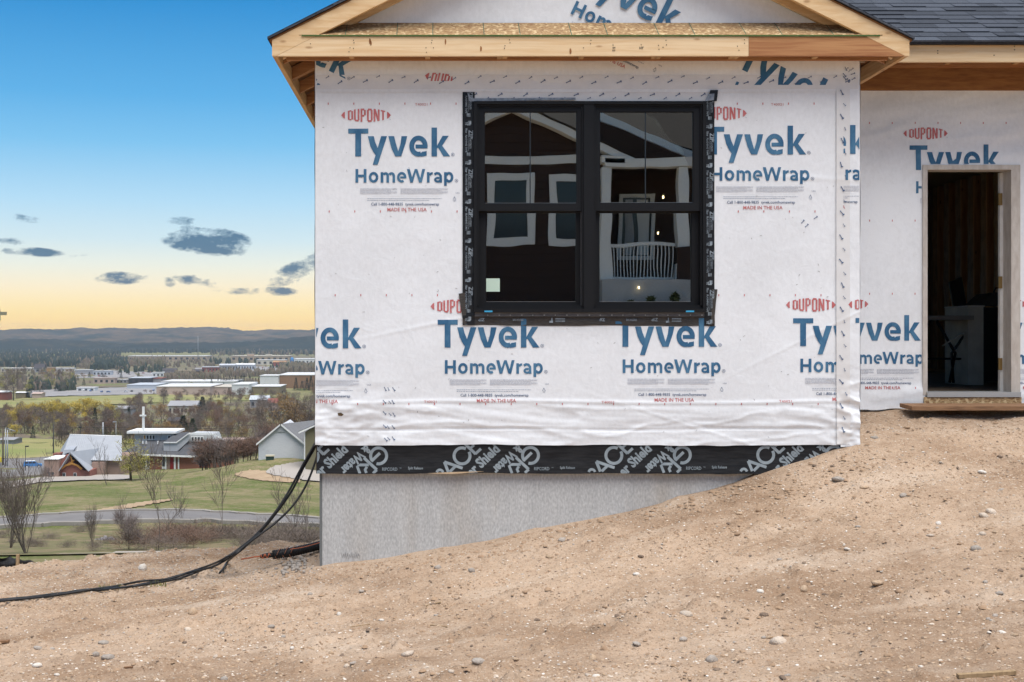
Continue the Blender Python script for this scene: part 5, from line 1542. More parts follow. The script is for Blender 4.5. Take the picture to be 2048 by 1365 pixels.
def shrub_mesh(seed, n=260, r=.35, h=.5, s=.09):
    rr = random.Random(seed); mb = MB()
    for k in range(n):
        t = rr.random(); a = rr.uniform(0, 6.283); q = r * (1 - t * .8) * math.sqrt(rr.random())
        c = Vector((q * math.cos(a), q * math.sin(a), t * h))
        d = Vector((rr.gauss(0, 1), rr.gauss(0, 1), rr.gauss(.6, 1))).normalized() * s; e = d.cross(Vector((rr.gauss(0, 1), rr.gauss(0, 1), rr.gauss(0, 1)))).normalized() * s * .35
        mb.add([c - e, c + e, c + d], [(0, 1, 2)])
    return mb.mesh('shrub', M['shrub_green'])
for k, px in enumerate((1262, 1304, 1350)):
    gx_, gy_ = RX(px, 30.9), RY(30.9)
    o = link('shrub', shrub_mesh(k, 260, .3, .42 + .1 * k), None, (gx_, gy_, max(float(sand_z(gx_, gy_)), .2)))
    tag(o, 'small evergreen shrub before the brown house porch, mirrored in the right window pane', 'shrub', 'shrubs before the brown house')

# neighbour at the left edge: only the end of its eave shows
nx1 = X_(7, 25.0)
nb = empty('neighbour_house', (nx1, 24.9, 0), 'corner of a neighbouring roof with white gutter at the left edge', 'house', None, math.radians(24))
b_ = MB(); b_.box(nx1 - 8, nx1 - .6, 25.5, 34, -9, Z_(640, 25.0)); b_.build('wall', mat('grey_siding', (.35, .35, .34), .7, (.3, .3, .29), 3, 3, (1, 1, 10)), nb)
b_ = MB(); b_.prismx([(24.95, Z_(624, 25)), (30, Z_(624, 25) + 2.4), (35, Z_(624, 25)), (35, Z_(624, 25) - .06), (30, Z_(624, 25) + 2.3), (24.95, Z_(624, 25) - .05)], nx1 - 8.4, nx1 - .02); b_.build('roof', M['brown_roof'], nb)
g_ = MB(); g_.prismx([(24.80, Z_(624.5, 25)), (24.86, Z_(631, 25)), (24.96, Z_(631, 25)), (24.96, Z_(624.5, 25))], nx1 - 8.4, nx1 + .09); g_.build('gutter', M['white_trim'], nb)
g_ = MB(); g_.tube([(nx1 - .07, 24.9, Z_(631, 25)), (nx1 - .06, 24.95, Z_(640, 25)), (nx1 - .10, 25.1, Z_(648, 25)), (nx1 - .25, 25.3, Z_(655, 25)), (nx1 - .6, 25.45, Z_(664, 25)), (nx1 - .65, 25.45, -6)], .045, 8); g_.build('downspout', M['porch_grey'], nb)

# ================================================================== TREES
M['bark'] = mat('grey_brown_bark', (.15, .12, .10), .95, (.21, .175, .15), 6, rnd=.15)
M['twig'] = mat('bare_twigs', (.135, .105, .088), .95, (.18, .145, .12), 2, rnd=.22)
M['twig_red'] = mat('reddish_twigs', (.19, .115, .08), .95, (.155, .098, .074), 1, rnd=.2)
M['twig_purple'] = mat('grey_purple_twigs', (.20, .16, .15), .95, (.25, .2, .18), 2, rnd=.15)
M['bud_yellow'] = mat('yellow_spring_leaves', (.50, .37, .06), .9, (.40, .31, .08), .5, rnd=.2)
M['bud_green'] = mat('yellow_green_leaves', (.32, .29, .07), .9, (.25, .23, .08), .6, rnd=.2)
M['bud_orange'] = mat('orange_brown_buds', (.29, .18, .07), .9, (.21, .14, .07), .6, rnd=.2)
M['needle'] = mat('dark_spruce_needles', (.018, .034, .026), .95, (.030, .048, .030), .8, rnd=.3)
M['needle_b'] = mat('green_spruce_needles', (.035, .055, .022), .95, (.025, .04, .02), .8, rnd=.2)
def grow(seed, h, n0=1, spread=.5, levels=4, kids=4, r0=.05, upb=.35):
    """branch segments of a bare tree; multi-stemmed when n0 > 1"""
    rr = random.Random(seed); segs = []
    def branch(p, d, L, r, lv):
        n = 3 if lv < 2 else 2
        q = p
        for i in range(n):
            d = (d + Vector((rr.gauss(0, .12), rr.gauss(0, .12), rr.gauss(.06, .08)))).normalized()
            e = q + d * (L / n)
            segs.append((q, e, r * (1 - i / n * .5), r * (1 - (i + 1) / n * .5)))
            if lv < levels:
                for k in range(kids if i else max(1, kids - 2)):
                    if rr.random() < .75:
                        side = Vector((rr.gauss(0, 1), rr.gauss(0, 1), rr.gauss(.1, .5))).normalized()
                        nd = (d * (1 - spread) + side * spread + Vector((0, 0, upb))).normalized()
                        branch(q + (e - q) * rr.random(), nd, L * rr.uniform(.42, .68), r * .42, lv + 1)
            q = e
    for s in range(n0):
        a = rr.uniform(0, 6.283); lean = 0 if n0 == 1 else rr.uniform(.1, .45)
        branch(Vector((0, 0, -.1)), Vector((math.cos(a) * lean, math.sin(a) * lean, 1)).normalized(), h * rr.uniform(.7, .95) * (1 if n0 == 1 else .8), r0, 0)
    return segs
def seg_mesh(name, segs, mt, rmin, keep):
    mb = MB()
    for p, q, a, b in segs:
        if keep(a): mb.tube([p, q], [max(a, rmin), max(b, rmin * .8)], 3, 0, False)
    return mb.mesh(name, mt)
def crown_mesh(name, seed, rx, rz, z0, n, L, w, mt, hollow=.25, lobes=9, droop=0.0):
    """many small leaf-sized slivers through an uneven crown"""
    rr = random.Random(seed)
    cs = [(Vector((rr.gauss(0, .42) * rx, rr.gauss(0, .42) * rx, z0 + rz * rr.uniform(.15, 1.0))), rr.uniform(.28, .55) * rx) for _ in range(lobes)]
    vs = np.zeros((n * 3, 3)); k = 0
    for i in range(n):
        c, r = cs[rr.randrange(lobes)]
        d = Vector((rr.gauss(0, 1), rr.gauss(0, 1), rr.gauss(0, .9))).normalized()
        p = c + d * r * (hollow + (1 - hollow) * rr.random() ** .6)
        g = (d * .6 + Vector((rr.gauss(0, .5), rr.gauss(0, .5), .5 - droop + rr.gauss(0, .4)))).normalized() * L * rr.uniform(.6, 1.3)
        e = g.cross(Vector((rr.gauss(0, 1), rr.gauss(0, 1), rr.gauss(0, 1)))).normalized() * w
        vs[k] = p - e; vs[k + 1] = p + e; vs[k + 2] = p + g; k += 3
    return np_mesh(name, vs, np.arange(n * 3).reshape(-1, 3), mt, smooth=False)
def trunk_mesh(seed, h, r, mt, limbs=7, reach=.35):
    rr = random.Random(seed); mb = MB()
    top = Vector((rr.gauss(0, .04) * h, rr.gauss(0, .04) * h, h * .8))
    mid = Vector((rr.gauss(0, .02) * h, rr.gauss(0, .02) * h, h * .4))
    mb.tube([(0, 0, -.3), mid, top], [r, r * .7, r * .2], 6)
    for k in range(limbs):
        t = rr.uniform(.25, .8); b = Vector((0, 0, 0)).lerp(mid, min(t / .5, 1)) if t < .5 else mid.lerp(top, (t - .5) / .5)
        a = rr.uniform(0, 6.283); L = h * reach * rr.uniform(.6, 1.1)
        mb.tube([b, b + Vector((math.cos(a) * L * .45, math.sin(a) * L * .45, L * .5)), b + Vector((math.cos(a) * L * .8, math.sin(a) * L * .8, L * 1.1))], [r * .4, r * .25, r * .08], 4, 0, False)
    return mb.mesh('trunk', mt)
def conifer_mesh(seed, mt, n=1500, h=10.0, r=2.4):
    rr = random.Random(seed); vs = np.zeros((n * 3, 3)); k = 0
    for i in range(n):
        t = rr.random() ** 1.35; lay = (t * 11) % 1.0
        rad = r * (1 - t) * (.55 + .45 * (1 - lay)) + .08
        a = rr.uniform(0, 6.283); q = rad * (.35 + .65 * rr.random() ** .5)
        p = Vector((q * math.cos(a), q * math.sin(a), .5 + t * (h - .5)))
        g = Vector((math.cos(a), math.sin(a), rr.uniform(-.5, .15))).normalized() * rr.uniform(.3, .75)
        e = g.cross(Vector((rr.gauss(0, .4), rr.gauss(0, .4), 1))).normalized() * rr.uniform(.08, .2)
        vs[k] = p - e; vs[k + 1] = p + e; vs[k + 2] = p + g; k += 3
    return np_mesh('crown', vs, np.arange(n * 3).reshape(-1, 3), mt, smooth=False)
def spike(h, r):
    mb = MB(); mb.tube([(0, 0, -.3), (0, 0, h * .5), (0, 0, h * .97)], [r, r * .6, .02], 5); return mb.mesh('trunk', M['bark'])
PROTO = {}   # kind -> list of (trunk mesh, crown mesh, height, words)
PROTO['bare'] = [(trunk_mesh(s, 10, .20, M['bark'], 10, .42), crown_mesh('crown', s + 50, 3.0, 7.0, 2.6, 1500, .95, .028, M['twig'], .2, 10), 10.6) for s in (1, 2, 3)]
PROTO['red'] = [(trunk_mesh(s, 9, .17, M['bark'], 9, .4), crown_mesh('crown', s + 60, 2.9, 6.4, 2.2, 1500, .8, .032, M['twig_red'], .2, 10), 9.6) for s in (4, 5)]
PROTO['orange'] = [(trunk_mesh(s, 9, .17, M['bark'], 8, .4), crown_mesh('crown', s + 70, 3.0, 6.4, 2.0, 1700, .45, .06, M['bud_orange'], .2, 11), 9.4) for s in (6, 7)]
PROTO['yellow'] = [(trunk_mesh(s, 9, .2, M['bark'], 8, .4), crown_mesh('crown', s + 80, 3.5, 6.6, 1.8, 2300, .5, .085, M['bud_yellow'], .2, 12, .5), 9.4) for s in (8, 9)]
PROTO['green'] = [(trunk_mesh(s, 9, .17, M['bark'], 8, .4), crown_mesh('crown', s + 90, 3.0, 6.6, 1.6, 1700, .45, .06, M['bud_green'], .2, 12), 9.4) for s in (10, 11)]
PROTO['conifer'] = [(spike(10, .16), conifer_mesh(s, M['needle']), 10.0) for s in (12, 13)] + [(spike(10, .16), conifer_mesh(14, M['needle'], 1500, 10, 3.3), 10.0)]
PROTO['spruce'] = [(spike(10, .16), conifer_mesh(15, M['needle_b'], 1500, 10, 2.9), 10.0)]
NAMES = {'bare': 'bare_tree', 'red': 'bare_tree', 'orange': 'budding_tree', 'yellow': 'willow_tree', 'green': 'budding_tree', 'conifer': 'conifer_tree', 'spruce': 'spruce_tree'}
rt_ = random.Random(99)
def plant(kind, px, py, hpx, label, group, wide=1.0, y0=75, parts=True):
    p = vhit(px, py, y0)
    tm, cm_, H = rt_.choice(PROTO[kind])
    s = hpx * p.y / F / H
    rz = rt_.uniform(0, 6.283)
    if parts:
        e = empty(NAMES[kind], p, label, 'tree', group, rz)
        e.scale = (s * wide, s * wide, s)
        for nm, me in (('trunk', tm), ('crown', cm_)):
            o = bpy.data.objects.new(nm, me); COL.objects.link(o); o.parent = e
        return e
    o = link(NAMES[kind], cm_, None, p, rz, (s * wide, s * wide, s))
    return tag(o, label, 'tree', group)
# --- belt of trees between the church and the town
for k, (px, py, h) in enumerate(((22, 858, 36), (40, 855, 40), (62, 852, 46), (84, 848, 40), (104, 850, 50), (126, 852, 44), (150, 846, 44), (172, 842, 46), (192, 840, 40), (216, 846, 40), (132, 872, 34), (30, 880, 30))):
    plant('yellow', px, py, h, 'golden yellow willow, %s in the row of yellow trees below the field' % ('first second third fourth fifth sixth seventh eighth ninth last'.split()[k] + ' from the left' if k < 10 else 'lower right one' if k == 10 else 'lowest left one'), 'yellow willows below the field', 1.15)
kinds = ['bare'] * 9 + ['red'] * 4 + ['orange'] * 3 + ['green'] * 1
where = {'bare': 'leafless grey-brown tree %s', 'red': 'leafless reddish-brown tree %s', 'orange': 'orange-brown budding tree %s', 'green': 'yellow-green budding tree %s'}
def belt(px, py):
    row = 'in the front row of the wood' if py > 866 else 'in the middle of the wood' if py > 836 else 'at the back of the wood'
    for lim, w in ((60, 'at the left edge'), (115, 'behind the street'), (180, 'above the hall roof'), (240, 'left of the cross'), (310, 'behind the cross'), (370, 'above the church roof'), (430, 'behind the spruces'), (500, 'right of the church'), (560, 'left of the garage'), (9999, 'behind the garage')):
        if px < lim: return row + ' ' + w
def near_bank(px):
    for lim, w in ((330, 'beside the purple brush'), (390, 'right of the leaning sapling'), (450, 'below the slender sapling'), (510, 'below the tallest sapling'), (570, 'left of the cables'), (9999, 'behind the cables')):
        if px < lim: return w
for k in range(235):
    px = rt_.uniform(-40, 660); t = rt_.random()
    py = 832 + t * (62 if px > 115 else 44)
    if px < 110 and py > 872: continue
    kd = rt_.choice(kinds)
    plant(kd, px, py, rt_.uniform(26, 46) * (.8 + .4 * t), where[kd] % belt(px, py), kd + ' trees of the wooded belt', rt_.uniform(.9, 1.3))
for k in range(46):
    px = rt_.uniform(250, 660); kd = rt_.choice(kinds)
    plant(kd, px, rt_.uniform(806, 832), rt_.uniform(22, 34), where[kd] % belt(px, 815), kd + ' trees of the wooded belt', 1.2)
for px, py, h, w, lab in ((405, 838, 44, 1.5, 'broad dark spruce standing before the grey-roofed apartment block'), (190, 868, 52, .9, 'slim dark spruce among bare trees left of the white cross'),
                          (258, 846, 30, 1.0, 'dark spruce just left of the white cross top'), (66, 878, 26, 1.0, 'dark spruce near the utility poles'), (209, 880, 34, 1.0, 'dark spruce behind the grey metal roof')):
    plant('conifer', px, py, h, lab, None, w)
plant('spruce', 366, 884, 52, 'taller of two green spruces behind the church roof', None, 1.7, 300)
plant('spruce', 385, 884, 46, 'shorter of two green spruces behind the church roof', None, 1.6, 300)
plant('orange', 590, 884, 112, 'large yellow-brown budding tree rising beside the house corner', None, 1.0, 300)
plant('bare', 622, 884, 96, 'large bare tree partly hidden by the house corner', None, 1.0, 300)
plant('bare', 545, 868, 70, 'tall bare tree behind the white garage', None, 1.1, 300)
plant('bare', 520, 862, 66, 'bare tree left of the white garage ridge', None, 1.1, 300)
plant('green', 480, 850, 44, 'bright yellow-green tree in the middle of the wooded belt', None, 1.1, 300)
plant('red', 437, 874, 58, 'reddish bare tree right of the church roof', None, 1.2, 300)
plant('bare', 27, 803, 66, 'lone broad bare tree at the edge of the green field', None, 1.25, 500)

# undergrowth too fine to count fills the floor of the wood
rg_ = np.random.RandomState(17); uv = []
for i in range(2600):
    px = rg_.uniform(-40, 660); py = rg_.uniform(826, 900)
    if px < 115 and py > 872: continue
    q = vhit(px, py, 300)
    for j in range(7):
        b = np.array((q.x + rg_.normal(0, 1.6), q.y + rg_.normal(0, 1.6), q.z + rg_.rand() * 1.5))
        g = np.array((rg_.normal(0, .5), rg_.normal(0, .5), rg_.uniform(.6, 1.9))); e = np.array((rg_.normal(0, .10), rg_.normal(0, .05), 0)) + np.array((.05, 0, 0))
        uv += [b - e, b + e, b + g]
uv = np.array(uv)
ug = link('undergrowth', np_mesh('undergrowth', uv, np.arange(len(uv)).reshape(-1, 3), mat('brown_undergrowth', (.145, .11, .08), .95, (.19, .145, .085), .06, 5, c3=(.16, .17, .06), scale3=.03), smooth=False))
tag(ug, 'brown undergrowth on the floor of the wooded belt', 'undergrowth', kind='stuff')
# --- shrubs and saplings on the near slope
def bush_proto(seed, mt, h=5.0, n0=7, spread=.5, lv=3, kids=4, rmin=.016):
    sg = grow(seed, h, n0, spread, lv, kids, .034)
    return (seg_mesh('stem', sg, M['bark'], rmin, lambda a: a > .02), seg_mesh('twigs', sg, mt, rmin, lambda a: a <= .02), h)
SAP = {'multi': bush_proto(201, M['twig'], 5, 6, .40, 3, 3, .009), 'single': bush_proto(202, M['twig'], 5, 1, .5, 3, 4, .009), 'single2': bush_proto(203, M['twig'], 5, 2, .45, 3, 3, .009),
       'brush': (trunk_mesh(204, 3, .035, M['bark'], 16, .45), crown_mesh('twigs', 214, 1.3, 2.0, .3, 2000, .55, .010, M['twig_purple'], .1, 9), 3), 'brush2': (trunk_mesh(205, 2.4, .02, M['bark'], 12, .5), crown_mesh('twigs', 215, 2.0, 1.4, .1, 1500, .6, .010, M['twig'], .1, 12), 2.4), 'brush3': (trunk_mesh(215, 2.4, .02, M['bark'], 10, .5), crown_mesh('twigs', 216, 2.2, 1.7, .1, 1300, .7, .010, M['twig_red'], .1, 12), 2.4), 'redbush': (trunk_mesh(206, 4.2, .07, M['bark'], 14, .5), crown_mesh('twigs', 207, 2.0, 2.9, .7, 1300, .6, .020, M['twig_red'], .1, 10), 4.2), 'redbush2': (trunk_mesh(208, 4.2, .07, M['bark'], 14, .5), crown_mesh('twigs', 209, 2.0, 2.9, .7, 1300, .6, .018, M['twig_purple'], .1, 10), 4.2)}
def sap(kind, px, py, hpx, label, group=None, wide=1.0, name='sapling', y0=75, cat='tree', at=None):
    p = at if at is not None else vhit(px, py, y0); a, b, H = SAP[kind]
    s = hpx * p.y / F / H * 1.08
    e = empty(name, p, label, cat, group, rt_.uniform(0, 6.283)); e.scale = (s * wide, s * wide, s)
    for nm, me in (('stem', a), ('twigs', b)):
        o = bpy.data.objects.new(nm, me); COL.objects.link(o); o.parent = e
    return e
sap('multi', 52, 1110, 165, 'tall many-stemmed bare shrub above the black silt fence', None, 1.1, 'bare_shrub', cat='shrub')
sap('multi', 20, 1100, 130, 'bare shrub at the left edge behind the silt fence', None, 1.0, 'bare_shrub', cat='shrub')
sap('multi', 186, 1098, 72, 'thin bare shrub on the grass bank left of the rubble pile', None, .8, 'bare_shrub', cat='shrub')
sap('single', 316, 1102, 150, 'bare sapling leaning a little beside the purple brush', None, 1.0)
sap('single2', 366, 1046, 82, 'slender bare sapling standing at the far kerb of the road', None, .9)
sap('single', 444, 1062, 132, 'tallest bare sapling in the middle of the slope, by the road', None, 1.0)
sap('single2', 608, 1088, 130, 'bare sapling beside the foundation corner behind the cables', None, 1.0)
sap('single2', 588, 1062, 100, 'bare sapling seen between the black cables and the house', None, .9)
sap('single2', 240, 1062, 70, 'small bare sapling left of the dense purple brush', None, .8)
sap('single2', 214, 972, 82, 'thin bare tree before the grey metal church roof', None, .8, y0=150)
sap('brush', 258, 1102, 88, 'dense purplish brush standing on the near bank', None, .75, 'brush', cat='shrub')
for k in range(26):
    px = 280 + k * 14.2 + rt_.uniform(-8, 8); py = rt_.uniform(1078, 1106)
    sap(rt_.choice(('brush2', 'brush2', 'brush3')), px, py, rt_.uniform(26, 50), 'low tangle of bare brush along the near bank, ' + near_bank(px), 'brush along the near bank', 1.6, 'brush', cat='shrub')
for k in range(9):
    sap('brush2', 4 + k * 26 + rt_.uniform(-6, 6), rt_.uniform(1062, 1104), rt_.uniform(14, 28), 'low tuft of dry brush on the left grass bank, ' + ('%s from the left' % 'first second third fourth fifth sixth seventh eighth ninth'.split()[k]), 'brush tufts on the left bank', 1.3, 'brush', cat='shrub')
for k in range(22):
    px = 402 + k * 6.4 + rt_.uniform(-4, 4)
    Yt = 246 - (px - 400) * .16 + rt_.uniform(-8, 3); zt = float(valley_z(X_(px, Yt), Yt))
    sap(rt_.choice(('redbush', 'redbush2', 'redbush')), px, None, rt_.uniform(40, 58), 'reddish bare bush in the thicket ' + ('just right of the church door' if px < 430 else 'below the church roof end' if px < 470 else 'left of the green utility box' if px < 510 else 'before the garage'), 'thicket right of the church', 1.4, 'bare_shrub', 160, 'shrub', Vector((X_(px, Yt), Yt, zt)))
sap('redbush', 556, 912, 66, 'pinkish bare tree before the white garage wall', None, 1.2, 'bare_shrub', 160, 'shrub')
e = plant('green', 262, 962, 84, 'rounded yellow-green willow bush in front of the church', None, 1.9, 150); e.name = 'willow_bush'; e['category'] = 'shrub'
sap('brush2', 12, 1000, 46, 'dark brown brush at the left edge below the street', None, 1.6, 'brush', 100, 'shrub')
sap('redbush2', 92, 962, 26, 'dark shrub at the near kerb of the street by the brick tower', None, 1.4, 'bare_shrub', 150, 'shrub')
# rubble pile
rb = MB(); rr = random.Random(8); rp = vhit(212, 1084)
M['rubble'] = mat('broken_concrete', (.36, .34, .34), .9, (.22, .21, .22), 3)
for k in range(60):
    a = rr.uniform(0, 6.283); q = .65 * math.sqrt(rr.random())
    c = rp + Vector((q * 1.2 * math.cos(a), q * math.sin(a), .05 + .35 * (1 - q) * rr.random()))
    u = Vector((rr.gauss(0, 1), rr.gauss(0, 1), rr.gauss(0, .5))).normalized() * rr.uniform(.08, .18); v = u.cross(Vector((0, 0, 1))).normalized() * rr.uniform(.06, .13)
    rb.obox(c, u, v, u.cross(v).normalized() * rr.uniform(.02, .05))
tag(rb.build('rubble', M['rubble']), 'small heap of broken pale rubble on the grass bank', 'rubble', kind='stuff')

# ================================================================== CHURCH, HOUSES, STREET
M['brick'] = mat('orange_brick', (.36, .15, .09), .9, (.27, .11, .07), 3, 3, (1, 1, 6))
M['brick2'] = mat('red_brick', (.30, .13, .10), .9, (.24, .10, .08), 3, 3, (1, 1, 6))
M['stone_brick'] = mat('tan_brick', (.36, .25, .20), .9, (.28, .19, .15), 3, 3, (1, 1, 6))
M['grey_shingle'] = mat('grey_shingle_roof', (.075, .078, .085), .95, (.10, .102, .11), 1.5)
M['light_shingle'] = mat('light_grey_shingle_roof', (.20, .20, .205), .95, (.16, .16, .165), 1.5)
M['metal_roof'] = mat('standing_seam_roof', (.40, .42, .45), .55, (.36, .38, .41), .6)
M['grey_siding'] = mat('light_grey_siding', (.46, .47, .48), .8, (.42, .43, .44), 1, 2, (1, 1, 8))
M['white_siding'] = mat('white_siding', (.62, .63, .65), .8, (.56, .57, .59), 1, 2, (1, 1, 10))
M['olive_siding'] = mat('olive_siding', (.19, .17, .10), .8, (.16, .145, .085), 1, 2, (1, 1, 10))
M['far_pane'] = mat('window_pane', (.05, .055, .065), .2, spec=.5)
M['red_door'] = mat('red_door', (.28, .03, .03), .6)
M['timber_arch'] = mat('golden_timber', (.48, .24, .06), .7)
CYd = 262.0
gz_ = float(valley_z(X_(330, CYd), CYd))
ch_ = empty('church', (X_(320, CYd), CYd, gz_), 'low brick church with dark roofs, white clerestory trim and a tall white cross', 'church')
def CXp(px, d=0): return X_(px, CYd + d)
def CZp(py, d=0): return Z_(py, CYd + d)
def part(par, name, mt, fn):
    mb = MB(); fn(mb); return mb.build(name, mt, par)
base = gz_ - 1.5
part(ch_, 'wall', M['brick'], lambda m: m.box(CXp(276), CXp(398), CYd, CYd + 16, base, CZp(908)))
part(ch_, 'roof', M['grey_shingle'], lambda m: m.add([(CXp(242), CYd - 1, CZp(907)), (CXp(397), CYd - 1, CZp(912)), (CXp(346), CYd + 8, CZp(881, 8)), (CXp(276), CYd + 8, CZp(881, 8)),
     (CXp(242), CYd - 1, CZp(909)), (CXp(397), CYd - 1, CZp(914))], [(0, 1, 2, 3), (4, 5, 1, 0), (0, 3, 4), (1, 5, 2), (4, 3, 2, 5)]))
part(ch_, 'fascia', M['white_trim'], lambda m: m.add([(CXp(242), CYd - 1.05, CZp(909.5)), (CXp(397), CYd - 1.05, CZp(914.5)), (CXp(397), CYd - 1.05, CZp(911)), (CXp(242), CYd - 1.05, CZp(906.5)),
     (CXp(242), CYd - 1.3, CZp(909.5)), (CXp(397), CYd - 1.3, CZp(914.5)), (CXp(397), CYd - 1.3, CZp(911)), (CXp(242), CYd - 1.3, CZp(906.5))], [(4, 5, 6, 7), (7, 6, 2, 3), (0, 1, 5, 4)]))
part(ch_, 'clerestory', M['grey_siding'], lambda m: m.box(CXp(269, 8), CXp(348, 8), CYd + 8, CYd + 15, CZp(908), CZp(867, 8)))
part(ch_, 'flat_roof', M['white_trim'], lambda m: m.box(CXp(254, 7), CXp(353, 7), CYd + 6.8, CYd + 16, CZp(867.5, 7), CZp(863, 7)))
for q in range(4):
    px = 287.5 + q * 6
    w = part(ch_, 'window', M['white_trim'], lambda m: m.box(CXp(px - .9, 8), CXp(px + 5, 8), CYd + 7.86, CYd + 7.99, CZp(879.5, 8), CZp(870, 8)))
    part(w, 'pane', M['timber_arch'] if q == 0 else M['far_pane'], lambda m: m.box(CXp(px + .2, 8), CXp(px + 4, 8), CYd + 7.80, CYd + 7.858, CZp(878.3, 8), CZp(871.2, 8)))
w = part(ch_, 'window', M['white_trim'], lambda m: m.box(CXp(335, 8), CXp(342, 8), CYd + 7.86, CYd + 7.99, CZp(878.5, 8), CZp(871, 8)))
part(w, 'pane', M['far_pane'], lambda m: m.box(CXp(336.5, 8), CXp(340.5, 8), CYd + 7.8, CYd + 7.858, CZp(877.3, 8), CZp(872.2, 8)))
part(ch_, 'sloped_wing', M['grey_siding'], lambda m: m.prism([(CXp(328, 2), CZp(905.5, 2)), (CXp(352.5, 2), CZp(905.5, 2)), (CXp(378, 2), CZp(882, 2)), (CXp(378, 2), CZp(868, 2)), (CXp(352, 2), CZp(886, 2)), (CXp(328, 2), CZp(886, 2))], CYd + 1.5, CYd + 8))
part(ch_, 'wing_roof', M['grey_shingle'], lambda m: m.add([(CXp(327, 2), CYd + 1.3, CZp(885, 2)), (CXp(352, 2), CYd + 1.3, CZp(885, 2)), (CXp(378, 2), CYd + 1.3, CZp(866.5, 2)), (CXp(378, 9), CYd + 9, CZp(864, 9)), (CXp(353, 9), CYd + 9, CZp(866, 9)), (CXp(338, 9), CYd + 9, CZp(880, 9))], [(0, 1, 4, 5), (1, 2, 3, 4)]))
part(ch_, 'wing_trim', M['white_trim'], lambda m: (m.prism([(CXp(327, 1), CZp(886.8, 1)), (CXp(352.3, 1), CZp(886.8, 1)), (CXp(352.3, 1), CZp(884.6, 1)), (CXp(327, 1), CZp(884.6, 1))], CYd + 1.1, CYd + 1.28),
     m.prism([(CXp(352.4, 1), CZp(886.8, 1)), (CXp(377.5, 1), CZp(868.5, 1)), (CXp(377.5, 1), CZp(866, 1)), (CXp(352.4, 1), CZp(884.4, 1))], CYd + 1.1, CYd + 1.28),
     m.prism([(CXp(377.6, 1), CZp(868.8, 1)), (CXp(424, 1), CZp(870, 1)), (CXp(424, 1), CZp(867.2, 1)), (CXp(377.6, 1), CZp(866, 1))], CYd + 1.1, CYd + 1.28),
     m.prism([(CXp(424.1, 1), CZp(870, 1)), (CXp(453, 1), CZp(885, 1)), (CXp(453, 1), CZp(882.4, 1)), (CXp(424.1, 1), CZp(867.2, 1))], CYd + 1.1, CYd + 1.28)))
part(ch_, 'right_hall', M['grey_siding'], lambda m: m.prism([(CXp(378.2, 3), CZp(884, 3)), (CXp(430, 3), CZp(884, 3)), (CXp(424, 3), CZp(870, 3)), (CXp(378.2, 3), CZp(869, 3))], CYd + 2.6, CYd + 12))
part(ch_, 'right_roof', M['grey_shingle'], lambda m: m.add([(CXp(354, 0), CYd - .9, CZp(909)), (CXp(397, 0), CYd - .9, CZp(911)), (CXp(431, 4), CYd + 4, CZp(884, 4)), (CXp(380, 4), CYd + 2.55, CZp(883, 3))], [(0, 1, 2, 3)]))
part(ch_, 'right_trim', M['white_trim'], lambda m: m.add([(CXp(395), CYd - 1, CZp(914)), (CXp(397.5), CYd - 1, CZp(914)), (CXp(432, 4), CYd + 4, CZp(886.5, 4)), (CXp(430.5, 4), CYd + 4, CZp(884, 4)), (CXp(395), CYd - 1, CZp(911.5))], [(0, 1, 2, 3, 4)]))
part(ch_, 'end_roof', M['grey_shingle'], lambda m: m.add([(CXp(398), CYd - .5, CZp(914)), (CXp(452), CYd + 1, CZp(912)), (CXp(447, 4), CYd + 5, CZp(884, 4)), (CXp(433, 4), CYd + 4.2, CZp(884, 4))], [(0, 1, 2, 3)]))
part(ch_, 'end_wall', M['brick'], lambda m: m.box(CXp(399), CXp(446), CYd + 1.5, CYd + 14, base, CZp(914)))
for q in range(4):
    px = 384 + q * 6.2
    w = part(ch_, 'window', M['white_trim'], lambda m: m.box(CXp(px - .9, 3), CXp(px + 5.2, 3), CYd + 2.46, CYd + 2.59, CZp(882.5, 3), CZp(873, 3)))
    part(w, 'pane', M['far_pane'], lambda m: m.box(CXp(px + .3, 3), CXp(px + 4.1, 3), CYd + 2.40, CYd + 2.458, CZp(881.3, 3), CZp(874.3, 3)))
for (a, b) in ((287, 291.5), (294.5, 298.5), (325, 330)):
    w = part(ch_, 'window', M['white_trim'], lambda m: m.box(CXp(a - .8), CXp(b + .8), CYd - .16, CYd - .02, CZp(938), CZp(911)))
    part(w, 'pane', M['far_pane'], lambda m: m.box(CXp(a), CXp(b), CYd - .22, CYd - .162, CZp(933), CZp(911.5)))
for (a, b) in ((291.6, 294.2), (331, 333.5), (348.5, 352), (356.5, 359)):
    part(ch_, 'pilaster', M['white_trim'], lambda m: m.box(CXp(a), CXp(b), CYd - .4, CYd - .23, base, CZp(910.5)))
part(ch_, 'door', M['red_door'], lambda m: m.box(CXp(341), CXp(347.5), CYd - .2, CYd - .05, CZp(939.5), CZp(912.5)))
part(ch_, 'porch_wall', M['stone_brick'], lambda m: m.box(CXp(334), CXp(340), CYd - .2, CYd - .05, base, CZp(911)))
cs = part(ch_, 'cross', M['white_trim'], lambda m: (m.box(CXp(283.6, 7), CXp(287.6, 7), CYd + 7.3, CYd + 7.8, CZp(863, 7), CZp(814, 7))))
part(cs, 'cross_arm', M['white_trim'], lambda m: m.box(CXp(279, 7), CXp(292, 7), CYd + 7.1, CYd + 7.29, CZp(833.2, 7), CZp(830, 7)))
for px in (287, 294, 317, 402): part(ch_, 'roof_vent', M['white_trim'], lambda m: m.box(CXp(px - 1, 5), CXp(px + 1, 5), CYd + 4.2, CYd + 4.7, CZp(888, 5), CZp(882, 5)))
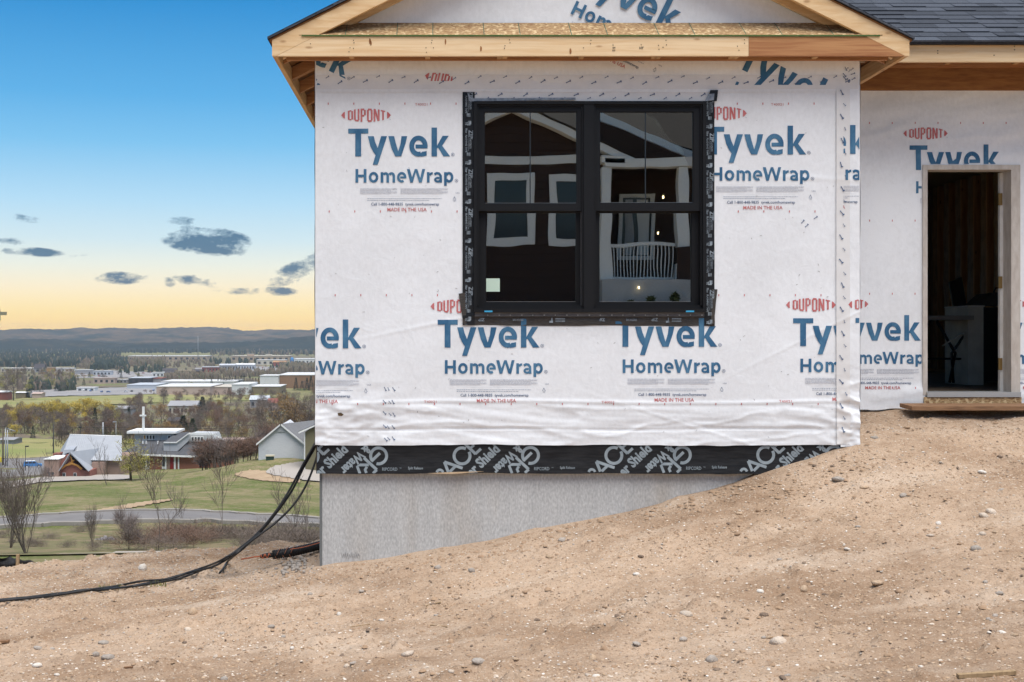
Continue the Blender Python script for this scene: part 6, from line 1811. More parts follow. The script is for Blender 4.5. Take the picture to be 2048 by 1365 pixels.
# grey-roofed hall at its left
HY = 240.0
hz = float(valley_z(X_(150, HY), HY))
hl = empty('church_hall', (X_(160, HY), HY, hz), 'brick hall with pale grey metal roofs and a golden timber arch in its gable', 'hall')
def HX(px, d=0): return X_(px, HY + d)
def HZ(py, d=0): return Z_(py, HY + d)
part(hl, 'wall', M['stone_brick'], lambda m: m.box(HX(128, 4), HX(240, 4), HY + 3, HY + 19, hz - 2, HZ(920, 3)))
part(hl, 'main_roof', M['metal_roof'], lambda m: m.add([(HX(121, 2), HY + 2, HZ(920, 2)), (HX(243, 2), HY + 2, HZ(922, 2)), (HX(243, 12), HY + 12, HZ(873.2, 12)), (HX(140, 12), HY + 12, HZ(870, 12)), (HX(121, 19), HY + 19, HZ(900, 19)), (HX(243, 19), HY + 19, HZ(900, 19))], [(0, 1, 2, 3), (3, 2, 5, 4), (0, 3, 4)]))
for q in range(30):
    t = q / 29.0
    a = Vector((HX(121 + t * 122, 2), HY + 2, HZ(920 + 2 * t, 2) + .03)); b = Vector((HX(140 + t * 103, 12), HY + 12, HZ(870 + 3.2 * t, 12) + .03))
    part(hl, 'roof_seam', M['metal_roof'], lambda m: m.add([a, a + Vector((.07, 0, 0)), b + Vector((.07, 0, 0)), b, a + Vector((0, 0, .09)), a + Vector((.07, 0, .09)), b + Vector((.07, 0, .09)), b + Vector((0, 0, .09))], [(4, 5, 6, 7), (0, 1, 5, 4), (3, 0, 4, 7), (1, 2, 6, 5)]))
part(hl, 'ridge_cap', M['white_trim'], lambda m: m.tube([(HX(140, 12), HY + 12, HZ(869.8, 12)), (HX(243, 12), HY + 12, HZ(873, 12))], .14, 5))
part(hl, 'gable_wall', M['brick2'], lambda m: m.prism([(HX(119.5), hz - 2), (HX(190), hz - 2), (HX(190), HZ(938)), (HX(175), HZ(938)), (HX(141), HZ(907)), (HX(119.5), HZ(938))], HY - 3.0, HY + 3))
part(hl, 'gable_roof', M['metal_roof'], lambda m: m.add([(HX(141, -4), HY - 4.2, HZ(904, -4)), (HX(178, -4), HY - 4.2, HZ(942, -4)), (HX(193, 3), HY + 3, HZ(939, 3)), (HX(209, 10), HY + 7, HZ(897, 7)), (HX(118, -4), HY - 4.2, HZ(941, -4)), (HX(121, 3), HY + 3, HZ(925, 3)),
     (HX(141, -4), HY - 4.2, HZ(906.5, -4)), (HX(178, -4), HY - 4.2, HZ(944, -4)), (HX(118, -4), HY - 4.2, HZ(943.5, -4))], [(0, 1, 2, 3), (4, 0, 3, 5), (6, 7, 1, 0), (8, 6, 0, 4)]))
part(hl, 'timber_arch', M['timber_arch'], lambda m: (m.tube([(HX(124, -3), HY - 3.4, HZ(934)), (HX(133, -3), HY - 3.4, HZ(927.5)), (HX(145, -3), HY - 3.4, HZ(924)), (HX(156, -3), HY - 3.4, HZ(927.5)), (HX(165, -3), HY - 3.4, HZ(935))], .22, 5),
     m.tube([(HX(142, -3), HY - 3.4, HZ(908)), (HX(147, -3), HY - 3.4, HZ(924))], .16, 5), m.tube([(HX(150, -3), HY - 3.4, HZ(917)), (HX(135, -3), HY - 3.4, HZ(926))], .14, 5)))
for px in (135.5, 157): 
    w = part(hl, 'window', M['white_trim'], lambda m: m.box(HX(px - .6), HX(px + 5.6), HY - 3.2, HY - 3.02, HZ(950.5), HZ(942.5)))
    part(w, 'pane', M['far_pane'], lambda m: m.box(HX(px), HX(px + 5), HY - 3.3, HY - 3.21, HZ(949), HZ(943)))
part(hl, 'tower', M['stone_brick'], lambda m: m.box(HX(101.5), HX(130), HY - 4.0, HY + 3, hz - 3, HZ(915.5)))
part(hl, 'parapet_cap', M['white_trim'], lambda m: m.box(HX(100.8), HX(130.5), HY - 4.2, HY + 3.2, HZ(915.4), HZ(914)))
w = part(hl, 'window', M['far_pane'], lambda m: m.box(HX(109.5), HX(120.3), HY - 4.1, HY - 4.01, HZ(953), HZ(940)))
part(w, 'mullion', M['stone_brick'], lambda m: (m.box(HX(114.4), HX(115.4), HY - 4.2, HY - 4.11, HZ(953), HZ(940)), m.box(HX(109.5), HX(114.3), HY - 4.2, HY - 4.11, HZ(946.6), HZ(945.8)), m.box(HX(115.5), HX(120.3), HY - 4.2, HY - 4.11, HZ(946.6), HZ(945.8))))
part(hl, 'chimney', M['brick2'], lambda m: (m.box(HX(107.5, 4), HX(114, 4), HY + 3.4, HY + 6, HZ(918, 4), HZ(907, 4)), m.box(HX(115.5, 4), HX(122, 4), HY + 3.4, HY + 6, HZ(918, 4), HZ(906, 4))))
part(hl, 'dormer', M['metal_roof'], lambda m: m.add([(HX(130, 4), HY + 3.4, HZ(899.5, 4)), (HX(149, 4), HY + 3.4, HZ(899, 4)), (HX(155, 8), HY + 8, HZ(891, 8)), (HX(140, 8), HY + 8, HZ(891, 8)), (HX(131, 4), HY + 3.4, HZ(907, 4)), (HX(148, 4), HY + 3.4, HZ(903, 4))], [(0, 1, 2, 3), (4, 5, 1, 0), (5, 2, 1), (4, 0, 3)]))
part(hl, 'side_wall', M['stone_brick'], lambda m: m.box(HX(186, 2), HX(212, 2), HY + 1.2, HY + 3.2, hz - 2, HZ(924, 2)))
# white garage and olive house on the knoll
GY = 218.0
ggz = float(valley_z(X_(575, GY), GY))
gr = empty('white_garage', (X_(565, GY), GY, ggz), 'white sided garage with a steep gable and grey shingle roof', 'garage')
def GX(px, d=0): return X_(px, GY + d)
def GZ(py, d=0): return Z_(py, GY + d)
part(gr, 'wall', M['white_siding'], lambda m: m.prism([(GX(517), ggz - 4), (GX(607), ggz - 4), (GX(607), GZ(886)), (GX(562), GZ(850)), (GX(517), GZ(886))], GY, GY + 14))
part(gr, 'roof', M['light_shingle'], lambda m: (m.add([(GX(562, -.5), GY - .5, GZ(848)), (GX(610, -.5), GY - .5, GZ(888)), (GX(677, 20), GY + 20, GZ(882, 20)), (GX(634, 20), GY + 20, GZ(840, 20))], [(0, 1, 2, 3)]),
     m.add([(GX(562, -.5), GY - .5, GZ(848)), (GX(514, -.5), GY - .5, GZ(888)), (GX(590, 20), GY + 20, GZ(880, 20)), (GX(634, 20), GY + 20, GZ(840, 20))], [(3, 2, 1, 0)])))
for s in (-1, 1):
    part(gr, 'rake_board', M['white_trim'], lambda m: m.prism([(GX(562 + s * 1), GZ(848)), (GX(562 + s * 1), GZ(851.5)), (GX(562 + s * 48.5), GZ(891)), (GX(562 + s * 48.5), GZ(887))][::(1 if s < 0 else -1)][::-1], GY - .62, GY - .51))
part(gr, 'gable_vent', M['grey_siding'], lambda m: m.prism([(GX(546), GZ(864)), (GX(578), GZ(864)), (GX(562), GZ(852.5))], GY - .2, GY - .02))
part(gr, 'corner_board', M['white_trim'], lambda m: m.box(GX(606.4), GX(608), GY - .15, GY - .03, ggz - 2, GZ(887)))
OY = 205.0
oh = empty('olive_house', (X_(640, OY), OY, float(valley_z(X_(640, OY), OY))), 'olive green sided house with cream trim at the wall edge', 'house')
part(oh, 'wall', M['olive_siding'], lambda m: m.prism([(X_(609.5, OY), -30), (X_(720, OY), -30), (X_(720, OY), Z_(846, OY)), (X_(664, OY), Z_(838, OY)), (X_(609.5, OY), Z_(865, OY))], OY, OY + 10))
part(oh, 'corner_board', M['white_trim'], lambda m: m.box(X_(608.6, OY), X_(610.4, OY), OY - .1, OY - .02, -29, Z_(865, OY)))
part(oh, 'rake_board', M['white_trim'], lambda m: m.prism([(X_(598, OY), Z_(866.8, OY)), (X_(664, OY), Z_(838.5, OY)), (X_(664, OY), Z_(835.5, OY)), (X_(598, OY), Z_(863.8, OY))], OY - .8, OY - .6))
part(oh, 'roof', M['light_shingle'], lambda m: m.prism([(X_(598, OY), Z_(863.5, OY)), (X_(664, OY), Z_(835.3, OY)), (X_(730, OY), Z_(863.5, OY)), (X_(730, OY), Z_(862.5, OY)), (X_(664, OY), Z_(834.2, OY)), (X_(598, OY), Z_(862.5, OY))], OY - .8, OY + 12))
p = vhit(540, 921, 150)
ub = empty('utility_box', p, 'dark green utility box with a pale lid on the grass knoll', 'utility box')
s = p.y / F
part(ub, 'box', mat('utility_green', (.03, .06, .05), .6), lambda m: m.box(p.x - 7.5 * s, p.x + 7.5 * s, p.y - .5, p.y + .5, p.z - .2, p.z + 7.5 * s))
part(ub, 'lid', mat('cream_lid', (.6, .55, .42), .6), lambda m: m.box(p.x - 8.6 * s, p.x + 8.6 * s, p.y - .6, p.y + .6, p.z + 7.55 * s, p.z + 10 * s))
# pickup on the street
tp = vhit(66, 936, 250)
tk = empty('pickup_truck', tp, 'blue pickup truck with a pale roof driving on the street', 'truck', None, math.radians(16))
M['blue_paint'] = mat('blue_car_paint', (.07, .22, .48), .35, spec=.5)
M['tyre'] = mat('tyre', (.02, .02, .02), .8)
def local(mb, name, mt, par): 
    o = bpy.data.objects.new(name, mb.mesh(name, mt)); COL.objects.link(o); o.parent = par; return o
m_ = MB(); m_.prism([(-2.3, .45), (2.2, .45), (2.25, .95), (1.3, 1.08), (-2.3, 1.05)], -.85, .85); local(m_, 'body', M['blue_paint'], tk)
m_ = MB(); m_.prism([(-2.25, 1.06), (1.25, 1.09), (.55, 1.72), (-2.05, 1.75)], -.78, .78); local(m_, 'cab', M['blue_paint'], tk)
m_ = MB(); m_.box(-2.0, .5, -.7, .7, 1.76, 1.83); local(m_, 'roof', M['white_trim'], tk)
for a, b in ((-1.95, -1.15), (-1.0, -.25), (-.1, .65)):
    for y in (-.79, .78): m_ = MB(); m_.box(a, b, y - .012, y + .012, 1.18, 1.62); local(m_, 'side_window', M['far_pane'], tk)
m_ = MB(); m_.add([(1.27, -.7, 1.12), (1.27, .7, 1.12), (.62, .66, 1.68), (.62, -.66, 1.68)], [(0, 1, 2, 3)]); local(m_, 'windscreen', M['far_pane'], tk)
for x in (-1.45, 1.45):
    for y in (-.82, .82):
        m_ = MB(); m_.tube([(x, y - .12, .38), (x, y + .12, .38)], .38, 14, 0, True, False); wl_ = local(m_, 'wheel', M['tyre'], tk)
        m_ = MB(); m_.tube([(x, y - .13, .38), (x, y + .13, .38)], .2, 10, 0, True, False); local(m_, 'rim', M['white_trim'], wl_)
for y in (-.6, .6): m_ = MB(); m_.box(2.2, 2.27, y - .16, y + .16, .72, .9); local(m_, 'headlight', M['white_trim'], tk)

# poles, lamps and wires
M['steel_pole'] = mat('galvanised_pole', (.32, .33, .34), .5, metal=.3)
M['wood_pole'] = mat('wooden_pole', (.10, .08, .06), .9)
M['dark_pole'] = mat('black_pole', (.03, .032, .035), .6)
def pole(px, py0, py1, Y, r, mt, label, name, cat, arm=None, head=None):
    b = P(px, py1, Y); e = empty(name, b, label, cat)
    part(e, 'shaft', mt, lambda m: m.tube([b - Vector((0, 0, 2)), P(px, py0, Y)], [r, r * .7], 6))
    if arm: part(e, 'arm', mt, lambda m: m.tube([P(px, py0 + .5, Y), P(px + arm[0], py0 + arm[1], Y)], r * .6, 5))
    if head: part(e, 'lamp_head', mt, lambda m: m.box(X_(px + head[0], Y), X_(px + head[1], Y), Y - .3, Y + .3, Z_(py0 + 2.2, Y), Z_(py0, Y)))
    return e
pole(107, 848, 916, 330, .17, M['dark_pole'], 'black utility pole rising behind the brick tower', 'utility_pole', 'pole')
pole(11, 856, 936, 345, .22, M['steel_pole'], 'grey steel traffic pole at the left, nearer the truck', 'traffic_pole', 'pole', (20, 7))
pole(6, 854, 936, 350, .26, M['wood_pole'], 'dark wooden pole at the left edge of the street', 'utility_pole', 'pole')
pole(15, 860, 937, 340, .2, M['steel_pole'], 'pale steel pole beside the dark wooden pole', 'utility_pole', 'pole')
pole(51, 892, 955, 262, .08, M['dark_pole'], 'slim black street lamp in front of the blue pickup', 'street_lamp', 'street lamp', None, (0, 6))
pole(161, 854, 878, 330, .10, M['dark_pole'], 'short black lamp above the grey metal roof', 'street_lamp', 'street lamp', None, (-3, 2))
pole(232, 843, 872, 330, .13, M['steel_pole'], 'pale pole with a small head left of the white cross', 'street_lamp', 'street lamp', None, (-6, 1))
pole(206, 845, 872, 350, .3, M['steel_pole'], 'pale thick pole behind the grey metal roof', 'utility_pole', 'pole')
pole(396, 672, 716, 2600, .8, M['steel_pole'], 'thin radio mast above the far shopping strip', 'radio_mast', 'mast')
for k, (y0, y1, lab) in enumerate(((853.5, 851, 'upper overhead wire crossing above the church hall roof'), (856, 856, 'middle overhead wire crossing above the church hall roof'), (866, 866.5, 'lower overhead wire crossing above the church hall roof'))):
    mb = MB(); pts = [P(-40 + 560 * t, y0 + (y1 - y0) * t + 3 * math.sin(t * math.pi), 335) for t in [i / 14 for i in range(15)]]
    mb.tube(pts, .035, 4); tag(mb.build('overhead_wire', M['dark_pole']), lab, 'wire')
ts = P(2, 915, 345); sg = empty('traffic_sign', P(2, 936, 345), 'yellow warning sign at the left edge by the street', 'sign')
part(sg, 'post', M['steel_pole'], lambda m: m.tube([P(1, 938, 345), P(1, 916, 345)], .06, 5)); part(sg, 'plate', mat('yellow_sign', (.7, .55, .03), .5), lambda m: m.box(X_(-3, 345), X_(4, 345), 344.8, 344.86, Z_(925, 345), Z_(915, 345)))

# ================================================================== TOWN
PAL = {k: mat('town_' + k, c, .85, tuple(x * .85 for x in c), .05, 3) for k, c in dict(white=(.68, .68, .67), pink=(.48, .37, .32), tan=(.42, .33, .24), brown=(.27, .16, .09), olive=(.22, .18, .11), grey=(.32, .32, .33),
       dark=(.07, .065, .07), red=(.28, .10, .08), blue=(.07, .22, .45), pale=(.5, .53, .57), orange=(.42, .24, .13), cream=(.58, .53, .45)).items()}
BLD = []
def bld(px0, px1, yt, yb, wall, roof, label, gable=0, depth=None, wins=0, cat='building', lift=0, name='town_building'):
    c = vhit((px0 + px1) / 2, yb, 420); Y = c.y
    d = depth or max(12, (px1 - px0) / F * Y * .5)
    BLD.append(((px0 + px1) / 2, yb, label.split(' with ')[0].split(',')[0], (px1 - px0) / 2))
    z1 = Z_(yt, Y); z0 = c.z - 3
    x0, x1 = X_(px0, Y), X_(px1, Y)
    e = empty(name, (c.x, Y, c.z), label, cat)
    part(e, 'wall', PAL[wall], lambda m: m.box(x0, x1, Y, Y + d, z0, z1))
    if gable:
        zt = z1 + gable / F * Y
        part(e, 'roof', PAL[roof], lambda m: m.prismx([(Y - .8, z1), (Y + d + .8, z1), (Y + d / 2, zt)], x0 - .6, x1 + .6))
    else:
        part(e, 'roof', PAL[roof], lambda m: m.box(x0 - .5, x1 + .5, Y - .5, Y + d + .5, z1 + .02, z1 + 1.1 / F * Y))
    for k in range(wins):
        a = x0 + (x1 - x0) * (k + .25) / wins; b = x0 + (x1 - x0) * (k + .7) / wins
        part(e, 'window', M['far_pane'], lambda m: m.box(a, b, Y - .3, Y - .02, z0 + 3 + (z1 - z0 - 3) * .3, z0 + 3 + (z1 - z0 - 3) * .72))
    return e
bld(557, 680, 751, 777, 'brown', 'white', 'big brown store with a white roof edge beside the house corner', depth=90)
bld(520, 556.5, 752.5, 778, 'white', 'white', 'pale entrance block of the big brown store', depth=40)
bld(313, 420, 774, 791, 'pink', 'white', 'long pinkish flat-roofed mall wing with white roof', depth=70)
bld(420.5, 463, 775, 790, 'pink', 'cream', 'pinkish mall wing left of the white mall block', depth=60)
bld(463.5, 497, 770, 790, 'white', 'white', 'white flat-roofed mall block with dark streaks', depth=60)
bld(497.5, 560, 774, 789, 'olive', 'white', 'olive brown mall wing below the big brown store', depth=50)
bld(254, 312, 771, 779, 'pale', 'pale', 'pale blue-grey warehouse roof left of the mall', depth=60)
bld(257, 300, 757, 769, 'dark', 'pale', 'dark store front with a pale flat roof', wins=4, depth=40)
bld(300, 322, 758, 768, 'grey', 'red', 'small grey store with a reddish roof strip', depth=30)
bld(322, 470, 764, 772, 'white', 'white', 'long white roof of the mall behind its front wings', depth=60)
bld(305, 328, 746, 755, 'white', 'white', 'small white building left of the dark pitched roof', wins=3)
bld(330, 350, 747, 755, 'cream', 'dark', 'cream house with a dark pitched roof', 5, wins=3)
bld(325, 352, 741, 747, 'grey', 'dark', 'grey building with a long dark roof', 4)
bld(354, 384, 742, 752, 'tan', 'tan', 'tan bank building with arched windows by the green lawn', wins=4)
bld(384.5, 402, 743, 751, 'brown', 'dark', 'dark brick building with a steep roof by the green lawn', 4)
bld(257, 414, 713, 722, 'tan', 'white', 'long tan shopping strip with a white roof, farthest left', wins=14, depth=60)
bld(462, 579, 713, 723, 'tan', 'cream', 'long tan shopping strip at the right, before the hills', wins=10, depth=60)
bld(494, 507, 709.5, 723, 'orange', 'cream', 'taller orange block on the right shopping strip')
bld(532, 543, 710, 723, 'cream', 'cream', 'taller cream block on the right shopping strip')
bld(588, 650, 719, 731, 'white', 'white', 'white warehouse right of the blue tank', wins=8, depth=60)
bld(513, 571, 721, 731, 'cream', 'white', 'cream store with a white roof below the right strip', wins=5)
bld(546, 572, 725, 734, 'red', 'orange', 'small red-brown restaurant near the blue tank', 3)
bld(439, 470, 731, 743, 'grey', 'pale', 'grey apartment block with many windows, left one', 3, wins=6)
bld(471, 509, 730, 742, 'pale', 'white', 'pale apartment block with many windows, right one', 3, wins=7)
bld(404, 437, 735, 746, 'red', 'grey', 'brick building row below the shopping strips', 2, wins=5)
bld(2, 62, 737.5, 744, 'cream', 'white', 'long white-roofed store strip at the left', wins=8)
bld(68, 88, 737, 746, 'grey', 'dark', 'store entrance with a steep grey gable at the left', 9, wins=1)
bld(88.5, 107, 736, 744, 'orange', 'tan', 'orange store front right of the gabled entrance')
bld(107.5, 146, 737.5, 744, 'white', 'white', 'white store front right of the orange one', wins=5)
bld(150, 182, 741, 750, 'grey', 'white', 'grey shop with a white roof, left of the parking lot')
bld(186, 222, 743, 752, 'pale', 'pale', 'pale shop row behind the parking lot', wins=5)
bld(187, 230, 757.5, 768, 'pink', 'pink', 'low pink-roofed shop above the big parking lot', wins=4)
bld(232, 254, 760, 768, 'grey', 'white', 'low grey shop right of the pink-roofed one', wins=3)
bld(-10, 15, 785, 802, 'red', 'white', 'brick house with a white roof at the left edge of the field', 3)
bld(31, 50, 786, 798, 'olive', 'white', 'long olive barn beside the lone bare tree', 2)
bld(64, 82, 788, 798, 'pink', 'pink', 'small pinkish hut between conifers by the field', 3)
bld(154, 190, 776, 784, 'white', 'white', 'white vans and shed roof at the edge of the parking lot', wins=3)
bld(337, 392, 812, 832, 'cream', 'grey', 'cream apartment block with a grey hipped roof among trees', 9, wins=7, depth=16)
bld(232, 262, 818, 832, 'grey', 'grey', 'low grey house roof left of the cross', 5, depth=12)
bld(336, 356, 842, 858, 'brown', 'dark', 'small dark cabin among the bare trees', 6, depth=10)
bld(500, 536, 800, 818, 'grey', 'pale', 'grey-roofed house in the wooded belt', 8, depth=12, wins=3)
bld(536, 552, 806, 822, 'pink', 'red', 'pink-walled house in the wooded belt right of the grey roof', 8, depth=12)
bld(446, 500, 881, 892, 'pink', 'pink', 'low building with a long pink roof right of the church', 3, depth=10)
bld(0, 26, 880, 890, 'grey', 'grey', 'low grey roof at the left edge of the wooded belt', 3, depth=10)
p = vhit(584, 730, 420)
wt = empty('water_tank', p, 'blue water tank between the far shops', 'tank')
m_ = MB(); s = p.y / F; m_.tube([(p.x, p.y, p.z - 2), (p.x, p.y, p.z + 9 * s), (p.x, p.y, p.z + 13 * s), (p.x, p.y, p.z + 15 * s)], [3.6 * s, 3.8 * s, 3.2 * s, 1.2 * s], 14); m_.build('tank', PAL['blue'], wt)
# trees in town
tl_ = {'conifer': 'dark conifer', 'bare': 'small bare tree', 'green': 'small green tree', 'orange': 'small brown tree'}
def by_bld(px, py):
    b = min(BLD, key=lambda q: abs(q[0] - px) + 2.2 * abs(q[1] - py))
    side = 'left of' if px < b[0] - b[3] else 'right of' if px > b[0] + b[3] else 'behind' if py < b[1] else 'in front of'
    return side + ' the ' + ' '.join(b[2].split()[:8])
for k in range(15): plant('conifer', 436 + k * 5.8, 771 - k * .15 + rt_.uniform(-.6, .6), rt_.uniform(13, 19), 'dark spruce in the row behind the mall roof', 'spruce row behind the mall', 1.15, 420, False)
for px, h in ((592, 26), (604, 20), (614, 26), (622, 30), (630, 22), (641, 26)): plant('conifer', px, 782, h, 'dark spruce before the big brown store', 'spruces before the brown store', 1.1, 420, False)
for px, py, h in ((54, 797, 20), (62, 797, 19), (76, 787, 14), (83, 787, 15), (113, 784, 16), (119, 784, 15), (138, 779, 14), (146, 779, 13), (388, 788, 14), (396, 788, 12), (352, 788, 13), (401, 788, 9), (544, 772, 13), (552, 772, 11)):
    plant('conifer', px, py, h, 'dark conifer beside the parking lot or mall wall', 'conifers by the lots', 1.2, 420, False)
for k in range(230):
    px = rt_.uniform(-30, 650); py = rt_.choice((rt_.uniform(716, 735), rt_.uniform(735, 778), rt_.uniform(716, 790)))
    if 85 < px < 330 and 772 < py < 795 and rt_.random() < .7: continue
    kd = rt_.choice(('bare', 'bare', 'bare', 'conifer', 'conifer', 'green', 'orange'))
    plant(kd, px, py, rt_.uniform(6, 11) * (.75 + (py - 716) / 90), tl_[kd] + ' ' + by_bld(px, py), kd + ' trees in town', 1.35, 420, False)
for k in range(34):
    px = rt_.uniform(-20, 150); py = rt_.uniform(748, 786)
    plant(rt_.choice(('bare', 'bare', 'green')), px, py, rt_.uniform(16, 26), 'bare tree of the grove left of the parking lot', 'grove left of the lot', 1.2, 420, False)
# woods too far to tell apart
def wood_mass(name, label, bands, mt, seed, n, hr):
    rr = random.Random(seed); vs = []; fs = []
    for i in range(n):
        (a, b, y0, y1) = rr.choice(bands)
        p = vhit(rr.uniform(a, b), rr.uniform(y0, y1), 420); h = rr.uniform(*hr) * (1.0); r = h * rr.uniform(.22, .42)
        k = len(vs); m = 5
        for q in range(m):
            an = 6.283 * q / m + rr.random(); vs.append((p.x + r * math.cos(an) * rr.uniform(.7, 1.2), p.y + r * math.sin(an), p.z - 1))
        for q in range(m):
            an = 6.283 * q / m + rr.random(); vs.append((p.x + r * .62 * math.cos(an) * rr.uniform(.6, 1.2), p.y + r * .62 * math.sin(an), p.z + h * rr.uniform(.5, .7)))
        vs.append((p.x + rr.gauss(0, .1) * r, p.y, p.z + h))
        for q in range(m):
            q2 = (q + 1) % m
            fs += [(k + q, k + q2, k + m + q2), (k + q, k + m + q2, k + m + q), (k + m + q, k + m + q2, k + 2 * m)]
    o = link(name, np_mesh(name, vs, fs, mt, smooth=False)); return tag(o, label, 'woods', kind='stuff')
wood_mass('conifer_woods', 'dark conifer woods in front of the hills', [(-60, 240, 705, 716), (-60, 200, 712, 724), (150, 420, 702, 707), (420, 680, 704, 710), (190, 255, 720, 740), (-60, 60, 716, 736), (60, 160, 722, 734)], mat('conifer_mass', (.020, .034, .030), 1, (.034, .045, .034), .01), 4, 1500, (9, 17))
wood_mass('bare_woods', 'brown leafless woods in front of the hills', [(-60, 650, 700, 705), (420, 680, 703, 712), (-60, 240, 714, 730), (230, 330, 720, 734), (560, 680, 735, 748)], mat('bare_mass', (.13, .10, .075), 1, (.09, .085, .05), .012), 5, 1300, (8, 14))
wood_mass('town_trees', 'brown leafless trees massed between the far town buildings', [(-60, 150, 748, 782), (150, 260, 724, 740), (210, 430, 722, 736), (330, 440, 752, 762), (-60, 150, 722, 736), (560, 680, 734, 748), (440, 560, 745, 756)], mat('town_bare_mass', (.135, .105, .08), 1, (.10, .09, .055), .02), 6, 900, (6, 11))
wood_mass('town_conifers', 'dark conifers massed between the far town buildings', [(180, 262, 722, 742), (240, 330, 738, 748), (420, 520, 722, 730), (-60, 160, 724, 738), (540, 640, 733, 742), (60, 150, 770, 783)], mat('town_conifer_mass', (.022, .036, .028), 1, (.04, .05, .032), .02), 7, 260, (7, 13))
for k in range(46):
    px = rt_.uniform(290, 570); kd = rt_.choice(('bare', 'bare', 'red', 'conifer'))
    plant(kd, px, rt_.uniform(789, 797), rt_.uniform(8, 17), {'bare': 'small bare tree', 'red': 'small reddish bare tree', 'conifer': 'small dark conifer'}[kd] + ' before the ' + ('pinkish mall wing' if px < 463 else 'white mall block' if px < 497 else 'olive mall wing'), 'trees before the mall', 1.3, 420, False)
wood_mass('woods_behind_house', 'brown leafless wood continuing behind the house', [(640, 1150, 806, 890), (640, 1150, 716, 780), (660, 1100, 890, 960)], mat('bare_wood_mass', (.14, .105, .08), 1, (.10, .09, .05), .05), 16, 900, (5, 10))
# cars in the lots
M['car_cols'] = [mat('car_paint_%d' % i, c, .4, spec=.5) for i, c in enumerate(((.6, .6, .62), (.05, .05, .06), (.3, .04, .04), (.1, .16, .3), (.35, .36, .38)))]
def car_mesh(mt):
    m = MB(); m.prism([(-2.2, .3), (2.2, .3), (2.2, .8), (1.3, .95), (.7, 1.45), (-1.2, 1.45), (-1.9, .95), (-2.2, .9)], -.85, .85, 0)
    m.prism([(-1.7, .96), (1.2, .96), (.65, 1.38), (-1.15, 1.38)], -.87, .87, 1)
    for x in (-1.4, 1.4): m.tube([(x, -.9, .32), (x, .9, .32)], .32, 8, 2, True, False)
    return m.mesh('parked_car', [mt, M['far_pane'], M['tyre']])
cms = [car_mesh(c) for c in M['car_cols']]
for k in range(44):
    px, py = rt_.choice(((rt_.uniform(95, 320), rt_.uniform(779, 789)), (rt_.uniform(155, 330), rt_.uniform(746, 755)), (rt_.uniform(400, 560), rt_.uniform(737, 744))))
    p = vhit(px, py, 420)
    ci = rt_.randrange(5)
    o = link('parked_car', cms[ci], None, (p.x, p.y, p.z + .9), rt_.choice((0, 1.57)) + rt_.uniform(-.1, .1))
    tag(o, 'tiny %s car parked on %s' % (('silver', 'black', 'red', 'blue', 'grey')[ci], 'the large pale lot beyond the field' if py > 770 else 'the lot below the pale shop row' if px < 340 else 'the far lot by the apartment blocks'), 'car', 'cars parked on the town lots')

# ================================================================== STONES AND GRIT
def stone_mesh(seed, flat=.6, rough=.16, sub=2):
    bm = bmesh.new(); bmesh.ops.create_icosphere(bm, subdivisions=sub, radius=1.0)
    off = Vector((seed * 3.7, seed * 1.3, seed * 2.1))
    for v in bm.verts:
        n = v.co.normalized()
        q = 1 + rough * 2 * mnoise.noise(n * 1.1 + off) + rough * .7 * mnoise.noise(n * 2.6 + off)
        v.co = Vector((n.x * q, n.y * q * .8, n.z * q * flat))
    me = bpy.data.meshes.new('stone'); bm.to_mesh(me); bm.free()
    for p in me.polygons: p.use_smooth = True
    return me
STC = {'pale': ((.60, .51, .42), (.52, .43, .34)), 'white': ((.74, .70, .64), (.64, .58, .5)), 'grey': ((.42, .37, .32), (.33, .29, .25)), 'tan': ((.48, .36, .25), (.40, .28, .18)), 'dark': ((.16, .115, .085), (.22, .16, .115)), 'brown': ((.31, .205, .13), (.37, .255, .165))}
SM = {k: mat('stone_' + k, a, .85, b, 1.5, 5, bump=.4, bscale=5, bdist=.05, rnd=.12) for k, (a, b) in STC.items()}
SHAPES = {k: [stone_mesh(i + 10 * j, f, r) for i, (f, r) in enumerate(((.62, .14), (.5, .18), (.72, .2), (.42, .12)))] for j, k in enumerate(STC)}
for k in SHAPES:
    for me in SHAPES[k]: me.materials.append(SM[k])
special = {(1558, 1286): ('large pale rounded boulder, biggest stone on the sand at lower right', 0, 'boulder'), (1423, 1322): ('grey angular rock at the lower right, left of the pale boulder', 2, 'rock'),
           (1678, 961): ('long smooth grey stone on the slope below the black membrane', 3, 'stone'), (816, 1309): ('long pale stone at the bottom, left of centre', 3, 'stone'), (957, 1324): ('rounded grey-brown stone at the bottom centre', 1, 'stone'),
           (208, 1287): ('flat grey stone at the lower left', 3, 'stone'), (876, 1138): ('pointed grey stone just below the concrete wall', 2, 'stone'), (1527, 1233): ('dark brown clod above the pale boulder', 2, 'clod'),
           (1373, 1230): ('pale flat oval stone left of the dark clod', 1, 'stone'), (386, 1226): ('tan stone half buried in the sand at the left', 2, 'stone'), (2005, 1266): ('white flat chip near the right edge', 3, 'stone'),
           (1965, 947): ('white flat chip on the slope below the doorway', 3, 'stone')}
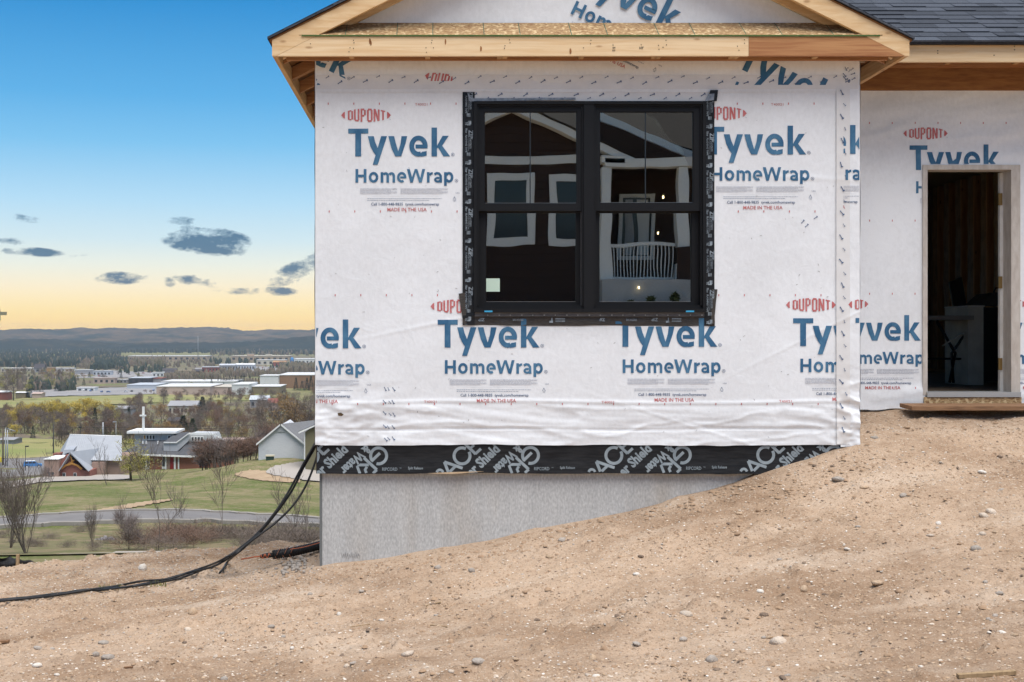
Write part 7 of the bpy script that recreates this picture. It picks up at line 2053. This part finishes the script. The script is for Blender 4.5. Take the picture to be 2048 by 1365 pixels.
STONES = [(1558, 1286, 33, 'pale'), (1423, 1322, 23, 'grey'), (1373, 1230, 22, 'pale'), (1527, 1233, 18, 'dark'), (1521, 1186, 14, 'white'), (1800, 1186, 18, 'brown'), (1998, 1189, 14, 'grey'), (1755, 1169, 24, 'tan'), (2005, 1266, 15, 'white'),
    (2030, 1272, 14, 'tan'), (1575, 1353, 12, 'grey'), (1274, 1289, 18, 'grey'), (1366, 1281, 15, 'grey'), (1608, 1182, 18, 'tan'), (1527, 1276, 9, 'grey'), (1538, 1277, 14, 'tan'), (1990, 1233, 11, 'grey'), (1976, 1239, 9, 'grey'), (1842, 1335, 9, 'white'),
    (1971, 1166, 11, 'grey'), (1835, 1162, 10, 'brown'), (876, 1138, 15, 'grey'), (943, 1143, 13, 'grey'), (1124, 1082, 16, 'grey'), (1100, 1116, 14, 'tan'), (1282, 1115, 12, 'dark'), (1273, 1150, 13, 'white'), (816, 1309, 25, 'pale'), (957, 1324, 23, 'grey'),
    (1031, 1323, 12, 'tan'), (707, 1328, 13, 'grey'), (1178, 1353, 14, 'pale'), (1192, 1353, 15, 'white'), (1186, 1319, 18, 'tan'), (873, 1232, 10, 'grey'), (763, 1242, 11, 'white'), (723, 1183, 11, 'grey'), (902, 1344, 12, 'pale'), (770, 1289, 16, 'tan'),
    (1678, 961, 27, 'grey'), (1729, 976, 15, 'tan'), (1806, 994, 14, 'grey'), (1479, 1029, 15, 'tan'), (1518, 1023, 12, 'brown'), (1458, 1049, 10, 'dark'), (1695, 1101, 14, 'white'), (1968, 1033, 18, 'pale'), (1983, 1025, 20, 'pale'), (1861, 1072, 15, 'pale'),
    (1877, 1049, 12, 'white'), (1952, 1100, 20, 'grey'), (1921, 1090, 12, 'brown'), (1965, 1069, 14, 'pale'), (1992, 1067, 13, 'tan'), (2000, 916, 11, 'dark'), (1965, 947, 18, 'white'), (2003, 981, 12, 'grey'), (1629, 933, 10, 'dark'), (1813, 857, 14, 'tan'),
    (1749, 877, 14, 'grey'), (1475, 1070, 13, 'brown'), (1716, 1054, 12, 'grey'), (386, 1226, 20, 'tan'), (208, 1287, 21, 'grey'), (75, 1297, 15, 'grey'), (104, 1300, 11, 'grey'), (191, 1313, 14, 'grey'), (217, 1316, 24, 'grey'), (542, 1256, 13, 'grey'),
    (445, 1269, 10, 'grey'), (567, 1275, 10, 'grey'), (401, 1300, 9, 'dark'), (432, 1316, 13, 'pale'), (678, 1230, 12, 'white'), (693, 1334, 12, 'pale'), (448, 1360, 17, 'grey'), (74, 1333, 20, 'white'), (114, 1352, 11, 'white'), (137, 1360, 13, 'tan'),
    (584, 1297, 9, 'white'), (662, 1308, 11, 'tan'), (376, 1261, 14, 'pale'), (285, 1137, 20, 'white'), (1050, 1185, 11, 'brown'), (1330, 1085, 11, 'tan'), (1560, 1120, 11, 'grey'), (1640, 1040, 10, 'tan'), (1210, 1215, 10, 'brown'), (620, 1190, 10, 'grey')]
rs_ = random.Random(31)
def area(px, py):
    if px < 700: return 'on the sand left of the foundation wall'
    if py < 1120: return 'on the slope between the foundation wall and the doorway'
    return 'on the sand in the right foreground' if px > 1250 else 'on the sand in the middle foreground'
for (px, py, w, c) in STONES:
    p = hit(px, py)
    r = w / F * p.y / 2 * 1.12
    lab = None
    for k, v in special.items():
        if abs(k[0] - px) + abs(k[1] - py) < 4: lab = v
    me = SHAPES[c][lab[1] if lab else rs_.randrange(4)]
    o = link('stone' if not lab else lab[2], me, None, p + Vector((0, 0, r * .06)), rs_.uniform(-.5, .5), r)
    o.rotation_euler = (rs_.uniform(-.25, .25), rs_.uniform(-.25, .25), rs_.uniform(-.6, .6))
    if lab: tag(o, lab[0], 'stone')
    else: tag(o, 'small %s stone lying %s' % (c, area(px, py)), 'stone', '%s stones %s' % (c, area(px, py)))
# grit: thousands of pebbles and crumbs, one mass for each colour
def gritmass(name, label, n, mt, seed, rmin, rmax, power, region=(-5.5, 6.2, 4.8, 14.2), flat=.6, sink=.02):
    rg = np.random.RandomState(seed)
    x = rg.uniform(region[0], region[1], n * 3); y = rg.uniform(region[2], region[3], n * 3)
    px = x / y * F + CX
    ok = (px > -60) & (px < 2120) & ~((x > -.98) & (y > 9.95) & ((x < 3.36) | (y > 11.2)))
    dens = fbm(x * .9, y * 1.6, 3, seed + 5) + .55
    ok &= rg.rand(n * 3) < np.clip(dens, .08, 1)
    x, y = x[ok][:n], y[ok][:n]; m = len(x)
    r = rmin + (rmax - rmin) * rg.rand(m) ** power
    z = sand_z(x, y)
    t = np.array([(1, 0, 0), (-1, 0, 0), (0, 1, 0), (0, -1, 0), (0, 0, 1), (0, 0, -1)], float)
    F8 = np.array([(0, 2, 4), (2, 1, 4), (1, 3, 4), (3, 0, 4), (2, 0, 5), (1, 2, 5), (3, 1, 5), (0, 3, 5)])
    # cube-ish pebble: octahedron with its edges pushed out
    mids = np.array([(1, 1, 0), (-1, 1, 0), (-1, -1, 0), (1, -1, 0), (1, 0, 1), (0, 1, 1), (-1, 0, 1), (0, -1, 1)], float) * .74
    V = np.concatenate([t, mids])
    Fc = np.array([(0, 6, 10), (6, 2, 11), (10, 11, 4), (6, 11, 10), (2, 7, 11), (7, 1, 12), (11, 12, 4), (7, 12, 11), (1, 8, 12), (8, 3, 13), (12, 13, 4), (8, 13, 12), (3, 9, 13), (9, 0, 10), (13, 10, 4), (9, 10, 13)])
    an = rg.rand(m) * 6.283; ca, sa = np.cos(an), np.sin(an)
    el = rg.uniform(.7, 1.5, m)
    jit = rg.uniform(.75, 1.25, (m, len(V), 3))
    Q = V[None] * jit
    X = Q[:, :, 0] * el[:, None]; Yq = Q[:, :, 1]; Zq = Q[:, :, 2] * (flat * rg.uniform(.7, 1.2, m))[:, None]
    co = np.stack([x[:, None] + (X * ca[:, None] - Yq * sa[:, None]) * r[:, None], y[:, None] + (X * sa[:, None] + Yq * ca[:, None]) * r[:, None], z[:, None] + (Zq + sink) * r[:, None]], -1)
    fc = (Fc[None] + (np.arange(m) * len(V))[:, None, None]).reshape(-1, 3)
    o = link(name, np_mesh(name, co.reshape(-1, 3), fc, mt, smooth=False)); return tag(o, label, 'gravel', kind='stuff')
GM = {k: mat('grit_' + k, a, .9, b, 30, 3) for k, (a, b) in STC.items()}
gritmass('gravel', 'pale grit strewn over the sand', 9000, GM['pale'], 1, .003, .010, 2.5)
gritmass('gravel', 'tan grit strewn over the sand', 15000, GM['tan'], 2, .002, .011, 2.6)
gritmass('gravel', 'brown crumbs of earth strewn over the sand', 24000, GM['brown'], 3, .002, .011, 3.4, flat=.8)
gritmass('gravel', 'dark crumbs of earth strewn over the sand', 7000, GM['dark'], 4, .002, .009, 3.6, flat=.8)
gritmass('gravel', 'grey pebbles strewn over the sand', 3800, GM['grey'], 5, .0025, .011, 4)
gritmass('gravel', 'white chips strewn over the sand', 2600, GM['white'], 6, .003, .009, 2.2)
gritmass('gravel', 'fine tan grit on the bank left of the house', 14000, GM['tan'], 7, .004, .010, 2.0, (-5.5, -.9, 9.6, 15.2))
gritmass('gravel', 'fine grey grit on the bank left of the house', 6000, GM['grey'], 8, .004, .010, 2.0, (-5.5, -.9, 9.6, 15.2))
gritmass('gravel', 'earth clods along the foot of the wall', 500, GM['brown'], 9, .005, .022, 2.4, (-1.1, 3.5, 9.35, 9.95), .7)
gritmass('clods', 'loose brown earth clods strewn over the sand', 1300, GM['brown'], 10, .006, .022, 3.0, flat=.75, sink=.1)
gritmass('clods', 'damp dark earth clods strewn over the sand', 500, GM['dark'], 11, .005, .018, 3.0, flat=.75, sink=.05)
# washed pebbles by the foundation corner
pb = []
for i in range(70):
    q = hit(rs_.gauss(590, 16), rs_.gauss(1128, 14)); pb.append(q)
mb = MB()
for q in pb:
    r = rs_.uniform(.010, .024); u = Vector((rs_.gauss(0, 1), rs_.gauss(0, 1), rs_.gauss(0, .4))).normalized() * r
    v = u.cross(Vector((0, 0, 1))).normalized() * r * .7
    mb.tube([q + Vector((0, 0, r * .4)) - u, q + Vector((0, 0, r * .5)) - u * .5, q + Vector((0, 0, r * .5)) + u * .5, q + Vector((0, 0, r * .4)) + u], [r * .3, r * .7, r * .7, r * .25], 6)
tag(mb.build('pebbles', SM['grey']), 'washed grey pebbles by the foundation corner', 'gravel', kind='stuff')

# ================================================================== CABLES, PIPE, FENCE, STICKS
def smooth_path(pts, n=8):
    out = []
    P_ = [pts[0]] + list(pts) + [pts[-1]]
    for i in range(1, len(P_) - 2):
        a, b, c, d = P_[i - 1], P_[i], P_[i + 1], P_[i + 2]
        for k in range(n):
            t = k / n
            out.append(.5 * ((2 * b) + (c - a) * t + (2 * a - 5 * b + 4 * c - d) * t * t + (3 * b - a - 3 * c + d) * t ** 3))
    out.append(P_[-2]); return out
def gpt(px, py, lift=.018):
    q = hit(px, py); return q + Vector((0, 0, lift))
hang = lambda pts: [P(a, b, Y) for a, b, Y in pts]
def cable(label, air, ground, r, wob=0):
    pts = hang(air) + [gpt(a, b) for a, b in ground]
    mb = MB(); mb.tube(smooth_path(pts), r, 8); return tag(mb.build('cable', M['cable']), label, 'cable', 'black cables at the house corner')
cable('black cable hanging outermost left from the house corner', [(640, 866, 10.8), (627, 893, 10.7), (606, 930, 10.65), (578, 982, 10.6), (548, 1028, 10.5), (514, 1068, 10.45), (478, 1098, 10.4), (440, 1122, 10.4)],
      [(400, 1142), (345, 1160), (300, 1170), (250, 1180), (200, 1186), (140, 1190), (80, 1197), (30, 1203), (-20, 1209), (-80, 1216), (-200, 1226), (-340, 1232)], .0095)
cable('black cable twisted against the outermost one', [(641, 868, 10.82), (630, 895, 10.72), (609, 932, 10.67), (582, 985, 10.62), (545, 1036, 10.55), (512, 1073, 10.48), (474, 1104, 10.42), (430, 1132, 10.4)],
      [(380, 1153), (335, 1163), (285, 1167), (235, 1177), (190, 1183), (130, 1193), (75, 1200), (20, 1206), (-20, 1211), (-80, 1219), (-210, 1222), (-350, 1236)], .0095)
cable('black cable hanging nearest the wall in a wider curve', [(642, 870, 10.78), (635, 908, 10.7), (622, 948, 10.62), (605, 984, 10.58), (582, 1016, 10.5), (551, 1046, 10.45), (522, 1068, 10.4), (490, 1092, 10.36), (460, 1115, 10.36)],
      [(430, 1136), (395, 1150), (350, 1164), (270, 1178), (215, 1182), (160, 1186), (100, 1196), (40, 1201), (-20, 1207), (-80, 1214), (-190, 1229), (-340, 1228)], .0095)
cable('short black cable end dropping to the sand', [(520, 1066, 10.42), (490, 1094, 10.38), (468, 1112, 10.36)], [(455, 1128), (447, 1142), (440, 1150)], .010)
# corrugated pipe with tracer wire
pp = smooth_path([P(a, b, Y) for a, b, Y in ((648, 1089, 10.7), (625, 1095, 10.65), (600, 1101, 10.6), (575, 1106, 10.55), (546, 1110, 10.5))], 30)
pe = empty('corrugated_pipe', pp[-1], 'black corrugated drain pipe poking out beside the foundation corner', 'pipe')
mb = MB(); mb.tube(pp, [.040 if (i // 2) % 2 else .034 for i in range(len(pp))], 12); mb.build('pipe', M['pipe'], pe)
mb = MB(); e0 = pp[-1]; d0 = (pp[-1] - pp[-3]).normalized()
mb.tube([e0 - d0 * .02, e0 + d0 * .05, e0 + d0 * .11], [.018, .022, .016], 8); mb.build('conduit_end', M['cable'], pe)
for k in range(3):
    mb = MB(); c0 = pp[-12 - k * 14]
    ring = [c0 + Vector((.03 * math.sin(a * .6), -.046 * math.cos(a), .046 * math.sin(a))) for a in [i * .5 for i in range(13)]]
    mb.tube(ring, .0028, 5); mb.build('binding_wire', M['copper'], pe)
mb = MB(); mb.tube(smooth_path([P(648, 1083, 10.62), P(610, 1094, 10.55), P(580, 1099, 10.5)]), .0035, 6); mb.build('tracer_wire', M['orange'], pe)
mb = MB(); mb.tube(smooth_path([e0 + d0 * .10, e0 + d0 * .16 + Vector((0, 0, .004)), P(505, 1115, 10.45), P(482, 1119, 10.45)]), .006, 6); mb.build('tracer_tail', M['orange'], pe)
mb = MB()
for k in range(7): mb.tube([e0 + d0 * (.02 + k * .012) + Vector((0, -.022, .02 * math.sin(k * 2))), e0 + d0 * (.03 + k * .012) + Vector((0, -.022, .02 * math.sin(k * 2 + 1.7)))], .005, 5)
mb.build('frayed_wrap', M['orange'], pe)
# silt fence
fy = 13.9
fe = empty('silt_fence', P(30, 1135, fy), 'black silt fence fabric with a wooden stake at the brow of the bank', 'fence')
mb = MB(); n = 60
for i in range(n + 1):
    px = -120 + 203 * i / n
    top = 1117 + (0 if px < 36 else (px - 36) * .26) + 1.2 * math.sin(px * .3) + (-.0 if px > 0 else 0)
    for t in range(6):
        u = t / 5
        q = P(px, top + u * (1142 - top), fy); mb.v.append((q.x, q.y + .05 * math.sin(px * .12 + u * 2.5) + .03 * math.sin(u * 9 + px * .05), q.z))
for i in range(n):
    for t in range(5):
        a = i * 6 + t; mb.f.append((a, a + 1, a + 7, a + 6)); mb.m.append(0); mb.sm.append(True)
mb.build('fabric', M['fabric'], fe)
mb = MB(); q0, q1 = P(35, 1139, fy - .08), P(36, 1109, fy - .08); mb.obox((q0 + q1) / 2, (.016, 0, 0), (0, .016, 0), (q1 - q0) / 2); mb.build('stake', M['stake'], fe)
# sticks and scraps
def stick(px0, py0, px1, py1, r, label, mt, name='stick'):
    a, b = gpt(px0, py0, r * .8), gpt(px1, py1, r * .8)
    mb = MB(); mb.obox((a + b) / 2, (b - a) / 2, Vector((0, 1, 0)) * r, Vector((0, 0, 1)) * r * .6); return tag(mb.build(name, mt), label, 'wood')
stick(1915, 1358, 2030, 1350, .014, 'broken timber strip at the lower right corner', M['stake'], 'broken_timber')
stick(-6, 1289, 18, 1287, .014, 'dark wooden stub at the left edge of the sand', M['rust_plank'], 'wood_stub')
stick(852, 1214, 882, 1206, .006, 'thin tan splinter on the sand below the wall', M['stake'])
stick(860, 1252, 895, 1256, .005, 'thin tan splinter right of centre on the sand', M['stake'])
stick(700, 1257, 740, 1250, .005, 'thin tan splinter at the left of the middle foreground', M['stake'])
stick(1568, 1015, 1566, 1027, .004, 'small straw lying on the slope below the membrane', M['stake'])
stick(248, 1338, 266, 1337, .008, 'flat dark chip of wood at the lower left', M['rust_plank'])
# grass tufts under the cables
M['grass_blade'] = mat('green_grass_blades', (.12, .15, .03), .8, (.2, .19, .05), 30)
for (px, py, w, lab) in ((316, 1172, 17, 'larger tuft of green grass under the cables'), (228, 1178, 14, 'smaller tuft of green grass under the cables'), (205, 1180, 6, 'thin tuft of grass left under the cables')):
    mb = MB(); c0 = hit(px, py)
    for k in range(60):
        q = hit(px + rs_.uniform(-w, w), py + rs_.uniform(-4, 3)); h = rs_.uniform(.02, .05); a = rs_.uniform(0, 6.28)
        d = Vector((rs_.gauss(0, .5), rs_.gauss(0, .5), 1)).normalized() * h; e = Vector((math.cos(a), math.sin(a), 0)) * .003
        mb.add([q - e, q + e, q + d], [(0, 1, 2)])
    tag(mb.build('grass_tuft', M['grass_blade'], None, c0), lab, 'grass', kind='stuff')

# ================================================================== HAZE over the valley
hb = MB(); hb.box(-5200, 5200, -120, 8600, -75, 75)
hzo = hb.build('haze', bpy.data.materials.new('valley_haze'))
hm = hzo.data.materials[0]; hm.use_nodes = True
hn = hm.node_tree.nodes; hn.clear()
ho = hn.new('ShaderNodeOutputMaterial'); hv = hn.new('ShaderNodeVolumePrincipled')
hv.inputs['Color'].default_value = (.68, .79, .95, 1); hv.inputs['Density'].default_value = 6.0e-5; hv.inputs['Anisotropy'].default_value = 0.0
hm.node_tree.links.new(hv.outputs[0], ho.inputs['Volume'])
tag(hzo, 'thin blue haze over the valley', 'haze', kind='stuff')
